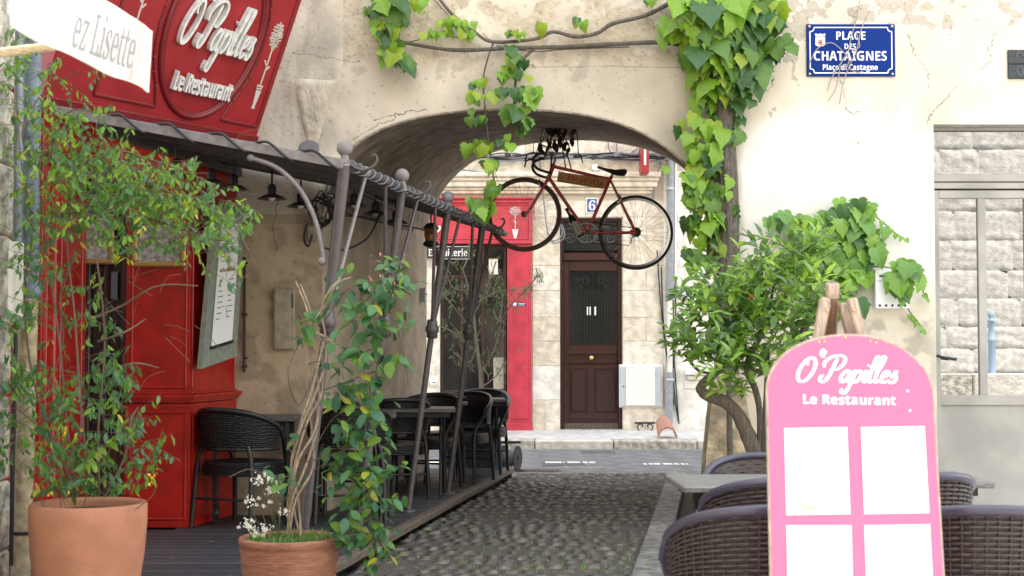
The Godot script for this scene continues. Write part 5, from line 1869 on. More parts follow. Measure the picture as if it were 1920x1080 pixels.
# ---------------------------------------------------------------- the bicycle hung in the archway
func build_bicycle() -> void:
	var D := 12.9
	var q := func(px: float, py: float, dz := 0.0) -> Vector3: return at(px, py, D) + Vector3(0, 0, dz)
	var fh: Vector3 = q.call(983, 402)
	var rh: Vector3 = q.call(1192, 436)
	var bike := thing("bicycle", "old dark red racing bicycle hung up in the archway as decoration", "bicycle", (fh + rh) * 0.5 + Vector3(0, -0.35, 0))
	var ht: Vector3 = q.call(1037, 312)
	var hb: Vector3 = q.call(1029, 333)
	var sc: Vector3 = q.call(1144, 337)
	var bb: Vector3 = q.call(1100, 437)
	var st := S()
	tube(st, [ht + (ht - hb) * 0.2, hb], 0.020, 10)
	tube(st, [ht, sc], 0.0155, 10)
	tube(st, [hb, bb], 0.0165, 10)
	tube(st, [sc + (sc - bb) * 0.06, bb], 0.0155, 10)
	for s in [-1.0, 1.0]:
		var o := Vector3(0, 0, s * 0.055)
		tube(st, [sc + o * 0.3, rh + o], 0.009, 8)
		tube(st, [bb + o * 0.6, rh + o], 0.010, 8)
	tube(st, [bb + Vector3(0, 0, -0.036), bb + Vector3(0, 0, 0.036)], 0.024, 12)
	part("frame", st, M.bike_red, bike)
	# fork
	st = S()
	var cr: Vector3 = hb + (hb - ht) * 0.12
	for s in [-1.0, 1.0]:
		var o := Vector3(0, 0, s * 0.045)
		tube(st, spline([cr + o, cr.lerp(fh, 0.5) + o + Vector3(0.012, -0.0, 0), cr.lerp(fh, 0.82) + o + Vector3(0.014, -0.012, 0), fh + o], 4), [0.013, 0.013, 0.012, 0.012, 0.012, 0.012, 0.011, 0.011, 0.010, 0.009, 0.008, 0.008, 0.008], 8)
	tube(st, [cr + Vector3(0, 0, -0.05), cr + Vector3(0, 0, 0.05)], 0.015, 8)
	part("fork", st, M.bike_red, bike)
	for w in 2:
		var c: Vector3 = fh if w == 0 else rh
		var face := Basis(Vector3.RIGHT, PI / 2)
		var wheel := S()
		var R := 0.336
		var tp := []
		for i in 13:
			var a := TAU * i / 12.0
			tp.append(Vector2(R - 0.013 + 0.0135 * cos(a), 0.0125 * sin(a)))
		lathe(wheel, tp, 72, Transform3D(face, c))
		var wl := part("wheel_tyre", wheel, M.tyre if w == 0 else M.rubber, bike)
		st = S()
		lathe(st, [Vector2(R - 0.026, -0.011), Vector2(R - 0.025, 0.011), Vector2(R - 0.044, 0.006), Vector2(R - 0.044, -0.006), Vector2(R - 0.026, -0.011)], 72, Transform3D(face, c), false)
		part("rim", st, M.chrome if w == 1 else M.tyre, wl)
		st = S()
		for i in 36:
			var a := TAU * i / 36.0
			var s := 1.0 if i % 2 == 0 else -1.0
			var ca := a + (0.55 if (i / 2) % 2 == 0 else -0.55)
			tube(st, [c + Vector3(cos(ca) * 0.02, sin(ca) * 0.02, s * 0.03), c + Vector3(cos(a) * (R - 0.042), sin(a) * (R - 0.042), 0)], 0.0013, 3, false)
		part("spokes", st, M.chrome, wl)
		st = S()
		lathe(st, [Vector2(0.0, -0.055), Vector2(0.008, -0.055), Vector2(0.01, -0.034), Vector2(0.026, -0.033), Vector2(0.026, -0.028), Vector2(0.013, -0.024), Vector2(0.013, 0.024), Vector2(0.026, 0.028), Vector2(0.026, 0.033), Vector2(0.01, 0.034), Vector2(0.008, 0.055), Vector2(0, 0.055)], 14, Transform3D(face, c))
		part("hub", st, M.chrome, wl)
		if w == 1:
			st = S()
			for k in 5:
				var r := 0.048 - k * 0.006
				var teeth := []
				for i in 36:
					var a := TAU * i / 36.0
					teeth.append(Vector2(cos(a), sin(a)) * (r if i % 2 else r - 0.005))
				prism(st, teeth, 0.036 + k * 0.004, 0.038 + k * 0.004, Transform3D(Basis(), c))
			part("cassette", st, M.rubber, bike)
			st = S()
			ball(st, c + Vector3(0, 0, 0.052), 0.012)
			box(st, Transform3D(Basis(), c + Vector3(-0.03, 0.0, 0.05)), Vector3(0.05, 0.045, 0.012), 0.006)
			part("drop_out", st, M.bike_red, bike)
			st = S()
			for e in [[1183, 447, 0.020], [1181, 458, 0.020]]:
				var p: Vector3 = q.call(e[0], e[1], 0.045)
				lathe(st, [Vector2(0.006, -0.004), Vector2(e[2], -0.004), Vector2(e[2], 0.004), Vector2(0.006, 0.004)], 14, Transform3D(face, p), false)
			tube(st, [q.call(1190, 440, 0.05), q.call(1183, 447, 0.055), q.call(1181, 458, 0.055)], 0.009, 6)
			part("derailleur", st, M.chrome, bike)
	# cranks, chain ring, pedals, chain
	st = S()
	var teeth := []
	for i in 96:
		var a := TAU * i / 96.0
		teeth.append(Vector2(cos(a), sin(a)) * (0.098 if i % 2 else 0.092))
	for i in 96:
		var a0 := TAU * i / 96.0
		var a1 := TAU * (i + 1) / 96.0
		var r0: float = teeth[i].length()
		var r1: float = teeth[(i + 1) % 96].length()
		var A := bb + Vector3(cos(a0) * 0.083, sin(a0) * 0.083, 0.045)
		var B := bb + Vector3(cos(a1) * 0.083, sin(a1) * 0.083, 0.045)
		quad(st, A, bb + Vector3(cos(a0) * r0, sin(a0) * r0, 0.045), bb + Vector3(cos(a1) * r1, sin(a1) * r1, 0.045), B)
		quad(st, B + Vector3(0, 0, -0.004), bb + Vector3(cos(a1) * r1, sin(a1) * r1, 0.041), bb + Vector3(cos(a0) * r0, sin(a0) * r0, 0.041), A + Vector3(0, 0, -0.004))
	for i in 5:
		var a := TAU * i / 5.0 + 0.2
		bar(st, bb + Vector3(0, 0, 0.043), bb + Vector3(cos(a) * 0.088, sin(a) * 0.088, 0.043), 0.004, 0.016, Vector3.BACK)
	part("chainring", st, M.steel_dark, bike)
	for s in [1.0, -1.0]:
		st = S()
		var dir: Vector3 = Vector3(0.97, 0.25, 0) * s
		bar(st, bb + Vector3(0, 0, 0.06 * s), bb + dir * 0.17 + Vector3(0, 0, 0.065 * s), 0.012, 0.022, Vector3.BACK, 0.004)
		ball(st, bb + Vector3(0, 0, 0.06 * s), 0.022)
		var crk := part("crank", st, M.steel_dark, bike)
		st = S()
		var pe: Vector3 = bb + dir * 0.17 + Vector3(0, 0, 0.11 * s)
		for k in [-1.0, 1.0]:
			box(st, Transform3D(Basis(), pe + Vector3(0.032 * k, 0, 0)), Vector3(0.010, 0.022, 0.08), 0.003)
			box(st, Transform3D(Basis(), pe + Vector3(0, 0, 0.038 * k)), Vector3(0.07, 0.02, 0.006), 0.002)
		tube(st, [pe - Vector3(0, 0, 0.06 * s), pe + Vector3(0, 0, 0.04)], 0.009, 8)
		tube(st, spline([pe + Vector3(0.03, 0.0, 0.0), pe + Vector3(0.075, -0.02, 0), pe + Vector3(0.08, -0.06, 0), pe + Vector3(0.03, -0.06, 0)], 4), 0.004, 5)
		part("pedal", st, M.steel_dark, crk)
	st = S()
	tube(st, [bb + Vector3(0.01, 0.094, 0.043), rh + Vector3(0, 0.035, 0.043)], 0.004, 5)
	tube(st, spline([bb + Vector3(0.0, -0.094, 0.043), q.call(1140, 458, 0.045), q.call(1181, 461, 0.045)], 4), 0.004, 5)
	part("chain", st, M.rubber, bike)
	# saddle and seat post
	st = S()
	tube(st, [sc, q.call(1149, 325)], 0.013, 10)
	part("seat_post", st, M.chrome, bike)
	st = S()
	var n := 14
	var prof := []
	for i in n + 1:
		var f := float(i) / n
		var c: Vector3 = q.call(lerpf(1120, 1175, f), lerpf(314, 322, f) + 4.0 * sin(f * PI) + (1.0 if f > 0.5 else 0.0))
		var w := lerpf(0.016, 0.072, smoothstep(0.25, 0.95, f)) * (1.0 if i > 0 and i < n else 0.6)
		var hgt := lerpf(0.016, 0.040, smoothstep(0.1, 0.9, f)) * (1.0 if i < n else 0.5)
		var ring := []
		for k in 12:
			var a := TAU * k / 12.0
			var dy := sin(a) * hgt * (0.45 if sin(a) > 0.0 else 1.15)
			ring.append(c + Vector3(0, dy + 0.012, cos(a) * w))
		prof.append(ring)
	st.set_smooth_group(1)
	for i in n:
		for k in 12:
			quad(st, prof[i][k], prof[i][(k + 1) % 12], prof[i + 1][(k + 1) % 12], prof[i + 1][k])
	st.set_smooth_group(-1)
	for k in range(1, 11):
		tri(st, prof[n][0], prof[n][k], prof[n][k + 1])
		tri(st, prof[0][0], prof[0][k + 1], prof[0][k])
	part("saddle", st, M.rubber, bike)
	# stem and drop handlebar
	st = S()
	tube(st, spline([ht, q.call(1041, 296), q.call(1034, 293), q.call(1022, 294)], 4), 0.012, 8)
	part("stem", st, M.chrome, bike)
	st = S()
	var hp := []
	for s in [-1.0, 1.0]:
		var one := [q.call(1022, 294, 0.0), q.call(1022, 294, 0.14 * s), q.call(1015, 293, 0.19 * s), q.call(1003, 298, 0.2 * s), q.call(999, 307, 0.2 * s), q.call(1004, 319, 0.2 * s), q.call(1018, 326, 0.2 * s), q.call(1034, 330, 0.2 * s)]
		tube(st, spline(one, 4), 0.012, 8)
	part("handlebar", st, M.rubber, bike)
	for s in [-1.0, 1.0]:
		st = S()
		tube(st, spline([q.call(1006, 296, 0.2 * s), q.call(1000, 292, 0.2 * s), q.call(988, 296, 0.2 * s), q.call(984, 308, 0.2 * s)], 4), 0.008, 6)
		part("brake_lever", st, M.rubber, bike)
	st = S()
	for k in 3:
		tube(st, spline([q.call(1000 + k * 5, 293, 0.1), q.call(1003 + k * 9, 268 + k * 4, 0.05), q.call(1030 + k * 3, 285, 0.02), q.call(1032, 312 + k * 3, 0.02)], 5), 0.0035, 5)
	tube(st, spline([sc, q.call(1152, 352, 0.02), q.call(1160, 368, 0.02)], 4), 0.003, 5)
	part("brake_cable", st, M.rubber, bike)
	st = S()
	for e in [[q.call(1160, 372), 1.0], [q.call(1014, 345), -1.0]]:
		var c: Vector3 = e[0]
		tube(st, spline([c + Vector3(-0.01, 0.04, 0.03), c + Vector3(0.02 * e[1], 0.0, 0.04), c + Vector3(0.0, -0.04, 0.035)], 4), 0.007, 6)
		box(st, Transform3D(Basis(), c + Vector3(0, -0.035, 0.02)), Vector3(0.035, 0.012, 0.012), 0.002)
	part("brake_caliper", st, M.chrome, bike)
	# bottle in its cage on the down tube
	var bt := thing("wine_bottle", "dark wine bottle with a pale label strapped to the bicycle frame", "bottle", q.call(1085, 440, 0.06))
	var b0: Vector3 = q.call(1090, 445, 0.03)
	var b1: Vector3 = q.call(1061, 391, 0.03)
	var up: Vector3 = (b1 - b0).normalized()
	var bz := Basis(up.cross(Vector3.BACK).normalized(), up, Vector3.BACK)
	var Lb := b0.distance_to(b1)
	st = S()
	lathe(st, [Vector2(0.0, 0.0), Vector2(0.034, 0.003), Vector2(0.037, 0.012), Vector2(0.037, Lb * 0.58), Vector2(0.030, Lb * 0.66), Vector2(0.0145, Lb * 0.76), Vector2(0.0135, Lb * 0.97), Vector2(0.0165, Lb * 0.975), Vector2(0.0165, Lb), Vector2(0.0, Lb)], 20, Transform3D(bz, b0))
	part("glass", st, M.bottle, bt)
	st = S()
	lathe(st, [Vector2(0.0378, Lb * 0.10), Vector2(0.0378, Lb * 0.50)], 20, Transform3D(bz, b0))
	var lb := part("paper_label", st, M.label, bt)
	st = S()
	for k in 4:
		box(st, Transform3D(bz, b0 + up * (Lb * (0.2 + 0.07 * k)) + Vector3(0, 0, 0.0365)), Vector3(0.03 - 0.004 * k, 0.005, 0.004))
	part("label_print", st, M.rubber, lb)
	st = S()
	for f in [0.08, 0.52]:
		var ring := []
		for i in 25:
			var a := TAU * i / 24.0
			ring.append(b0 + up * (Lb * f) + bz * Vector3(cos(a) * 0.039, 0, sin(a) * 0.039))
		tube(st, ring, 0.003, 5, false)
	part("bottle_cage", st, M.chrome, bike)
	# wooden plank sign under the top tube
	var ps := thing("provence_sign", "brown wooden plank sign reading Provence under the bicycle's top tube", "sign", q.call(1090, 345, 0.02))
	var qd := [q.call(1044, 341, 0.012), q.call(1132, 355, 0.012), q.call(1142, 337, 0.012), q.call(1047, 322, 0.012)]
	slab(ps, "board", qd, 0, 0, 1, 1, 0.016, M.plank_sign, 0.0)
	var px: Vector3 = (qd[1] - qd[0]).normalized()
	var py: Vector3 = Vector3.BACK.cross(px)
	text("lettering", "PROVENCE", 0.046, M.sign_red, ps, Transform3D(Basis(px, py, Vector3.BACK), (qd[0] + qd[1] + qd[2] + qd[3]) * 0.25 + Vector3(0, 0, 0.018) + px * 0.015), "Droid Serif", 700, 0.004, 0.85)
	st = S()
	for u in [[0.05, 0.12], [0.86, 0.92]]:
		for k in 5:
			slab_into(st, qd, u[0] + rr(0, 0.05), 0.3 + k * 0.08, u[0] + 0.03 + rr(0, 0.05), 0.36 + k * 0.08, 0.002, 0.0165)
	slab_into(st, qd, 0.05, 0.10, 0.95, 0.14, 0.002, 0.0165)
	part("painted_motif", st, M.rubber, ps)
	# cords up to the vault
	var hg := thing("hanging_cords", "thin dark cords that hold the bicycle from the vault", "cord", q.call(1047, 250, -0.05))
	st = S()
	var tp: Vector3 = q.call(1046, 222, -0.05)
	tube(st, [tp, q.call(1061, 318, 0.0)], 0.006, 6)
	tube(st, [tp, q.call(1072, 320, 0.0)], 0.006, 6)
	tube(st, [tp, q.call(1022, 294, 0.12)], 0.006, 6)
	tube(st, [tp, q.call(1022, 294, -0.12)], 0.006, 6)
	part("cord", st, M.rubber, hg)
	var dp := thing("dried_plant", "dead dark plant hanging from the vault above the handlebar", "plant", q.call(1043, 240, 0.0))
	st = S()
	var tips := []
	for k in 13:
		var e: Vector3 = q.call(rr(1008, 1085), rr(255, 292), rr(-0.15, 0.15))
		var m: Vector3 = tp.lerp(e, 0.5) + Vector3(rr(-0.08, 0.08), rr(0.0, 0.08), rr(-0.05, 0.05))
		tube(st, spline([tp, m, e], 4), 0.005, 4)
		tips.append(e)
		tips.append(m)
	part("dry_stems", st, M.twig, dp)
	for k in 34:
		var p: Vector3 = tips[k % tips.size()] if k < 20 else tp + Vector3(rr(-0.12, 0.08), rr(-0.22, 0.02), rr(-0.1, 0.1))
		var s := rr(0.05, 0.11)
		inst("leaf", leafy["dry"][k % 2], dp, Transform3D(Basis(Vector3.UP, rr(-1.2, 1.2)) * Basis(Vector3.RIGHT, rr(-0.5, 0.5)) * Basis(Vector3.BACK, rr(-0.6, 0.6)) * Basis.from_scale(Vector3.ONE * s), p))

# ---------------------------------------------------------------- tables, chairs and the menu board on the right
func build_right_terrace() -> void:
	var g := "brown woven chairs around the tables by the cream wall"
	var ch := make_chair("", g, M.wicker_brown, M.wicker_rim, true)
	var base := 0.02
	var list := [[1430, 4.72, 0.15, "brown woven chair nearest the camera, left of the pink menu board"], [1878, 4.70, -0.12, "brown woven chair right of the pink menu board, in front"], [1468, 5.72, 0.1, "middle brown woven chair of the three left of the pink board"], [1418, 7.05, 3.05, "brown woven chair behind the left table, below the guard stone"], [1722, 5.95, 0.2, "brown woven chair peeping out right of the pink board, behind another"]]
	for k in list.size():
		var e: Array = list[k]
		place(ch, k == 0, Vector3(at(e[0], 900, e[1]).x, base, -e[1] - 0.28 * cos(e[2])), e[2], e[3])
	var tb := make_table("", "grey topped tables by the cream wall", 0.78, 0.62, M.table_light, true)
	var t1 := at(1265, 900, 6.5)
	place(tb, true, Vector3(t1.x + 0.39, base, -6.55), 0.03, "grey topped table left of the pink menu board")
	var t2 := at(1832, 905, 6.7)
	place(tb, false, Vector3(t2.x - 0.39, base, -6.75), 0.0, "grey topped table right of the pink menu board")
	build_menu_easel()

func build_menu_easel() -> void:
	var o := thing("menu_easel", "pink round topped menu board on a wooden easel with four white sheets", "menu board", Vector3(1.05, 0, -4.3))
	# outline of the board in its own plane, leaning back a little
	var D := 4.3
	var bl := at(1447, 1080, D)
	var brr := at(1769, 1080, D + 0.06)
	var tl := at(1440, 760, D + 0.06)
	var tr := at(1751, 760, D + 0.12)
	var X := (brr - bl).normalized()
	var Yv := ((tl + tr) * 0.5 - (bl + brr) * 0.5).normalized()
	Yv = (Yv - X * X.dot(Yv)).normalized()
	var N := X.cross(Yv)
	var c := (bl + brr) * 0.5
	var base := Transform3D(Basis(X, Yv, N), c)
	var inv := base.affine_inverse()
	var loc := func(px: float, py: float) -> Vector2:
		var p: Vector3 = inv * onplane(px, py, c, N)
		return Vector2(p.x, p.y)
	var outline := []
	for e in [[1440, 760], [1440, 725], [1446, 700], [1461, 676], [1484, 656], [1515, 641], [1552, 632], [1588, 629], [1630, 632], [1668, 643], [1702, 662], [1728, 687], [1743, 712], [1750, 745], [1751, 780]]:
		outline.append(loc.call(e[0], e[1]))
	var sm := spline(outline, 4)
	var b0: Vector2 = loc.call(1447, 1080)
	var b1: Vector2 = loc.call(1769, 1080)
	var foot := -c.y + 0.10
	var k0: float = (b0.x - sm[0].x) / (sm[0].y - b0.y)
	var k1: float = (b1.x - sm[sm.size() - 1].x) / (sm[sm.size() - 1].y - b1.y)
	sm.append(Vector2(b1.x + k1 * (b1.y - foot), foot))
	sm.append(Vector2(b0.x + k0 * (b0.y - foot), foot))
	var st := S()
	prism(st, sm, -0.012, 0.0, base)
	part("board", st, M.pink, o)
	st = S()
	var ring := []
	for p in sm: ring.append(base * Vector3(p.x, p.y, -0.006))
	ring.append(ring[0])
	for i in ring.size() - 1:
		tube(st, [ring[i], ring[i + 1]], 0.0066, 6)
	part("wooden_edge", st, M.easel, o)
	# four sheets
	for r in [[[1470, 803], [1588, 801], [1594, 964], [1474, 966]], [[1614, 801], [1733, 799], [1742, 962], [1620, 964]], [[1474, 985], [1596, 985], [1600, 1150], [1478, 1150]], [[1620, 985], [1743, 983], [1752, 1150], [1626, 1150]]]:
		var q := []
		for e in [r[3], r[2], r[1], r[0]]:
			var p: Vector2 = loc.call(e[0], e[1])
			q.append(base * Vector3(p.x, p.y, 0.0))
		slab(o, "menu_sheet", q, 0, 0, 1, 1, 0.0015, M.paper, 0.001)
	# faint print on the first sheet
	st = S()
	for e in [[1508, 948, 30, 7, 0.5], [1522, 955, 28, 5, 0.2], [1570, 944, 22, 3, -0.2]]:
		var p: Vector2 = loc.call(e[0], e[1])
		box(st, base * Transform3D(Basis(Vector3.BACK, -e[4]), Vector3(p.x, p.y, 0.0032)), Vector3(e[2] * 0.0016, e[3] * 0.0016, 0.001))
	part("print", st, mat(lin(0.45, 0.62, 0.35), 0.8), o)
	# lettering
	var w0: Vector2 = loc.call(1496, 717)
	var w1: Vector2 = loc.call(1690, 713)
	var xh: float = (w1.x - w0.x) / 9.2
	script_word("letter", "O'Papilles", base * Vector3(w0.x - xh * 0.3, (w0.y + w1.y) * 0.5 - 0.003, 0.0), xh, M.white, o, Basis(X, Yv, N), 0.002, 0.135)
	var l0: Vector2 = loc.call(1505, 750)
	var l1: Vector2 = loc.call(1678, 750)
	var tx := text("lettering", "Le Restaurant", 0.028, M.white, o, base, "Droid Sans", 700, 0.002, 1.0)
	var wd := (tx.mesh as TextMesh).get_aabb().size.x
	tx.global_transform = base * Transform3D(Basis.from_scale(Vector3((l1.x - l0.x) / wd, 1.0, 1)), Vector3((l0.x + l1.x) * 0.5, (l0.y + l1.y) * 0.5, 0.001))
	for e in [[1536, 641], [1546, 640], [1585, 633], [1632, 640], [1643, 643], [1706, 770], [1702, 733]]:
		st = S()
		var p: Vector2 = loc.call(e[0], e[1])
		lathe(st, [Vector2(0.0045, 0.0), Vector2(0.0035, 0.002), Vector2(0.0, 0.0025)], 10, base * Transform3D(Basis(Vector3.RIGHT, PI / 2), Vector3(p.x, p.y, 0.0)))
		part("screw", st, M.brass if e[1] < 700 else M.white, o)
	# easel: two front legs that meet at the top, and the rear leg
	st = S()
	for e in [[1554, 556, 1528, 700], [1604, 556, 1637, 700]]:
		var p: Vector2 = loc.call(e[0], e[1])
		var q: Vector2 = loc.call(e[2], e[3])
		var dd := (q - p).normalized()
		var a := base * Vector3(p.x, p.y, -0.035)
		var b := base * Vector3(p.x + dd.x * 1.27, p.y + dd.y * 1.27, -0.035)
		st = S()
		bar(st, a, b, 0.030, 0.028, N, 0.005)
		part("front_leg", st, M.easel, o)
		st = S()
		bar(st, base * Vector3(p.x + (0.018 if e[0] < 1580 else -0.018), p.y - 0.01, -0.075), base * Vector3(p.x + dd.x * 0.4 + (0.010 if e[0] < 1580 else -0.01), p.y + dd.y * 0.4, -0.075), 0.022, 0.03, N, 0.004)
		part("cheek", st, M.easel, o)
		st = S()
		ball(st, base * Vector3(p.x, p.y - 0.04, -0.019), 0.005)
		part("bolt", st, M.brass, o)
	st = S()
	var r0: Vector2 = loc.call(1576, 522)
	var ra := base * Vector3(r0.x, r0.y, -0.075)
	var rb := ra + Vector3(0.02, -1.42, -0.42)
	rb.y = 0.06
	bar(st, ra, rb, 0.032, 0.036, X, 0.006)
	part("rear_leg", st, M.easel_dark, o)
	st = S()
	bar(st, ra + Vector3(0, 0.0, 0.0), ra.lerp(rb, 0.035), 0.034, 0.038, X, 0.006)
	part("leg_tip", st, M.easel, o)

# ---------------------------------------------------------------- what hangs on the cream wall
func build_wall_fittings() -> void:
	var z := -DW
	# street name plate
	var a := at(1512, 144, DW)
	var b := at(1677, 46, DW)
	var o := thing("street_plate", "blue enamel street plate with white lettering on the cream wall", "street sign", Vector3((a.x + b.x) * 0.5, a.y, z))
	var st := S()
	bx(st, Vector3(a.x, a.y, z + 0.004), Vector3(b.x, b.y, z + 0.016), 0.004)
	part("plate", st, M.blue, o)
	var zf := z + 0.0155
	st = S()
	var m := 0.022
	var lw := 0.008
	var nt := 0.035
	for q in [[a.x + m + nt, a.y + m, b.x - m - nt, a.y + m + lw], [a.x + m + nt, b.y - m - lw, b.x - m - nt, b.y - m], [a.x + m, a.y + m + nt, a.x + m + lw, b.y - m - nt], [b.x - m - lw, a.y + m + nt, b.x - m, b.y - m - nt]]:
		bx(st, Vector3(q[0], q[1], zf), Vector3(q[2], q[3], zf + 0.002))
	for c in [[a.x + m, a.y + m, 1, 1], [b.x - m, a.y + m, -1, 1], [a.x + m, b.y - m, 1, -1], [b.x - m, b.y - m, -1, -1]]:
		var pr := Vector3(c[0] + c[2] * nt, c[1] + c[3] * lw * 0.5, zf + 0.001)
		for i in 7:
			var an := PI / 2 * i / 6.0
			var nx := Vector3(c[0] + c[2] * (lw * 0.5 + nt * cos(an) * (1.0 if i < 6 else 0.0)), c[1] + c[3] * (lw * 0.5 + nt * sin(an)), zf + 0.001)
			nx = Vector3(c[0] + c[2] * (nt * cos(an) + lw * 0.5 * sin(an)), c[1] + c[3] * (nt * sin(an) + lw * 0.5 * cos(an)), zf + 0.001)
			if i > 0: bar(st, pr, nx, lw, 0.002, Vector3.BACK)
			pr = nx
	part("border", st, M.white, o)
	var T3 := func(px: float, py: float) -> Transform3D: return Transform3D(Basis(), Vector3(at(px, py, DW).x, at(px, py, DW).y, zf + 0.001))
	text("lettering", "PLACE", 0.062, M.white, o, T3.call(1594, 68), "Droid Sans", 700, 0.002, 0.90)
	text("lettering", "DES", 0.042, M.white, o, T3.call(1593, 88), "Droid Sans", 700, 0.002, 0.90)
	text("lettering", "CHATAÎGNES", 0.070, M.white, o, T3.call(1593, 106), "Droid Sans", 700, 0.002, 0.93)
	text("lettering", "Plaço di Castagno", 0.042, M.white, o, T3.call(1593, 127), "Droid Sans", 700, 0.002, 0.85)
	# town shield with a mural crown
	st = S()
	var sc := at(1537, 78, DW)
	prism(st, [Vector2(-0.036, 0.03), Vector2(0.036, 0.03), Vector2(0.036, -0.03), Vector2(0.02, -0.04), Vector2(-0.02, -0.04), Vector2(-0.036, -0.03)], 0.0, 0.003, Transform3D(Basis(), Vector3(sc.x, sc.y, zf)))
	for k in 5:
		box(st, Transform3D(Basis(), Vector3(sc.x - 0.032 + k * 0.016, sc.y + 0.048, zf + 0.0015)), Vector3(0.011, 0.020 if k % 2 == 0 else 0.013, 0.003))
	box(st, Transform3D(Basis(), Vector3(sc.x, sc.y + 0.038, zf + 0.0015)), Vector3(0.07, 0.006, 0.003))
	var sh := part("shield", st, M.white, o)
	st = S()
	for k in 3:
		for j in 3:
			box(st, Transform3D(Basis(), Vector3(sc.x - 0.010 + k * 0.010, sc.y - 0.022 + j * 0.012, zf + 0.004)), Vector3(0.0085, 0.0095, 0.002))
	part("shield_field", st, M.sign_red, sh)
	for c in [[a.x + 0.022, a.y + 0.018], [b.x - 0.022, a.y + 0.018], [a.x + 0.022, b.y - 0.018], [b.x - 0.022, b.y - 0.018]]:
		st = S()
		lathe(st, [Vector2(0.011, 0.0), Vector2(0.009, 0.004), Vector2(0.0, 0.006)], 12, Transform3D(Basis(Vector3.RIGHT, PI / 2), Vector3(c[0], c[1], zf)))
		part("screw", st, M.brass, o)
	# dead tendrils across the plate
	var td := thing("dead_tendrils", "dry leafless tendrils hanging over the blue street plate", "vine", at(1600, 20, DW - 0.03))
	st = S()
	for l in [[[1612, 0], [1607, 30], [1596, 70], [1590, 98], [1578, 115], [1572, 145], [1565, 170], [1552, 190]], [[1630, 20], [1615, 55], [1606, 95], [1600, 108], [1590, 130], [1580, 160], [1574, 196]], [[1518, 118], [1532, 92], [1558, 80], [1580, 96], [1592, 112], [1586, 128]], [[1590, 100], [1570, 128], [1558, 150], [1551, 170]], [[1592, 128], [1606, 136], [1618, 134]], [[1605, 60], [1612, 85], [1605, 92]], [[1608, 20], [1595, 30], [1592, 22], [1605, 12], [1616, 18]], [[1575, 150], [1578, 157], [1584, 154]]]:
		var p := []
		for e in l: p.append([e[0], e[1], DW - 0.035 - 0.01 * (e[0] % 3)])
		tube(st, pxline(p, 4), 0.0042, 5)
	part("tendril", st, M.dead_twig, td)
	# letter box
	a = at(1636, 579, DW)
	b = at(1697, 507, DW)
	o = thing("letter_box", "white metal letter box on the cream wall, half under ivy", "letter box", Vector3((a.x + b.x) * 0.5, a.y, z))
	st = S()
	bx(st, Vector3(a.x, a.y, z - 0.01), Vector3(b.x, b.y, z + 0.09), 0.006)
	part("body", st, M.mail_white, o)
	st = S()
	bx(st, Vector3(a.x + 0.03, b.y - 0.055, z + 0.088), Vector3(b.x - 0.05, b.y - 0.04, z + 0.092), 0.001)
	bx(st, Vector3(a.x + 0.012, b.y - 0.085, z + 0.088), Vector3(b.x - 0.012, b.y - 0.082, z + 0.0915))
	part("slot", st, M.slate_light, o)
	st = S()
	bx(st, Vector3(a.x + 0.02, b.y - 0.036, z + 0.086), Vector3(b.x - 0.04, b.y - 0.012, z + 0.096), 0.002)
	part("flap", st, M.mail_white, o)
	for i in 5:
		st = S()
		lathe(st, [Vector2(0.010, 0.0), Vector2(0.010, 0.002), Vector2(0.0, 0.002)], 10, Transform3D(Basis(Vector3.RIGHT, PI / 2), Vector3(a.x + 0.032 + i * 0.047, a.y + 0.022, z + 0.0895)))
		part("drain_hole", st, M.iron, o)
	# dark number plate at the edge
	a = at(1889, 148, DW)
	o = thing("number_plate", "dark cast number plate showing a nought near the glazed door", "number plate", Vector3(a.x + 0.1, a.y, z))
	for k in 2:
		var y0 := at(1889, 148 - 25 + k * 25, DW).y
		var y1 := at(1889, 93 + 29 - 28 + k * 28, DW).y
		y0 = at(1889, 121 if k == 0 else 148, DW).y
		y1 = at(1889, 93 if k == 0 else 120, DW).y
		st = S()
		bx(st, Vector3(a.x, y0, z - 0.004), Vector3(a.x + 0.21, y1 - 0.004, z + 0.02), 0.006)
		var pt := part("plate", st, M.slate, o)
		st = S()
		var rg := []
		for i in 25:
			var an := TAU * i / 24.0
			rg.append(Vector3(a.x + 0.088 + cos(an) * 0.022, (y0 + y1) * 0.5 + sin(an) * 0.034, z + 0.02))
		if k == 1:
			tube(st, rg, 0.006, 6, false)
		else:
			tube(st, rg.slice(0, 14), 0.006, 6)
		part("numeral", st, M.slate_light, pt)
	# meter cupboard, gate bolt and bell box on the left wall under the awning
	a = at(514, 656, DW)
	b = at(554, 541, DW)
	o = thing("wall_cupboard", "narrow beige meter cupboard on the wall under the awning", "cupboard", Vector3((a.x + b.x) * 0.5, a.y, z))
	st = S()
	bx(st, Vector3(a.x, a.y, z - 0.01), Vector3(b.x, b.y, z + 0.045), 0.006)
	part("casing", st, M.beige_box, o)
	st = S()
	bx(st, Vector3(a.x + 0.012, a.y + 0.012, z + 0.044), Vector3(b.x - 0.03, b.y - 0.012, z + 0.05), 0.003)
	part("door", st, M.beige_box, o)
	st = S()
	bx(st, Vector3(b.x - 0.024, b.y - 0.15, z + 0.044), Vector3(b.x - 0.006, b.y - 0.04, z + 0.049), 0.001)
	part("vent", st, M.slate_light, o)
	o = thing("gate_bolt", "thin black iron bolt rod upright on the wall by the menu board", "bolt", at(458, 698, DW))
	st = S()
	var g0 := at(458, 698, DW - 0.02)
	var g1 := at(459, 482, DW - 0.02)
	tube(st, [g0, g1], 0.010, 6)
	tube(st, [g0.lerp(g1, 0.12), g0.lerp(g1, 0.12) + Vector3(0.03, 0.005, 0.03)], 0.008, 6)
	part("rod", st, M.iron, o)
	st = S()
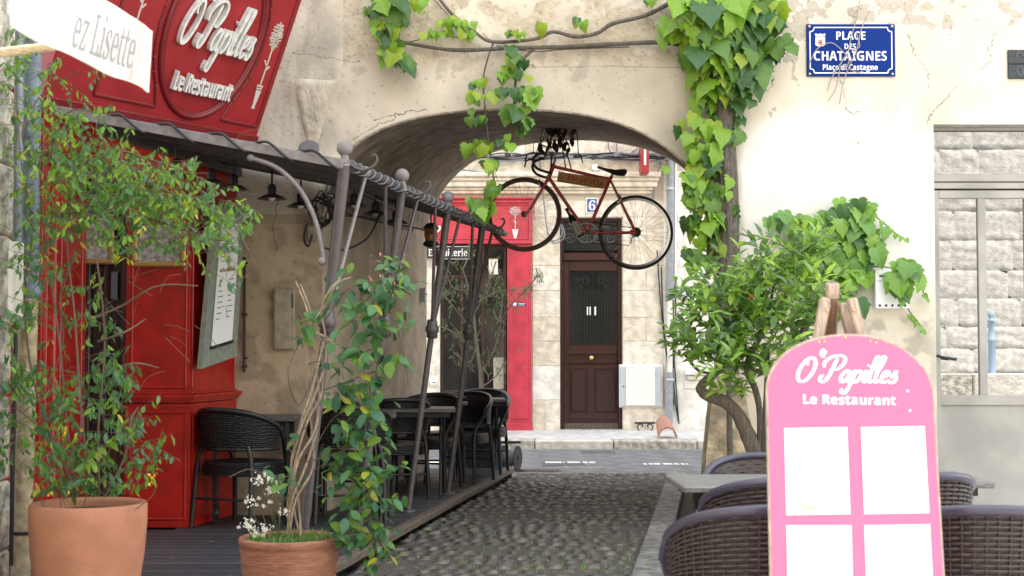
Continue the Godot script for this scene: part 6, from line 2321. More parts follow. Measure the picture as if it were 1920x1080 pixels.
	for f in [0.05, 0.5, 0.95]:
		box(st, Transform3D(Basis(), g0.lerp(g1, f) + Vector3(0, 0, -0.01)), Vector3(0.04, 0.02, 0.03), 0.003)
	part("staple", st, M.iron, o)
	var bp := Vector3(lerpf(-1.42, -0.872, 0.93), at(790, 553, 14.4).y, -14.4)
	o = thing("bell_box", "small grey bell box on the inner corner of the passage", "bell", bp)
	st = S()
	box(st, Transform3D(Basis(Vector3.UP, PI / 2 - 0.14), bp + Vector3(0.0, 0, 0)), Vector3(0.07, 0.14, 0.10), 0.006)
	part("casing", st, M.meter_grey, o)
	st = S()
	ball(st, bp + Vector3(0.052, 0.01, 0.01), 0.012)
	part("button", st, M.chrome, o)

# ---------------------------------------------------------------- near left: stone corner, pipes, cloth banner
func build_left_corner() -> void:
	var st := S()
	var xr := at(24, 600, 6.8).x
	var o := thing("corner_building", "pale stone corner of a building at the left edge", "building", Vector3(-3, 0, -6))
	bx(st, Vector3(-7, 0, -6.78), Vector3(xr - 0.03, 8.0, -2.5))
	var wall := part("wall", st, M.joint, o)
	var y := 0.0
	var row := 0
	while y < 4.6:
		var hh := rr(0.30, 0.42)
		for k in 4:
			var za := -6.8 + k * 0.62 + (0.28 if row % 2 and k > 0 else 0.0)
			var zb := -6.8 + (k + 1) * 0.62 + (0.28 if row % 2 else 0.0)
			st = S()
			bx(st, Vector3(xr - 0.12, y + 0.004, za + 0.004), Vector3(xr + rr(-0.006, 0.004), y + hh - 0.004, zb - 0.004), 0.012)
			part("stone", st, M.pale_stone, wall)
		y += hh
		row += 1
	# white notice on the corner
	var nt := thing("wall_notice", "weathered white notice box fixed on the stone corner", "notice", at(10, 620, 6.7))
	st = S()
	var na := at(-40, 608, 6.72)
	var nb := at(26, 452, 6.72)
	bx(st, Vector3(na.x, na.y, -6.83), Vector3(nb.x + 0.012, nb.y, -6.74), 0.006)
	part("casing", st, M.meter, nt)
	st = S()
	bx(st, Vector3(na.x + 0.02, na.y + 0.05, -6.741), Vector3(nb.x - 0.01, nb.y - 0.04, -6.735), 0.001)
	part("sheet", st, M.paper, nt)
	# rain pipe: blue grey above, beige below
	var P := func(px: float, py: float) -> Vector3: return at(px, py, 6.95)
	var dp := thing("rain_pipe", "rain pipe by the stone corner, blue grey above and beige below", "pipe", Vector3(P.call(50, 900).x, 0, -6.95))
	st = S()
	tube(st, [P.call(64, -60), P.call(58, 300), P.call(55, 560)], 0.044, 14)
	part("upper_pipe", st, M.pipe_blue, dp)
	st = S()
	var lo: Vector3 = P.call(44, 900)
	tube(st, [P.call(54, 545), P.call(48, 760), lo, Vector3(lo.x - 0.01, 0.12, lo.z), Vector3(lo.x + 0.05, 0.04, lo.z + 0.1)], 0.046, 14)
	part("lower_pipe", st, M.pipe_beige, dp)
	for e in [[54, 548, 0.056], [56, 250, 0.05]]:
		st = S()
		lathe(st, [Vector2(0.044, -0.03), Vector2(e[2], -0.025), Vector2(e[2], 0.025), Vector2(0.044, 0.03)], 16, Transform3D(Basis(), P.call(e[0], e[1])))
		part("collar", st, M.pipe_blue, dp)
	st = S()
	var ct: Vector3 = P.call(42, 998)
	lathe(st, [Vector2(0.049, -0.008), Vector2(0.052, -0.008), Vector2(0.052, 0.008), Vector2(0.049, 0.008)], 16, Transform3D(Basis(), Vector3(ct.x, ct.y, ct.z)))
	part("strap", st, M.cable, dp)
	var cd := thing("ribbed_conduit", "grey ribbed cable conduit beside the rain pipe", "conduit", at(33, 380, 6.9))
	st = S()
	var c0 := at(34, 238, 6.88)
	var prof := []
	for i in 90:
		prof.append(Vector2(0.024 if i % 2 else 0.020, -0.62 + i * 0.0072))
	lathe(st, prof, 12, Transform3D(Basis(), c0))
	part("ribbed_tube", st, M.pipe_grey, cd)
	st = S()
	tube(st, pxline([[34, 60, 6.9], [36, 240, 6.89]], 2), 0.022, 8)
	part("upper_tube", st, M.pipe_grey, cd)
	st = S()
	tube(st, pxline([[31, 470, 6.88], [28, 700, 6.88], [24, 860, 6.88], [20, 1060, 6.9]], 3), 0.012, 8)
	part("cable", st, M.cable, cd)
	# cloth banner on a stick, close to the camera
	var bn := thing("cloth_banner", "white cloth banner with grey serif lettering hanging from a stick", "banner", at(150, 90, 4.3))
	st = S()
	tube(st, [at(-200, 122, 4.2), at(0, 99, 4.28), at(100, 87, 4.33), at(190, 75, 4.4)], 0.014, 10)
	part("stick", st, M.stick, bn)
	var topl := [[18, -60, 4.2], [70, -52, 4.24], [122, -40, 4.28], [165, -14, 4.34], [205, 4, 4.38], [240, 26, 4.42], [268, 44, 4.44], [284, 58, 4.46]]
	var botl := [[19, 46, 4.2], [68, 76, 4.24], [122, 97, 4.27], [165, 119, 4.34], [205, 140, 4.38], [238, 150, 4.43], [262, 160, 4.44], [277, 172, 4.46]]
	var tp := pxline(topl, 4)
	var bt := pxline(botl, 4)
	st = S()
	st.set_smooth_group(1)
	var wn := noise(61, 1.2, 2)
	var grid := []
	for i in tp.size():
		var col := []
		for j in 9:
			var p: Vector3 = tp[i].lerp(bt[i], j / 8.0)
			p.z += wn.get_noise_2d(i * 0.35, j * 0.25) * 0.022 + 0.01 * sin(i * 0.55)
			col.append(p)
		grid.append(col)
	for i in tp.size() - 1:
		for j in 8:
			quad(st, grid[i][j + 1], grid[i + 1][j + 1], grid[i + 1][j], grid[i][j])
			var e := Vector3(0, 0, -0.003)
			quad(st, grid[i][j] + e, grid[i + 1][j] + e, grid[i + 1][j + 1] + e, grid[i][j + 1] + e)
	var cl := part("cloth", st, M.cloth, bn)
	st = S()
	tube(st, bt, 0.004, 5)
	tube(st, [tp[tp.size() - 1], bt[bt.size() - 1]], 0.004, 5)
	part("hem", st, M.cloth, cl)
	# lettering in the cloth's own plane
	var t0 := at(128, 60, 4.27)
	var t1 := at(240, 104, 4.42)
	var X := (t1 - t0).normalized()
	var Yv := (at(186, 40, 4.35) - at(183, 110, 4.35)).normalized()
	Yv = (Yv - X * X.dot(Yv)).normalized()
	var N := X.cross(Yv)
	var tx := text("lettering", "ez Lisette", 0.10, M.cloth_text, bn, Transform3D(), "Droid Serif", 400, 0.004, 1.0)
	var wd := (tx.mesh as TextMesh).get_aabb().size.x
	tx.global_transform = Transform3D(Basis(X * (t0.distance_to(t1) / wd), Yv * 1.25, N), (t0 + t1) * 0.5 + N * 0.034 + Yv * 0.01)

# ---------------------------------------------------------------- small things on and before the far house
func build_street_things() -> void:
	var z := -DB
	var B := func(px: float, py: float, off := 0.0) -> Vector3: return at(px, py, DB - off)
	# house number 6
	var a: Vector3 = B.call(1099, 399, 0.02)
	var b: Vector3 = B.call(1121, 371, 0.02)
	var o := thing("house_number", "blue enamel house number six above the brown door", "number plate", Vector3(a.x, a.y, z))
	var st := S()
	bx(st, Vector3(a.x, a.y, z + 0.002), Vector3(b.x, b.y, z + 0.016), 0.004)
	part("rim_plate", st, M.white, o)
	st = S()
	bx(st, Vector3(a.x + 0.014, a.y + 0.014, z + 0.014), Vector3(b.x - 0.014, b.y - 0.014, z + 0.019), 0.001)
	part("field", st, M.blue_number, o)
	text("numeral", "6", 0.15, M.white, o, Transform3D(Basis(), Vector3((a.x + b.x) * 0.5, (a.y + b.y) * 0.5, z + 0.0195)), "Droid Serif", 700, 0.003, 1.0)
	# meter box
	a = B.call(1163, 762, 0.1)
	b = B.call(1242, 687, 0.1)
	o = thing("meter_box", "cream electricity meter box beside the brown door", "meter box", Vector3((a.x + b.x) * 0.5, a.y, z))
	st = S()
	bx(st, Vector3(a.x - 0.01, a.y - 0.02, z - 0.02), Vector3(b.x + 0.015, b.y + 0.03, z + 0.05), 0.012)
	part("surround", st, M.back_white, o)
	st = S()
	bx(st, Vector3(a.x, a.y, z), Vector3(b.x - 0.02, b.y - 0.005, z + 0.075), 0.006)
	part("casing", st, M.meter_grey, o)
	st = S()
	bx(st, Vector3(a.x + 0.09, a.y + 0.01, z + 0.07), Vector3(b.x - 0.11, b.y - 0.02, z + 0.095), 0.008)
	part("door", st, M.meter, o)
	st = S()
	ball(st, Vector3(a.x + 0.05, (a.y + b.y) * 0.5, z + 0.078), 0.012)
	part("lock", st, M.iron, o)
	for f in [0.2, 0.8]:
		st = S()
		bx(st, Vector3(b.x - 0.115, lerpf(a.y, b.y, f), z + 0.075), Vector3(b.x - 0.095, lerpf(a.y, b.y, f) + 0.06, z + 0.1), 0.004)
		part("hinge", st, M.meter_grey, o)
	# iron heart shaped boot scraper
	o = thing("boot_scraper", "black iron boot scraper with a heart of scrolls low on the wall", "boot scraper", B.call(1210, 818, 0.1))
	st = S()
	var h0: Vector3 = B.call(1190, 793, 0.1)
	var h1: Vector3 = B.call(1229, 793, 0.1)
	bar(st, h0, h1, 0.02, 0.03, Vector3.UP, 0.004)
	part("bar", st, M.iron, o)
	for s in [-1.0, 1.0]:
		st = S()
		var c := h0.lerp(h1, 0.5)
		var pts := []
		for e in [[0.05, -0.075], [0.035, -0.055], [0.05, -0.035], [0.08, -0.03], [0.11, -0.05], [0.115, -0.085], [0.09, -0.125], [0.04, -0.17], [0.0, -0.205]]:
			pts.append(c + Vector3(e[0] * s, e[1] + 0.012, 0))
		tube(st, spline(pts, 4), 0.011, 6)
		part("scroll", st, M.iron, o)
	# grey rain pipe on the far house
	o = thing("grey_downpipe", "grey rain pipe down the far house, cables beside it", "pipe", B.call(1253, 795, 0.1))
	st = S()
	tube(st, [B.call(1257, 240, 0.1), B.call(1257, 500, 0.1), B.call(1256, 560, 0.1)], 0.052, 12)
	part("upper_pipe", st, M.pipe_grey, o)
	st = S()
	tube(st, [B.call(1256, 560, 0.1), B.call(1256, 700, 0.1)], 0.040, 12)
	part("white_pipe", st, M.back_white, o)
	st = S()
	tube(st, [B.call(1255, 698, 0.1), B.call(1254, 795, 0.1)], 0.060, 12)
	part("lower_pipe", st, M.pipe_grey, o)
	for py in [354, 560, 712]:
		st = S()
		var c: Vector3 = B.call(1256, py, 0.1)
		lathe(st, [Vector2(0.05, -0.02), Vector2(0.068, -0.018), Vector2(0.068, 0.018), Vector2(0.05, 0.02)], 14, Transform3D(Basis(), c))
		box(st, Transform3D(Basis(), c + Vector3(0.0, 0, -0.06)), Vector3(0.04, 0.03, 0.1), 0.003)
		part("clamp", st, M.meter_grey, o)
	o = thing("white_conduit", "slim white conduit right beside the grey rain pipe", "conduit", B.call(1266, 540, 0.05))
	st = S()
	tube(st, [B.call(1267, 300, 0.05), B.call(1266, 546, 0.05)], 0.018, 8)
	part("tube", st, M.mail_white, o)
	o = thing("black_cables", "black cables running down beside the grey rain pipe", "cable", B.call(1268, 795, 0.06))
	for l in [[[1262, 545], [1263, 620], [1261, 680], [1265, 740], [1272, 792]], [[1266, 530], [1267, 600], [1264, 660], [1268, 730], [1273, 795]], [[1232, 470], [1238, 560], [1246, 640], [1256, 700], [1264, 760]], [[1240, 500], [1243, 590], [1252, 680], [1262, 740]]]:
		st = S()
		var p := []
		for e in l: p.append(B.call(e[0], e[1], 0.06))
		tube(st, spline(p, 4), 0.011, 6)
		part("cable", st, M.cable, o)
	st = S()
	tube(st, [B.call(1264, 640, 0.06), B.call(1264, 668, 0.06)], 0.02, 8)
	tube(st, [B.call(1262, 668, 0.07), B.call(1263, 690, 0.07)], 0.02, 8)
	part("splice", st, M.cable, o)
	# terracotta cover tile at the foot of the pipe
	var tc: Vector3 = ground(1252, 822, 0.127)
	o = thing("cover_tile", "pink terracotta half round tile over the pipe foot on the pavement", "tile", tc)
	st = S()
	var L := 0.55
	for r in [[0.15, 0.105], [0.13, 0.088]]:
		pass
	for i in 12:
		var a0 := PI * i / 12.0
		var a1 := PI * (i + 1) / 12.0
		var f := func(an: float, rad: float, k: float) -> Vector3: return tc + Vector3(cos(an) * rad * lerpf(1.0, 0.8, k), sin(an) * rad * 1.15 * lerpf(1.0, 0.85, k) + 0.16 * k, -L * k)
		quad(st, f.call(a1, 0.135, 0.0), f.call(a0, 0.135, 0.0), f.call(a0, 0.135, 1.0), f.call(a1, 0.135, 1.0))
		quad(st, f.call(a0, 0.115, 0.0), f.call(a1, 0.115, 0.0), f.call(a1, 0.115, 1.0), f.call(a0, 0.115, 1.0))
		quad(st, f.call(a0, 0.115, 0.0), f.call(a0, 0.135, 0.0), f.call(a1, 0.135, 0.0), f.call(a1, 0.115, 0.0))
	part("half_tile", st, M.tile, o)
	# stone ledge right of the pipes
	o = thing("stone_ledge", "small moulded stone ledge on the wall right of the pipes", "ledge", B.call(1305, 730, 0.1))
	for e in [[1283, 1345, 693, 703, 0.15], [1288, 1345, 703, 712, 0.10], [1283, 1345, 712, 729, 0.05]]:
		st = S()
		var p: Vector3 = B.call(e[0], e[3], 0.02)
		var q: Vector3 = B.call(e[1], e[2], 0.02)
		bx(st, Vector3(p.x, p.y, z - 0.02), Vector3(q.x, q.y - 0.002, z + e[4]), 0.012)
		part("moulding", st, M.back_white, o)
	# red sign seen edge on
	o = thing("red_projecting_sign", "narrow red projecting sign under the cables, seen edge on", "sign", B.call(1207, 328, 0.4))
	st = S()
	var r0: Vector3 = B.call(1200, 328, 0.3)
	var r1: Vector3 = B.call(1214, 262, 0.3)
	bx(st, Vector3(r0.x, r0.y, z + 0.12), Vector3(r1.x, r1.y, z + 0.55), 0.008)
	part("panel", st, M.red_sign, o)
	st = S()
	bx(st, Vector3((r0.x + r1.x) * 0.5 - 0.02, r0.y + 0.12, z + 0.55), Vector3((r0.x + r1.x) * 0.5 + 0.012, r1.y, z + 0.556))
	part("tube_light", st, M.white, o)
	st = S()
	bar(st, Vector3((r0.x + r1.x) * 0.5, r1.y - 0.1, z), Vector3((r0.x + r1.x) * 0.5, r1.y - 0.1, z + 0.13), 0.04, 0.03)
	part("bracket", st, M.iron, o)
	# bundles of service cables along the far wall
	o = thing("service_cables", "bundle of grey and black service cables strung along the far wall", "cable", B.call(1100, 295, 0.1))
	for k in 9:
		st = S()
		var p := []
		for i in 12:
			var px := 900.0 + i * 36.0
			p.append(B.call(px, 292.0 + sin(i * 0.8 + k) * 2.5 + rr(-4, 4) + (6.0 if k > 6 else 0.0), 0.08 + rr(0, 0.05)))
		tube(st, spline(p, 4), rr(0.009, 0.02), 6)
		part("cable", st, M.greycable if k % 2 else M.cable, o)
	for l in [[[1140, 262], [1142, 280], [1150, 292]], [[1156, 262], [1157, 285], [1165, 293]], [[1010, 296], [1015, 330], [1022, 400], [1028, 440], [1040, 452], [1054, 440], [1052, 424]], [[1012, 300], [1020, 380], [1026, 430], [1038, 456], [1057, 446], [1056, 426], [1046, 418]], [[1200, 300], [1215, 320], [1226, 340], [1222, 380]], [[1228, 296], [1240, 310], [1228, 330], [1226, 372]], [[1180, 290], [1190, 282], [1196, 278]], [[845, 316], [900, 322], [960, 326], [1020, 322]], [[1155, 326], [1200, 328], [1245, 326]]]:
		st = S()
		var p := []
		for e in l: p.append(B.call(e[0], e[1], 0.07))
		tube(st, spline(p, 4), 0.011, 6)
		part("loose_cable", st, M.greycable, o)
	for k in 8:
		st = S()
		box(st, Transform3D(Basis(Vector3.BACK, rr(-0.3, 0.3)), B.call(945 + k * 42 + rr(-8, 8), 292 + rr(-4, 5), 0.12)), Vector3(0.09, 0.06, 0.05), 0.008)
		part("connector", st, M.greycable if k % 2 else M.cable, o)
	# white lamp, old iron hooks on the wall
	o = thing("round_wall_disc", "white round disc on the wall behind the saddle", "disc", B.call(1118, 315, 0.1))
	st = S()
	lathe(st, [Vector2(0.0, -0.05), Vector2(0.055, -0.05), Vector2(0.06, 0.0), Vector2(0.04, 0.03), Vector2(0.0, 0.03)], 18, Transform3D(Basis(Vector3.RIGHT, PI / 2), B.call(1117, 314, 0.05)))
	part("disc", st, M.mail_white, o)
	o = thing("round_bell_plate", "small round white bell plate by the shop window", "bell", B.call(813, 718, 0.05))
	st = S()
	lathe(st, [Vector2(0.06, 0.0), Vector2(0.056, 0.02), Vector2(0.0, 0.026)], 20, Transform3D(Basis(Vector3.RIGHT, PI / 2), at(814, 717, DB) + Vector3(0, 0, 0.001)))
	part("plate", st, M.mail_white, o)
	st = S()
	for i in 4:
		box(st, Transform3D(Basis(), at(814, 717, DB) + Vector3(-0.027 + i * 0.018, 0, 0.0265)), Vector3(0.012, 0.016, 0.004))
	part("print", st, M.slate_light, o)

# ---------------------------------------------------------------- what stands round the square, seen in the glass
func build_surroundings() -> void:
	var o := thing("stone_wall", "rough sunlit stone wall across the square, seen mirrored in the glass", "wall", Vector3(8, 0, 2.2))
	var st := S()
	bx(st, Vector3(2.5, 0, 1.9), Vector3(15, 8.5, 2.6))
	var w := part("core", st, M.far_stone, o)
	var y := 0.95
	var n := noise(81, 0.8, 4)
	while y < 6.0:
		var hh := rr(0.30, 0.55)
		var x := 4.6 + rr(0, 0.5)
		while x < 11.5:
			var ww := rr(0.6, 1.4)
			st = S()
			st.set_smooth_group(1)
			var g := []
			for j in 10:
				var row := []
				for i in 13:
					var u := i / 12.0
					var v := j / 9.0
					var e := minf(minf(u, 1.0 - u) * ww, minf(v, 1.0 - v) * hh)
					var out := 0.03 * smoothstep(0.0, 0.03, e) + n.get_noise_3d((x + u * ww) * 3.0, (y + v * hh) * 9.0, 0.0) * 0.045 * smoothstep(0.0, 0.05, e)
					row.append(Vector3(x + u * ww, y + v * hh, 1.9 - out))
				g.append(row)
			for j in 9:
				for i in 12:
					quad(st, g[j][i + 1], g[j][i], g[j + 1][i], g[j + 1][i + 1])
			part("stone", st, M.far_stone, w)
			x += ww + 0.012
		y += hh + 0.012
	# raised pavement with its kerb in front of the wall
	st = S()
	bx(st, Vector3(2.5, 0, -0.2), Vector3(15, 0.95, 1.9), 0.03)
	var rp := struct("raised_pavement", st, M.paving)
	for k in 11:
		st = S()
		bx(st, Vector3(2.5 + k * 1.1, 0.0, -0.42), Vector3(3.585 + k * 1.1, 0.99, -0.205), 0.02)
		part("kerb_stone", st, M.kerb[k % 2], rp)
	# bollard mirrored in the second pane
	var dir := (at(1861, 640, 1.0) - Vector3(0, EYE, 0))
	var hit := Vector3(0, EYE, 0) + dir * (DW + 0.17)
	var bx0 := hit + Vector3(dir.x, 0, -dir.z) * ((DW + 0.17 + 0.45))
	var bp := Vector3(bx0.x, 0.95, bx0.z)
	var bl := thing("bollard", "blue grey turned bollard on the raised kerb, seen mirrored in the glass", "bollard", bp)
	st = S()
	lathe(st, [Vector2(0.058, 0.0), Vector2(0.055, 0.52), Vector2(0.065, 0.53), Vector2(0.065, 0.56), Vector2(0.05, 0.58), Vector2(0.045, 0.82), Vector2(0.06, 0.83), Vector2(0.06, 0.86), Vector2(0.035, 0.88), Vector2(0.05, 0.91), Vector2(0.055, 0.95), Vector2(0.04, 0.99), Vector2(0.0, 1.01)], 20, Transform3D(Basis(), bp))
	part("post", st, mat(lin(0.28, 0.38, 0.52), 0.4), bl)
	# neighbour house behind the camera on the left
	st = S()
	bx(st, Vector3(-16, 0, 6), Vector3(2.0, 8, 9))
	var nb := thing("neighbour_house", "plain cream house behind the square, out of the picture", "house", Vector3(-7, 0, 7))
	part("wall", st, M.plaster, nb)

# ---------------------------------------------------------------- leaves
func leaf_mesh(kind: String, m: Material, fold := 0.25, extra := 0.0) -> ArrayMesh: # hangs from the origin along -y, 1 long, faces +z
	var half := []
	var droop := 0.18
	match kind:
		"ivy":
			half = [Vector2(0.0, 0.02), Vector2(0.15, 0.13), Vector2(0.36, 0.09), Vector2(0.47, -0.08), Vector2(0.44, -0.24), Vector2(0.55, -0.46), Vector2(0.40, -0.52), Vector2(0.33, -0.66), Vector2(0.16, -0.82), Vector2(0.0, -1.0)]
			droop = 0.30
		"ivyb":
			half = [Vector2(0.0, 0.02), Vector2(0.13, 0.12), Vector2(0.34, 0.12), Vector2(0.55, -0.08), Vector2(0.42, -0.20), Vector2(0.50, -0.34), Vector2(0.36, -0.46), Vector2(0.30, -0.62), Vector2(0.15, -0.78), Vector2(0.0, -1.0)]
			droop = 0.38
		"oval":
			half = [Vector2(0.0, 0.0), Vector2(0.18, -0.12), Vector2(0.29, -0.36), Vector2(0.26, -0.62), Vector2(0.13, -0.86), Vector2(0.0, -1.0)]
		"citrus":
			half = [Vector2(0.0, 0.0), Vector2(0.15, -0.18), Vector2(0.21, -0.45), Vector2(0.15, -0.75), Vector2(0.0, -1.0)]
			fold += 0.15
		"narrow":
			half = [Vector2(0.0, 0.0), Vector2(0.07, -0.3), Vector2(0.07, -0.7), Vector2(0.0, -1.0)]
		"blade":
			half = [Vector2(0.0, 0.0), Vector2(0.09, -0.3), Vector2(0.05, -0.8), Vector2(0.0, -1.0)]
		"petal":
			half = [Vector2(0.0, 0.0), Vector2(0.2, -0.4), Vector2(0.28, -0.75), Vector2(0.0, -1.0)]
			droop = -0.2
	droop += extra
	var Z := func(p: Vector2) -> Vector3: return Vector3(p.x, p.y, absf(p.x) * fold - droop * p.y * p.y - 0.25 * p.x * p.x)
	var st := S()
	for i in half.size() - 1:
		var a: Vector2 = half[i]
		var b: Vector2 = half[i + 1]
		# mid rib points at the height of both
		var ma := Vector2(0, clampf(a.y, -1.0, 0.02))
		var mb := Vector2(0, clampf(b.y, -1.0, 0.02))
		if kind.begins_with("ivy"):
			ma.y = lerpf(0.0, -0.95, float(i) / (half.size() - 1))
			mb.y = lerpf(0.0, -0.95, float(i + 1) / (half.size() - 1))
			if i == half.size() - 2: mb.y = -1.0
		for s in [1.0, -1.0]:
			var A: Vector3 = Z.call(a) * Vector3(s, 1, 1)
			var B: Vector3 = Z.call(b) * Vector3(s, 1, 1)
			var C: Vector3 = Z.call(ma)
			var D: Vector3 = Z.call(mb)
			for t3 in [[C, B, A], [C, D, B]]:
				if t3[0].is_equal_approx(t3[1]) or t3[0].is_equal_approx(t3[2]) or t3[1].is_equal_approx(t3[2]): continue
				for v in ([t3[0], t3[2], t3[1]] if s > 0.0 else t3):
					st.set_uv(Vector2((v.x + 0.65) / 1.3, (0.15 - v.y) / 1.15))
					st.add_vertex(v)
	return mesh_of(st, m)

func make_leaves() -> void:
	for e in [["vine", "ivy", "vine"], ["wall", "ivy", "ivy"], ["honey", "oval", "honey"], ["citrus", "citrus", "citrus"], ["jasmine", "citrus", "jasmine"], ["olive", "narrow", "olive"], ["dry", "oval", "dryleaf"], ["herb", "narrow", "herb"]]:
		var l := []
		for m in M[e[2]]:
			l.append(leaf_mesh(e[1], m))
		for m in M[e[2]]:
			l.append(leaf_mesh("ivyb" if e[1] == "ivy" else e[1], m, 0.05, 0.12))
		leafy[e[0]] = l

func scatter(parent: Node3D, set_name: String, list: Array, most := 290) -> void: # list of [Transform3D, variant]
	var set_: Array = leafy[set_name]
	list.sort_custom(func(a, b): return a[0].origin.z + a[0].basis.x.length() > b[0].origin.z + b[0].basis.x.length())
	var rest := []
	for v in set_.size(): rest.append([])
	for i in list.size():
		if rng.randf() < 0.5: list[i][1] += set_.size() / 2
		if i < most:
			inst("leaf", set_[list[i][1]], parent, list[i][0])
		else:
			rest[list[i][1]].append(list[i][0])
	for v in set_.size():
		many("foliage", set_[v], rest[v], parent)

func leaf_at(p: Vector3, s: float, yaw := 0.7, pitch := 0.5, roll := 0.5, base_pitch := 0.35) -> Transform3D: # tip down and out, facing the square
	return Transform3D(Basis(Vector3.UP, rr(-yaw, yaw)) * Basis(Vector3.RIGHT, -base_pitch + rr(-pitch, pitch)) * Basis(Vector3.BACK, rr(-roll, roll)) * Basis.from_scale(Vector3(s, s, s)), p)

func pick(w: Array) -> int:
	var r := rng.randf()
	for i in w.size():
		r -= w[i]
		if r <= 0.0: return i
	return w.size() - 1

func build_plants() -> void:
	build_facade_vine()
	build_wall_ivy()
	build_citrus()
	build_pot_climber()
	build_honeysuckle()
	build_olive()

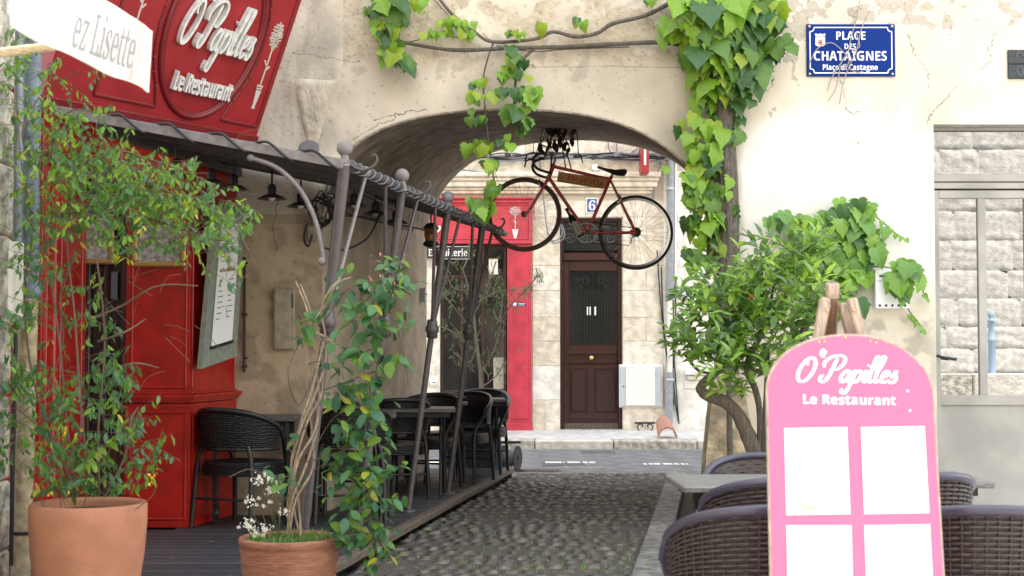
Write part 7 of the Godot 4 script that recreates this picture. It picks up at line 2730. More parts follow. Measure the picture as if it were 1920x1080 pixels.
# ---------------------------------------------------------------- creeper over the arch with its old trunk
func build_facade_vine() -> void:
	var D := DW - 0.06
	var o := thing("facade_creeper", "bright green creeper with an old grey trunk growing over the arch", "creeper", at(1362, 860, D))
	var st := S()
	# trunk: several stems grown together
	for k in 5:
		var off := (k - 2) * 6.5
		var p := []
		for e in [[1368, 900], [1366, 700], [1364, 520], [1366, 420], [1362, 330], [1358, 240], [1362, 160], [1366, 60], [1368, -60]]:
			p.append(at(e[0] + off * (1.0 + 0.1 * sin(e[1] * 0.03 + k)) + rr(-2, 2), e[1], D - 0.03 - 0.05 * cos((k - 2) * 0.8)))
		tube(st, spline(p, 4), rr(0.026, 0.038), 9)
	part("trunk", st, M.bark_grey, o)
	st = S()
	tube(st, pxline([[1333, 480, D - 0.01], [1336, 380, D - 0.01], [1340, 280, D - 0.01]], 4), 0.035, 8)
	part("old_stem", st, M.bark, o)
	# horizontal branches along the wall
	var brs := [[[[1350, 90], [1290, 84], [1240, 81], [1180, 82], [1050, 90], [960, 89], [860, 93], [800, 86], [752, 78]], 0.020, M.bark_grey], [[[1300, -20], [1262, 4], [1210, 28], [1150, 44], [1118, 62], [1080, 68], [1045, 62], [1030, 60], [1000, 72], [925, 79], [890, 60], [850, 28], [815, -15]], 0.018, M.bark], [[[925, 80], [914, 110], [906, 150], [908, 185], [912, 230], [917, 275], [922, 300]], 0.007, M.twig], [[[1005, 90], [985, 105], [970, 125], [966, 165], [964, 200], [966, 240]], 0.012, M.bark], [[[740, -30], [746, 20], [748, 60], [745, 100], [740, 120]], 0.012, M.bark], [[[752, 82], [830, 66], [870, 72]], 0.005, M.twig], [[[922, 300], [926, 330], [930, 352]], 0.004, M.twig], [[[915, 280], [924, 310], [935, 345]], 0.003, M.twig], [[[810, -5], [850, 40], [880, 68]], 0.004, M.twig], [[[1180, 86], [1060, 92], [1000, 98], [930, 84]], 0.006, M.twig]]
	for b in brs:
		var p := []
		for e in b[0]: p.append([e[0], e[1] + rr(-2, 2), D - rr(0.0, 0.02)])
		var line := pxline(p, 5)
		st = S()
		var rad := []
		for i in line.size(): rad.append(b[1] * (1.0 - 0.35 * i / line.size()) * rr(0.9, 1.1))
		tube(st, line, rad, 7)
		part("branch", st, b[2], o)
	# leaves: clusters [px, py, spread x, spread y, count, size px, light share, out]
	var L := []
	var cl := [
		[1320, 10, 55, 26, 26, 66, 0.9, 0.32], [1340, 55, 56, 30, 28, 66, 0.8, 0.32], [1345, 100, 42, 26, 22, 62, 0.45, 0.3], [1410, 70, 40, 36, 24, 60, 0.06, 0.22], [1430, 15, 40, 22, 18, 56, 0.5, 0.24], [1455, 95, 14, 20, 8, 46, 0.0, 0.12], [1370, 150, 36, 24, 18, 54, 0.08, 0.2], [1400, 130, 26, 24, 14, 52, 0.0, 0.2], [1250, 66, 16, 16, 8, 46, 0.98, 0.15], [1284, 25, 22, 24, 11, 46, 0.9, 0.2], [1298, 120, 16, 26, 10, 44, 0.8, 0.15], [1385, 195, 14, 18, 6, 44, 0.0, 0.12], [1368, 235, 12, 16, 6, 44, 0.0, 0.1], [1375, 405, 8, 14, 4, 42, 0.0, 0.1], [1352, 355, 14, 20, 8, 40, 0.3, 0.1],
		[1320, 185, 22, 20, 12, 42, 0.6, 0.12], [1310, 240, 26, 16, 12, 42, 0.75, 0.12], [1358, 262, 18, 14, 6, 46, 0.05, 0.1], [1318, 285, 26, 18, 14, 42, 0.7, 0.12], [1300, 335, 26, 16, 13, 40, 0.75, 0.12], [1335, 320, 20, 18, 9, 40, 0.5, 0.1], [1318, 375, 32, 16, 14, 42, 0.7, 0.12], [1345, 410, 26, 16, 10, 40, 0.5, 0.1], [1316, 435, 28, 20, 16, 40, 0.6, 0.12], [1308, 485, 26, 20, 14, 36, 0.6, 0.12],
		[728, 20, 22, 22, 12, 50, 0.45, 0.12], [722, 60, 18, 20, 9, 50, 0.4, 0.12], [728, 100, 18, 16, 9, 46, 0.4, 0.1], [757, 118, 12, 14, 5, 44, 0.3, 0.08], [690, 22, 16, 8, 6, 24, 0.6, 0.05], [770, 4, 22, 10, 8, 34, 0.5, 0.1], [756, 42, 6, 6, 2, 36, 0.5, 0.08],
		[838, 45, 28, 10, 11, 26, 0.95, 0.08], [875, 55, 20, 14, 10, 26, 0.9, 0.08], [830, 66, 20, 6, 7, 22, 0.9, 0.05], [885, 68, 12, 5, 4, 24, 0.9, 0.05], [1020, 55, 14, 4, 4, 26, 0.9, 0.06], [1088, 46, 12, 6, 5, 26, 0.8, 0.06], [973, 66, 18, 5, 7, 24, 0.9, 0.06], [1220, 3, 14, 4, 4, 26, 0.9, 0.08],
		[965, 115, 16, 14, 8, 38, 0.6, 0.1], [955, 145, 18, 12, 8, 38, 0.5, 0.1], [985, 180, 18, 10, 7, 40, 0.45, 0.1], [940, 180, 16, 8, 6, 34, 0.6, 0.1], [890, 162, 14, 6, 5, 28, 0.85, 0.08], [890, 190, 16, 10, 6, 30, 0.75, 0.08], [976, 218, 20, 14, 9, 40, 0.4, 0.1], [985, 240, 14, 14, 5, 38, 0.3, 0.1], [890, 225, 14, 8, 5, 30, 0.75, 0.08], [955, 270, 12, 10, 5, 30, 0.5, 0.1],
	]
	for c in cl:
		for i in int(c[4] * (1.9 if c[2] > 30 else (1.0 if c[5] < 31 else 1.15))):
			var px: float = c[0] + rng.randfn(0.0, 0.62) * c[2]
			var py: float = c[1] + rng.randfn(0.0, 0.62) * c[3] - c[5] * 0.3
			var s: float = c[5] * (rr(0.35, 0.62) if rng.randf() < 0.5 else rr(0.6, 0.95)) / 250.0
			var out: float = c[7] * rr(0.1, 1.0)
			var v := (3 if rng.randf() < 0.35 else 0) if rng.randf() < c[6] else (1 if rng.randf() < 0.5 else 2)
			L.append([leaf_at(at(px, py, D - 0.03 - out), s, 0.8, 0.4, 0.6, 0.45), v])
	# sprays that hang freely before the arch, down to the bicycle
	for c in [[905, 278, 18, 10, 9, 32, 0.75], [918, 310, 12, 8, 6, 28, 0.5], [925, 360, 16, 8, 7, 30, 0.7], [912, 385, 22, 10, 11, 34, 0.7], [905, 400, 10, 14, 6, 34, 0.3], [885, 385, 10, 5, 4, 28, 0.6]]:
		for i in int(c[4] * 0.7):
			var px: float = c[0] + rng.randfn(0.0, 0.7) * c[2]
			var py: float = c[1] + rng.randfn(0.0, 0.6) * c[3] - 10.0
			var v := (3 if rng.randf() < 0.25 else 0) if rng.randf() < c[6] else 1
			L.append([leaf_at(at(px, py, D - 0.05 + rr(-0.1, 0.1)), c[5] * rr(0.6, 1.05) / 250.0, 0.9, 0.4, 0.6, 0.4), v])
	st = S()
	for l in [[[922, 300], [924, 330], [930, 358], [922, 380]], [[930, 345], [915, 380], [900, 405]]]:
		var p := []
		for e in l: p.append([e[0], e[1], D])
		tube(st, pxline(p, 4), 0.004, 5)
	part("branch", st, M.twig, o)
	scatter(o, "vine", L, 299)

# ---------------------------------------------------------------- ivy patch over the letter box
func build_wall_ivy() -> void:
	var D := DW - 0.05
	var o := thing("wall_ivy", "patch of broad leaved ivy spreading on the cream wall over the letter box", "ivy", at(1600, 600, D))
	var st := S()
	for l in [[[1440, 620], [1470, 520], [1520, 470], [1600, 420], [1640, 430]], [[1500, 480], [1560, 520], [1640, 500], [1700, 510], [1730, 525]], [[1480, 560], [1540, 560], [1620, 560]], [[1640, 405], [1662, 422], [1680, 438], [1695, 446]], [[1692, 560], [1706, 585], [1722, 605], [1728, 620]], [[1725, 530], [1732, 550], [1738, 560]]]:
		var p := []
		for e in l: p.append([e[0], e[1], D])
		tube(st, pxline(p, 4), 0.005, 5)
	part("stem", st, M.twig_green, o)
	var L := []
	for c in [[1470, 420, 22, 12, 9, 34], [1500, 425, 30, 14, 16, 40], [1545, 435, 26, 18, 16, 42], [1585, 405, 26, 16, 16, 44], [1620, 420, 22, 22, 16, 42], [1612, 395, 18, 8, 8, 36], [1640, 445, 14, 16, 7, 36], [1580, 460, 36, 18, 22, 42], [1540, 480, 36, 20, 22, 42], [1600, 490, 30, 22, 20, 42], [1640, 475, 12, 12, 5, 36], [1620, 520, 30, 18, 18, 42], [1570, 530, 36, 22, 22, 40], [1660, 500, 30, 8, 12, 36], [1700, 512, 22, 12, 12, 36], [1722, 525, 12, 10, 5, 34], [1675, 530, 18, 16, 9, 36], [1695, 555, 14, 14, 9, 34], [1640, 530, 10, 8, 5, 34], [1590, 575, 24, 18, 14, 36], [1500, 520, 36, 30, 26, 40], [1630, 560, 8, 14, 4, 32]]:
		for i in int(c[4] * 0.72):
			var px: float = c[0] + rng.randfn(0.0, 0.62) * c[2]
			var py: float = c[1] + rng.randfn(0.0, 0.62) * c[3] - 12.0
			if px < 1672.0 and px > 1622.0 and py > 478.0: continue
			var on_box := px > 1630.0 and py > 480.0
			L.append([leaf_at(at(px, py, D - (0.10 if on_box else 0.02) - rr(0.0, 0.10)), c[5] * rr(0.65, 1.05) / 250.0, 0.6, 0.3, 0.5, 0.45), pick([0.45, 0.40, 0.10, 0.05])])
	for e in [[1655, 415], [1664, 424], [1672, 430], [1680, 438], [1690, 443], [1698, 447], [1706, 590], [1712, 597], [1718, 604], [1724, 612], [1729, 619], [1732, 552], [1737, 560]]:
		L.append([leaf_at(at(e[0], e[1], D - 0.01), 0.045, 0.6, 0.3, 0.8, 0.3), 0])
	scatter(o, "wall", L, 298)

# ---------------------------------------------------------------- citrus tree before the wall
func build_citrus() -> void:
	var D := 9.7
	var o := thing("citrus_tree", "bushy small citrus tree with a crooked trunk before the cream wall", "tree", at(1430, 870, D))
	var st := S()
	var foot := at(1432, 870, D)
	foot.y = 0.05
	var tr := pxline([[1342, 700, D], [1326, 712, D], [1314, 728, D], [1326, 742, D], [1356, 752, D], [1382, 775, D], [1400, 810, D], [1416, 850, D]], 5)
	tr.append(at(1430, 900, D))
	tr.append(foot)
	var rad := []
	for i in tr.size(): rad.append(lerpf(0.026, 0.058, float(i) / tr.size()) * rr(0.93, 1.08))
	tube(st, tr, rad, 10)
	tube(st, pxline([[1342, 700, D], [1356, 690, D], [1372, 668, D - 0.05], [1390, 620, D - 0.05]], 4), 0.02, 8)
	part("trunk", st, M.bark, o)
	st = S()
	tube(st, pxline([[1424, 868, D], [1425, 780, D - 0.02], [1416, 730, D - 0.02], [1400, 690, D], [1420, 640, D - 0.03], [1440, 600, D]], 5), 0.022, 8)
	tube(st, pxline([[1436, 880, D + 0.05], [1440, 760, D + 0.05], [1470, 690, D], [1500, 640, D], [1520, 560, D]], 5), 0.024, 8)
	var limbs := [[[1390, 620], [1360, 600], [1330, 580]], [[1390, 620], [1420, 560], [1430, 500]], [[1500, 640], [1540, 610], [1560, 590]], [[1440, 600], [1450, 540], [1470, 480]], [[1360, 690], [1320, 660], [1290, 640]], [[1372, 668], [1400, 690], [1440, 700]], [[1470, 690], [1490, 700], [1510, 690]], [[1342, 700], [1310, 695], [1285, 665]]]
	for l in limbs:
		var p := []
		for e in l: p.append([e[0], e[1], D + rr(-0.2, 0.2)])
		tube(st, pxline(p, 4), 0.010, 6)
	part("limb", st, M.bark, o)
	st = S()
	bar(st, at(1428, 905, D - 0.1), at(1440, 650, D - 0.1), 0.025, 0.025)
	part("stake", st, M.cable, o)
	var L := []
	var tw := S()
	for c in [[1330, 560, 46, 40, 26], [1300, 640, 30, 26, 14], [1340, 650, 50, 30, 22], [1390, 540, 50, 44, 30], [1450, 500, 56, 38, 34], [1510, 490, 46, 40, 28], [1430, 600, 60, 50, 36], [1500, 580, 50, 50, 34], [1380, 630, 46, 40, 24], [1460, 660, 50, 36, 26], [1410, 690, 50, 30, 18], [1350, 690, 30, 20, 10], [1540, 540, 24, 40, 18], [1310, 590, 24, 24, 10], [1480, 700, 28, 24, 10], [1385, 735, 24, 12, 7]]:
		for i in c[4]:
			# a sprig: a short twig with leaves along it
			var p := at(c[0] + rng.randfn(0.0, 0.55) * c[2], c[1] + rng.randfn(0.0, 0.55) * c[3], D + rng.randfn(0.0, 0.22) - 0.05)
			var dir := Vector3(rr(-1, 1), rr(-0.1, 1.0), rr(-0.2, 1.0)).normalized()
			var len := rr(0.10, 0.22)
			tube(tw, [p, p + dir * len], 0.0028, 3, false)
			var up := Vector3.UP if absf(dir.y) < 0.9 else Vector3.RIGHT
			var sx := dir.cross(up).normalized()
			var sz := sx.cross(dir)
			var n := rng.randi_range(5, 8)
			var tone := pick([0.45, 0.28, 0.17, 0.10])
			for k in n:
				var f := (k + 0.6) / n
				var a := k * 2.4 + rr(-0.3, 0.3)
				var lean := rr(0.5, 1.1) * (1.0 if k < n - 1 else 0.2)
				var ld := (dir * cos(lean) + (sx * cos(a) + sz * sin(a)) * sin(lean)).normalized()
				var s := rr(0.06, 0.118)
				var y := -ld
				var z := (Vector3(0, 1, 0.5) - ld * ld.dot(Vector3(0, 1, 0.5))).normalized()
				var x := y.cross(z)
				L.append([Transform3D(Basis(x * s, y * s, z * s), p + dir * len * f), tone if rng.randf() < 0.75 else rng.randi() % 4])
	part("twigs", tw, M.twig_green, o)
	scatter(o, "citrus", L, 298)
	# a ripe fruit or two
	for e in [[1408, 555]]:
		st = S()
		ball(st, at(e[0], e[1], D - 0.3), 0.016)
		part("fruit", st, mat(lin(0.6, 0.14, 0.02), 0.5), o)

# ---------------------------------------------------------------- terracotta pots
func pot(called: String, label: String, c: Vector3, r: float, h: float, m: Material, ribs: bool) -> Node3D:
	var o := thing(called, label, "flower pot", c)
	var st := S()
	var prof := [Vector2(0.0, 0.0), Vector2(r * 0.62, 0.0), Vector2(r * 0.66, 0.02), Vector2(r * 0.85, h * 0.35), Vector2(r * 0.96, h * 0.65), Vector2(r, h * 0.88), Vector2(r, h - 0.012), Vector2(r - 0.008, h), Vector2(r - 0.02, h), Vector2(r - 0.03, h - 0.02), Vector2(r - 0.035, h - 0.07)]
	if ribs:
		prof = [Vector2(0.0, 0.0), Vector2(r * 0.72, 0.0), Vector2(r * 0.75, 0.01)]
		for i in 24:
			var f := i / 23.0
			prof.append(Vector2(r * lerpf(0.76, 0.99, sqrt(f)) + 0.0016 * sin(i * 2.1), 0.015 + f * (h - 0.055)))
		prof.append_array([Vector2(r * 1.01, h - 0.034), Vector2(r * 1.015, h - 0.008), Vector2(r * 0.995, h), Vector2(r - 0.02, h), Vector2(r - 0.03, h - 0.015), Vector2(r - 0.03, h - 0.06)])
	lathe(st, prof, 56, Transform3D(Basis(), c))
	part("vessel", st, m, o)
	st = S()
	lathe(st, [Vector2(r - 0.028, h - 0.05), Vector2(r * 0.6, h - 0.035), Vector2(0.0, h - 0.03)], 40, Transform3D(Basis(), c))
	part("soil", st, M.soil, o)
	return o

func build_pot_climber() -> void:
	var D := 6.6
	var rim := at(166, 942, D)
	var c := Vector3(rim.x, 0.0, -D)
	pot("terracotta_pot", "large smooth terracotta pot at the left with a tall climber in it", c, 0.262, rim.y, M.terracotta, false)
	var o := thing("pot_climber", "straggly small leaved climber growing from the large smooth pot", "climber", Vector3(c.x, rim.y - 0.04, c.z))
	var L := []
	var st := S()
	var fine := S()
	# main stems: from the pot up along the rain pipe, arching over to the right
	var stems := [[[150, 930], [130, 800], [110, 650], [95, 500], [80, 380], [70, 260]], [[120, 935], [100, 850], [60, 700], [50, 560], [60, 430], [40, 300], [30, 180]], [[170, 930], [150, 760], [140, 600], [130, 450], [150, 350], [200, 300]], [[190, 930], [185, 800], [200, 650], [190, 520], [160, 400], [120, 320]], [[200, 935], [230, 860], [250, 790], [262, 760]], [[150, 930], [110, 860], [70, 800], [30, 760]], [[150, 350], [230, 330], [300, 350], [360, 380], [430, 420], [462, 470]], [[120, 330], [200, 280], [280, 300], [350, 320], [408, 348]], [[100, 400], [200, 400], [300, 420], [380, 440], [440, 460]], [[90, 300], [110, 230], [140, 205], [180, 215]], [[170, 600], [230, 570], [300, 540], [370, 535]], [[185, 640], [230, 620], [268, 600]], [[200, 700], [250, 680], [300, 690]], [[430, 425], [455, 400], [470, 395]], [[60, 300], [40, 240], [80, 180], [150, 130]], [[140, 480], [110, 560], [120, 640], [95, 720]]]
	for l in stems:
		var p := []
		for e in l: p.append([e[0] + rr(-5, 5), e[1] + rr(-5, 5), D + rr(-0.14, 0.14)])
		p[0][2] = D
		var line := pxline(p, 5)
		var rad := []
		for i in line.size(): rad.append(lerpf(0.007, 0.0022, float(i) / line.size()))
		tube(st, line, rad, 5)
	part("stem", st, M.twig, o)
	# sprigs
	var cl := [[110, 250, 60, 40, 24], [60, 300, 50, 60, 16], [160, 300, 60, 40, 36], [220, 330, 70, 46, 46], [280, 370, 70, 50, 46], [330, 400, 60, 40, 34], [180, 390, 70, 50, 44], [110, 400, 60, 60, 30], [390, 430, 40, 40, 22], [440, 430, 22, 40, 12], [440, 500, 14, 30, 6], [250, 440, 60, 30, 16], [60, 480, 50, 60, 26], [110, 560, 60, 60, 16], [40, 620, 40, 70, 26], [70, 720, 60, 60, 30], [30, 800, 30, 50, 16], [110, 760, 60, 60, 20], [200, 760, 40, 60, 22], [120, 850, 70, 40, 32], [190, 860, 60, 40, 20], [90, 900, 50, 30, 16], [230, 730, 20, 40, 12], [262, 800, 20, 40, 12], [270, 870, 24, 30, 10], [200, 690, 30, 50, 10], [110, 120, 60, 20, 8], [30, 100, 30, 60, 12], [40, 200, 36, 50, 14], [180, 640, 60, 60, 8], [310, 330, 40, 20, 12], [385, 375, 30, 24, 10], [160, 220, 40, 16, 8], [210, 590, 60, 60, 6], [180, 910, 70, 16, 20]]
	for q in cl:
		for i in int(q[4] * (1.6 if q[1] < 470 else 0.9)):
			var p := at(q[0] + rng.randfn(0.0, 0.6) * q[2], q[1] + rng.randfn(0.0, 0.6) * q[3], D + rng.randfn(0.0, 0.16))
			var dir := Vector3(rr(-1.0, 1.0), rr(-0.5, 0.9), rr(-0.5, 0.8)).normalized()
			var len := rr(0.06, 0.16)
			tube(fine, [p - dir * 0.05, p + dir * len * 0.5 + Vector3(0, 0.004, 0), p + dir * len], 0.0014, 3, false)
			var n := rng.randi_range(4, 8)
			var tone := pick([0.46, 0.30, 0.21, 0.03]) if q[1] < 480 else pick([0.22, 0.70, 0.05, 0.03])
			for k in n:
				var s := rr(0.020, 0.048) * (1.0 if q[1] < 600 else 1.25)
				var b := Basis(Vector3.UP, rr(-PI, PI)) * Basis(Vector3.RIGHT, rr(-1.2, 0.6)) * Basis(Vector3.BACK, rr(-1.0, 1.0))
				L.append([Transform3D(b * Basis.from_scale(Vector3(s, s, s)), p + dir * len * (k + 0.5) / n), tone if rng.randf() < 0.8 else rng.randi() % 3])
	# long bare runners with nothing but a few leaves
	for i in 40:
		var p := at(rr(60, 440), rr(250, 760), D + rr(-0.15, 0.15))
		var e := p + Vector3(rr(-0.12, 0.22), rr(-0.12, 0.16), rr(-0.08, 0.08))
		tube(fine, spline([p, p.lerp(e, 0.5) + Vector3(rr(-0.02, 0.02), rr(0, 0.03), 0), e], 4), 0.0015, 3, false)
	part("twigs", fine, M.dead_twig if false else M.twig, o)
	scatter(o, "jasmine", L, 298)
	# yellow blossoms in the pot
	var fl := thing("yellow_flowers", "small yellow and orange blossoms in the large smooth pot", "flowers", Vector3(c.x, rim.y, c.z))
	var pm := leaf_mesh("petal", M.yellow)
	for e in [[112, 818, 7], [122, 810, 5], [285, 895, 6], [292, 885, 5], [278, 905, 4], [95, 925, 4], [165, 870, 3], [125, 915, 3], [70, 850, 2], [60, 470, 3], [45, 500, 2], [150, 800, 3]]:
		var p := at(e[0], e[1], D - 0.2)
		for k in e[2]:
			var s := rr(0.014, 0.024)
			inst("petal", pm, fl, Transform3D(Basis(Vector3.UP, rr(-PI, PI)) * Basis(Vector3.RIGHT, rr(-2.4, 0.2)) * Basis.from_scale(Vector3(s, s, s)), p + Vector3(rr(-0.012, 0.012), rr(-0.012, 0.012), rr(-0.01, 0.01))))
	var fs := S()
	for e in [[112, 818], [285, 895], [70, 850], [165, 870]]:
		tube(fs, spline([at(e[0], e[1], D - 0.2), at(e[0] + 4, e[1] + 30, D - 0.14), Vector3(c.x + (e[0] - 166) * 0.0018, rim.y - 0.04, c.z + 0.1)], 4), 0.002, 4)
	part("stem", fs, M.twig_green, fl)

func build_honeysuckle() -> void:
	var D := 7.15
	var rim := at(543, 1006, D)
	var c := Vector3(rim.x, 0.0, -D)
	# the pot stands on the ground before the deck
	pot("ribbed_pot", "ribbed terracotta pot in the middle with twisted stems in it", c, 0.245, rim.y, M.terracotta_old, true)
	var o := thing("honeysuckle", "honeysuckle with bare twisted stems climbing the first awning post", "climber", Vector3(c.x, rim.y - 0.04, c.z))
	# twisted bare stems
	for k in 6:
		var st := S()
		var ph := k * 0.75
		var p := []
		var ctr := [[548, 1010], [553, 940], [562, 870], [572, 800], [582, 730], [588, 660], [592, 620]]
		for i in ctr.size():
			var f := float(i) / (ctr.size() - 1)
			var w := 17.0 + 7.0 * sin(i * 1.3 + k)
			p.append(at(ctr[i][0] + cos(ph + f * 7.0) * w + rr(-3, 3), ctr[i][1] + rr(-8, 8), D + sin(ph + f * 7.0) * 0.045))
		if k % 3 == 0:
			p.append(at(602 + k * 3, 580 - k * 3, D)); p.append(at(618 + k * 4, 545 - k * 4, D - 0.02)); p.append(at(640 + k * 6, 520, D))
		elif k % 3 == 1:
			p.append(at(580 - k * 2, 570, D + 0.03)); p.append(at(566 - k * 3, 535 - k * 2, D + 0.05))
		else:
			p.append(at(620 + k * 2, 650, D)); p.append(at(640, 690 + k * 4, D)); p.append(at(632 - k * 2, 740, D))
		var line := spline(p, 5)
		var rad := []
		for i in line.size(): rad.append(lerpf(0.0070, 0.0034, pow(float(i) / line.size(), 1.5)) * rr(0.85, 1.15))
		tube(st, line, rad, 6)
		part("stem", st, M.bark_pale, o)
	var fine := S()
	for l in [[[600, 640], [660, 600], [700, 545], [740, 500], [770, 485]], [[610, 600], [650, 545], [690, 530], [740, 520]], [[580, 740], [640, 720], [690, 700], [740, 690]], [[660, 600], [680, 680], [690, 760], [680, 850], [690, 940], [705, 1030], [720, 1070]], [[690, 700], [700, 800], [710, 900], [715, 980]], [[575, 800], [540, 830], [548, 850]], [[560, 880], [520, 900], [470, 880], [430, 895]], [[560, 870], [630, 850], [690, 820]], [[700, 545], [740, 600], [760, 680], [770, 740]], [[590, 660], [570, 620], [560, 590]], [[640, 1000], [690, 1000], [735, 1045]], [[580, 860], [620, 790], [650, 770]], [[570, 900], [610, 870], [630, 890]], [[590, 700], [560, 760], [540, 700], [562, 640]]]:
		var p := []
		for e in l: p.append([e[0], e[1], D + rr(-0.1, 0.1)])
		tube(fine, pxline(p, 5), 0.003, 4)
	part("twigs", fine, M.twig, o)
	var L := []
	for q in [[720, 500, 36, 14, 12, 30], [690, 535, 50, 18, 26, 34], [740, 530, 30, 22, 18, 32], [700, 575, 50, 20, 26, 36], [690, 620, 46, 22, 22, 36], [640, 560, 24, 20, 10, 32], [580, 605, 18, 22, 12, 36], [570, 640, 14, 10, 6, 30], [735, 610, 24, 24, 14, 30], [670, 665, 36, 20, 18, 36], [720, 680, 36, 18, 16, 34], [650, 700, 30, 24, 12, 36], [690, 735, 44, 20, 22, 38], [640, 750, 30, 14, 12, 34], [690, 775, 36, 20, 16, 36], [640, 800, 26, 30, 14, 38], [690, 830, 40, 30, 24, 38], [650, 860, 30, 26, 16, 40], [690, 890, 40, 26, 26, 38], [640, 900, 26, 24, 14, 36], [700, 940, 36, 24, 26, 36], [660, 970, 36, 24, 20, 36], [700, 1000, 36, 22, 22, 34], [640, 1010, 24, 20, 10, 38], [715, 1045, 26, 20, 16, 30], [690, 1060, 20, 14, 8, 30], [730, 880, 20, 20, 8, 30], [545, 825, 12, 12, 4, 28], [530, 895, 24, 14, 10, 28], [740, 940, 14, 14, 5, 28], [612, 690, 14, 8, 4, 36], [555, 930, 20, 20, 6, 26], [620, 1050, 10, 14, 3, 34]]:
		for i in int(q[4] * 1.2):
			var p := at(q[0] + rng.randfn(0.0, 0.62) * q[2], q[1] + rng.randfn(0.0, 0.58) * q[3] - 8.0, D - 0.03 + rng.randfn(0.0, 0.09))
			var v := pick([0.44, 0.32, 0.20, 0.04])
			var s: float = q[5] * rr(0.5, 1.1) / 378.0
			var t := leaf_at(p, s, 1.8, 0.6, 1.1, 0.95)
			L.append([t, v])
	scatter(o, "honey", L, 298)
	var pb := leaf_mesh("petal", M.pinkbud)
	for i in 34:
		var p := at(rr(690, 760), rr(480, 560), D - 0.08 + rr(-0.06, 0.06))
		var s := rr(0.012, 0.026)
		inst("bud", pb, o, Transform3D(Basis(Vector3.UP, rr(-PI, PI)) * Basis(Vector3.RIGHT, PI + rr(-0.6, 0.6)) * Basis.from_scale(Vector3(s * 0.5, s, s)), p))
	# white flowers and low herbs in the same pot
	var w := thing("white_flowers", "white clustered flowers at the left rim of the ribbed pot", "flowers", Vector3(c.x - 0.15, rim.y, c.z))
	var pm := leaf_mesh("petal", M.flower)
	var fs := S()
	for e in [[486, 898, 12], [512, 905, 9], [470, 938, 9], [510, 920, 8], [465, 982, 15], [475, 990, 12], [498, 992, 14], [532, 955, 6], [488, 945, 5], [505, 940, 5]]:
		var ctr := at(e[0], e[1], D - 0.08)
		tube(fs, spline([ctr, at(e[0] + 12, e[1] + 40, D - 0.05), at(525, 1010, D)], 4), 0.002, 4)
		for k in e[2]:
			var p := ctr + Vector3(rng.randfn(0, 0.015), rng.randfn(0, 0.013), rng.randfn(0, 0.012))
			for j in 5:
				var s := rr(0.009, 0.014)
				inst("petal", pm, w, Transform3D(Basis(Vector3.BACK, j * TAU / 5.0) * Basis(Vector3.RIGHT, rr(-0.5, 0.5)) * Basis.from_scale(Vector3(s, s, s)), p)) if k % 3 == 0 else null
	part("stem", fs, M.twig_green, w)
	var rest := []
	for e in [[486, 898, 26], [512, 905, 18], [470, 938, 18], [510, 920, 18], [465, 982, 34], [475, 990, 26], [498, 992, 28], [532, 955, 10]]:
		var ctr := at(e[0], e[1], D - 0.08)
		for k in e[2]:
			var p := ctr + Vector3(rng.randfn(0, 0.017), rng.randfn(0, 0.015), rng.randfn(0, 0.014))
			var s := rr(0.009, 0.015)
			rest.append(Transform3D(Basis(Vector3.UP, rr(-1, 1)) * Basis(Vector3.BACK, rr(-PI, PI)) * Basis(Vector3.RIGHT, rr(-0.8, 0.8)) * Basis.from_scale(Vector3(s, s, s)), p))
	many("blossoms", pm, rest, w)
	var hb := thing("pot_herbs", "low green herbs that cover the soil of the ribbed pot", "herbs", Vector3(c.x, rim.y - 0.03, c.z))
	var H := []
	for i in 520:
		var a := rr(0, TAU)
		var q := sqrt(rng.randf()) * 0.21
		var s := rr(0.025, 0.065)
		H.append(Transform3D(Basis(Vector3.UP, rr(-PI, PI)) * Basis(Vector3.RIGHT, PI + rr(-0.9, 0.9)) * Basis.from_scale(Vector3(s, s, s)), Vector3(c.x + cos(a) * q, rim.y - 0.035, c.z + sin(a) * q)))
	many("herb_leaves", leafy["herb"][0], H.slice(0, 330), hb)
	many("herb_leaves", leafy["herb"][3], H.slice(330), hb)

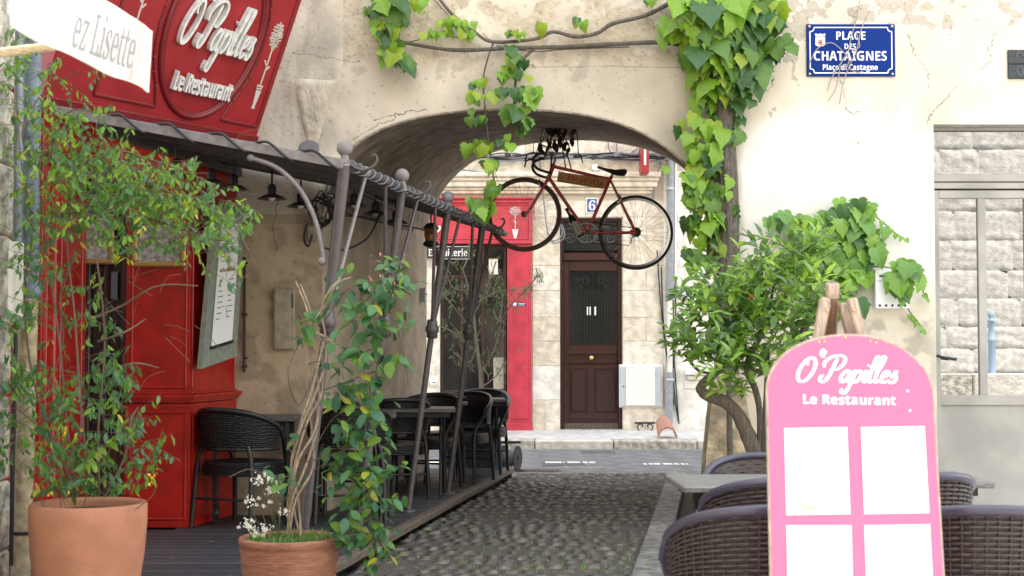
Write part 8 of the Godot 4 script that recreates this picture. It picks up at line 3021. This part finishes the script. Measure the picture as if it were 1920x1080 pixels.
# ---------------------------------------------------------------- little olive tree before the far shop window
func build_olive() -> void:
	var D := 20.9
	var foot := at(905, 818, D)
	foot.y = 0.13
	var o := thing("olive_tree", "slender olive tree with sparse narrow leaves before the dark shop window", "tree", foot)
	var st := S()
	tube(st, [foot, at(903, 740, D), at(900, 690, D), at(893, 640, D), at(888, 590, D), at(880, 545, D), at(868, 505, D)], [0.032, 0.028, 0.026, 0.024, 0.02, 0.014, 0.008], 8)
	part("trunk", st, M.bark_grey, o)
	st = S()
	var limbs := [[[900, 700], [915, 680], [932, 640], [940, 590], [942, 550]], [[895, 660], [870, 640], [845, 620], [828, 612]], [[888, 620], [862, 590], [838, 560], [826, 545]], [[888, 590], [905, 560], [920, 520], [930, 490]], [[880, 545], [850, 540], [836, 510]], [[940, 600], [960, 570], [985, 545], [1010, 515]], [[893, 650], [880, 680], [850, 660]], [[905, 560], [940, 545], [965, 545]], [[868, 505], [880, 480], [884, 470]], [[905, 725], [930, 705], [945, 680]]]
	var tips := []
	for l in limbs:
		var p := []
		for e in l: p.append([e[0], e[1], D + rr(-0.25, 0.25)])
		var line := pxline(p, 4)
		tube(st, line, 0.010, 5)
		for i in range(3, line.size()):
			tips.append(line[i])
	part("limb", st, M.bark_grey, o)
	var L := []
	for t in tips:
		for k in rng.randi_range(1, 3):
			var p: Vector3 = t + Vector3(rng.randfn(0, 0.06), rng.randfn(0, 0.06), rng.randfn(0, 0.08))
			for j in 5:
				var s := rr(0.06, 0.12)
				L.append([Transform3D(Basis(Vector3.UP, rr(-PI, PI)) * Basis(Vector3.RIGHT, rr(-0.3, 2.6)) * Basis(Vector3.BACK, rr(-0.8, 0.8)) * Basis.from_scale(Vector3(s, s, s)), p), 0 if rng.randf() < 0.6 else 1])
	for c in [[1008, 515, 16, 12, 22], [985, 545, 18, 10, 18], [975, 548, 12, 6, 8], [980, 650, 6, 6, 5], [985, 690, 5, 4, 4], [850, 490, 14, 10, 16], [870, 540, 20, 16, 22], [925, 560, 16, 20, 20], [900, 610, 16, 12, 12]]:
		for i in c[4]:
			var p := at(c[0] + rng.randfn(0, 0.6) * c[2], c[1] + rng.randfn(0, 0.6) * c[3], D + rr(-0.2, 0.2))
			var s := rr(0.07, 0.13)
			L.append([Transform3D(Basis(Vector3.UP, rr(-PI, PI)) * Basis(Vector3.RIGHT, rr(-0.3, 2.6)) * Basis(Vector3.BACK, rr(-0.8, 0.8)) * Basis.from_scale(Vector3(s, s * 1.1, s)), p), 0 if rng.randf() < 0.6 else 1])
	scatter(o, "olive", L, 250)
	st = S()
	lathe(st, [Vector2(0.0, 0.0), Vector2(0.13, 0.0), Vector2(0.19, 0.30), Vector2(0.20, 0.34), Vector2(0.17, 0.34), Vector2(0.16, 0.30), Vector2(0.0, 0.30)], 24, Transform3D(Basis(), foot))
	var pt := thing("olive_pot", "clay pot of the olive tree behind the deck chairs", "flower pot", foot)
	part("vessel", st, M.terracotta_old, pt)
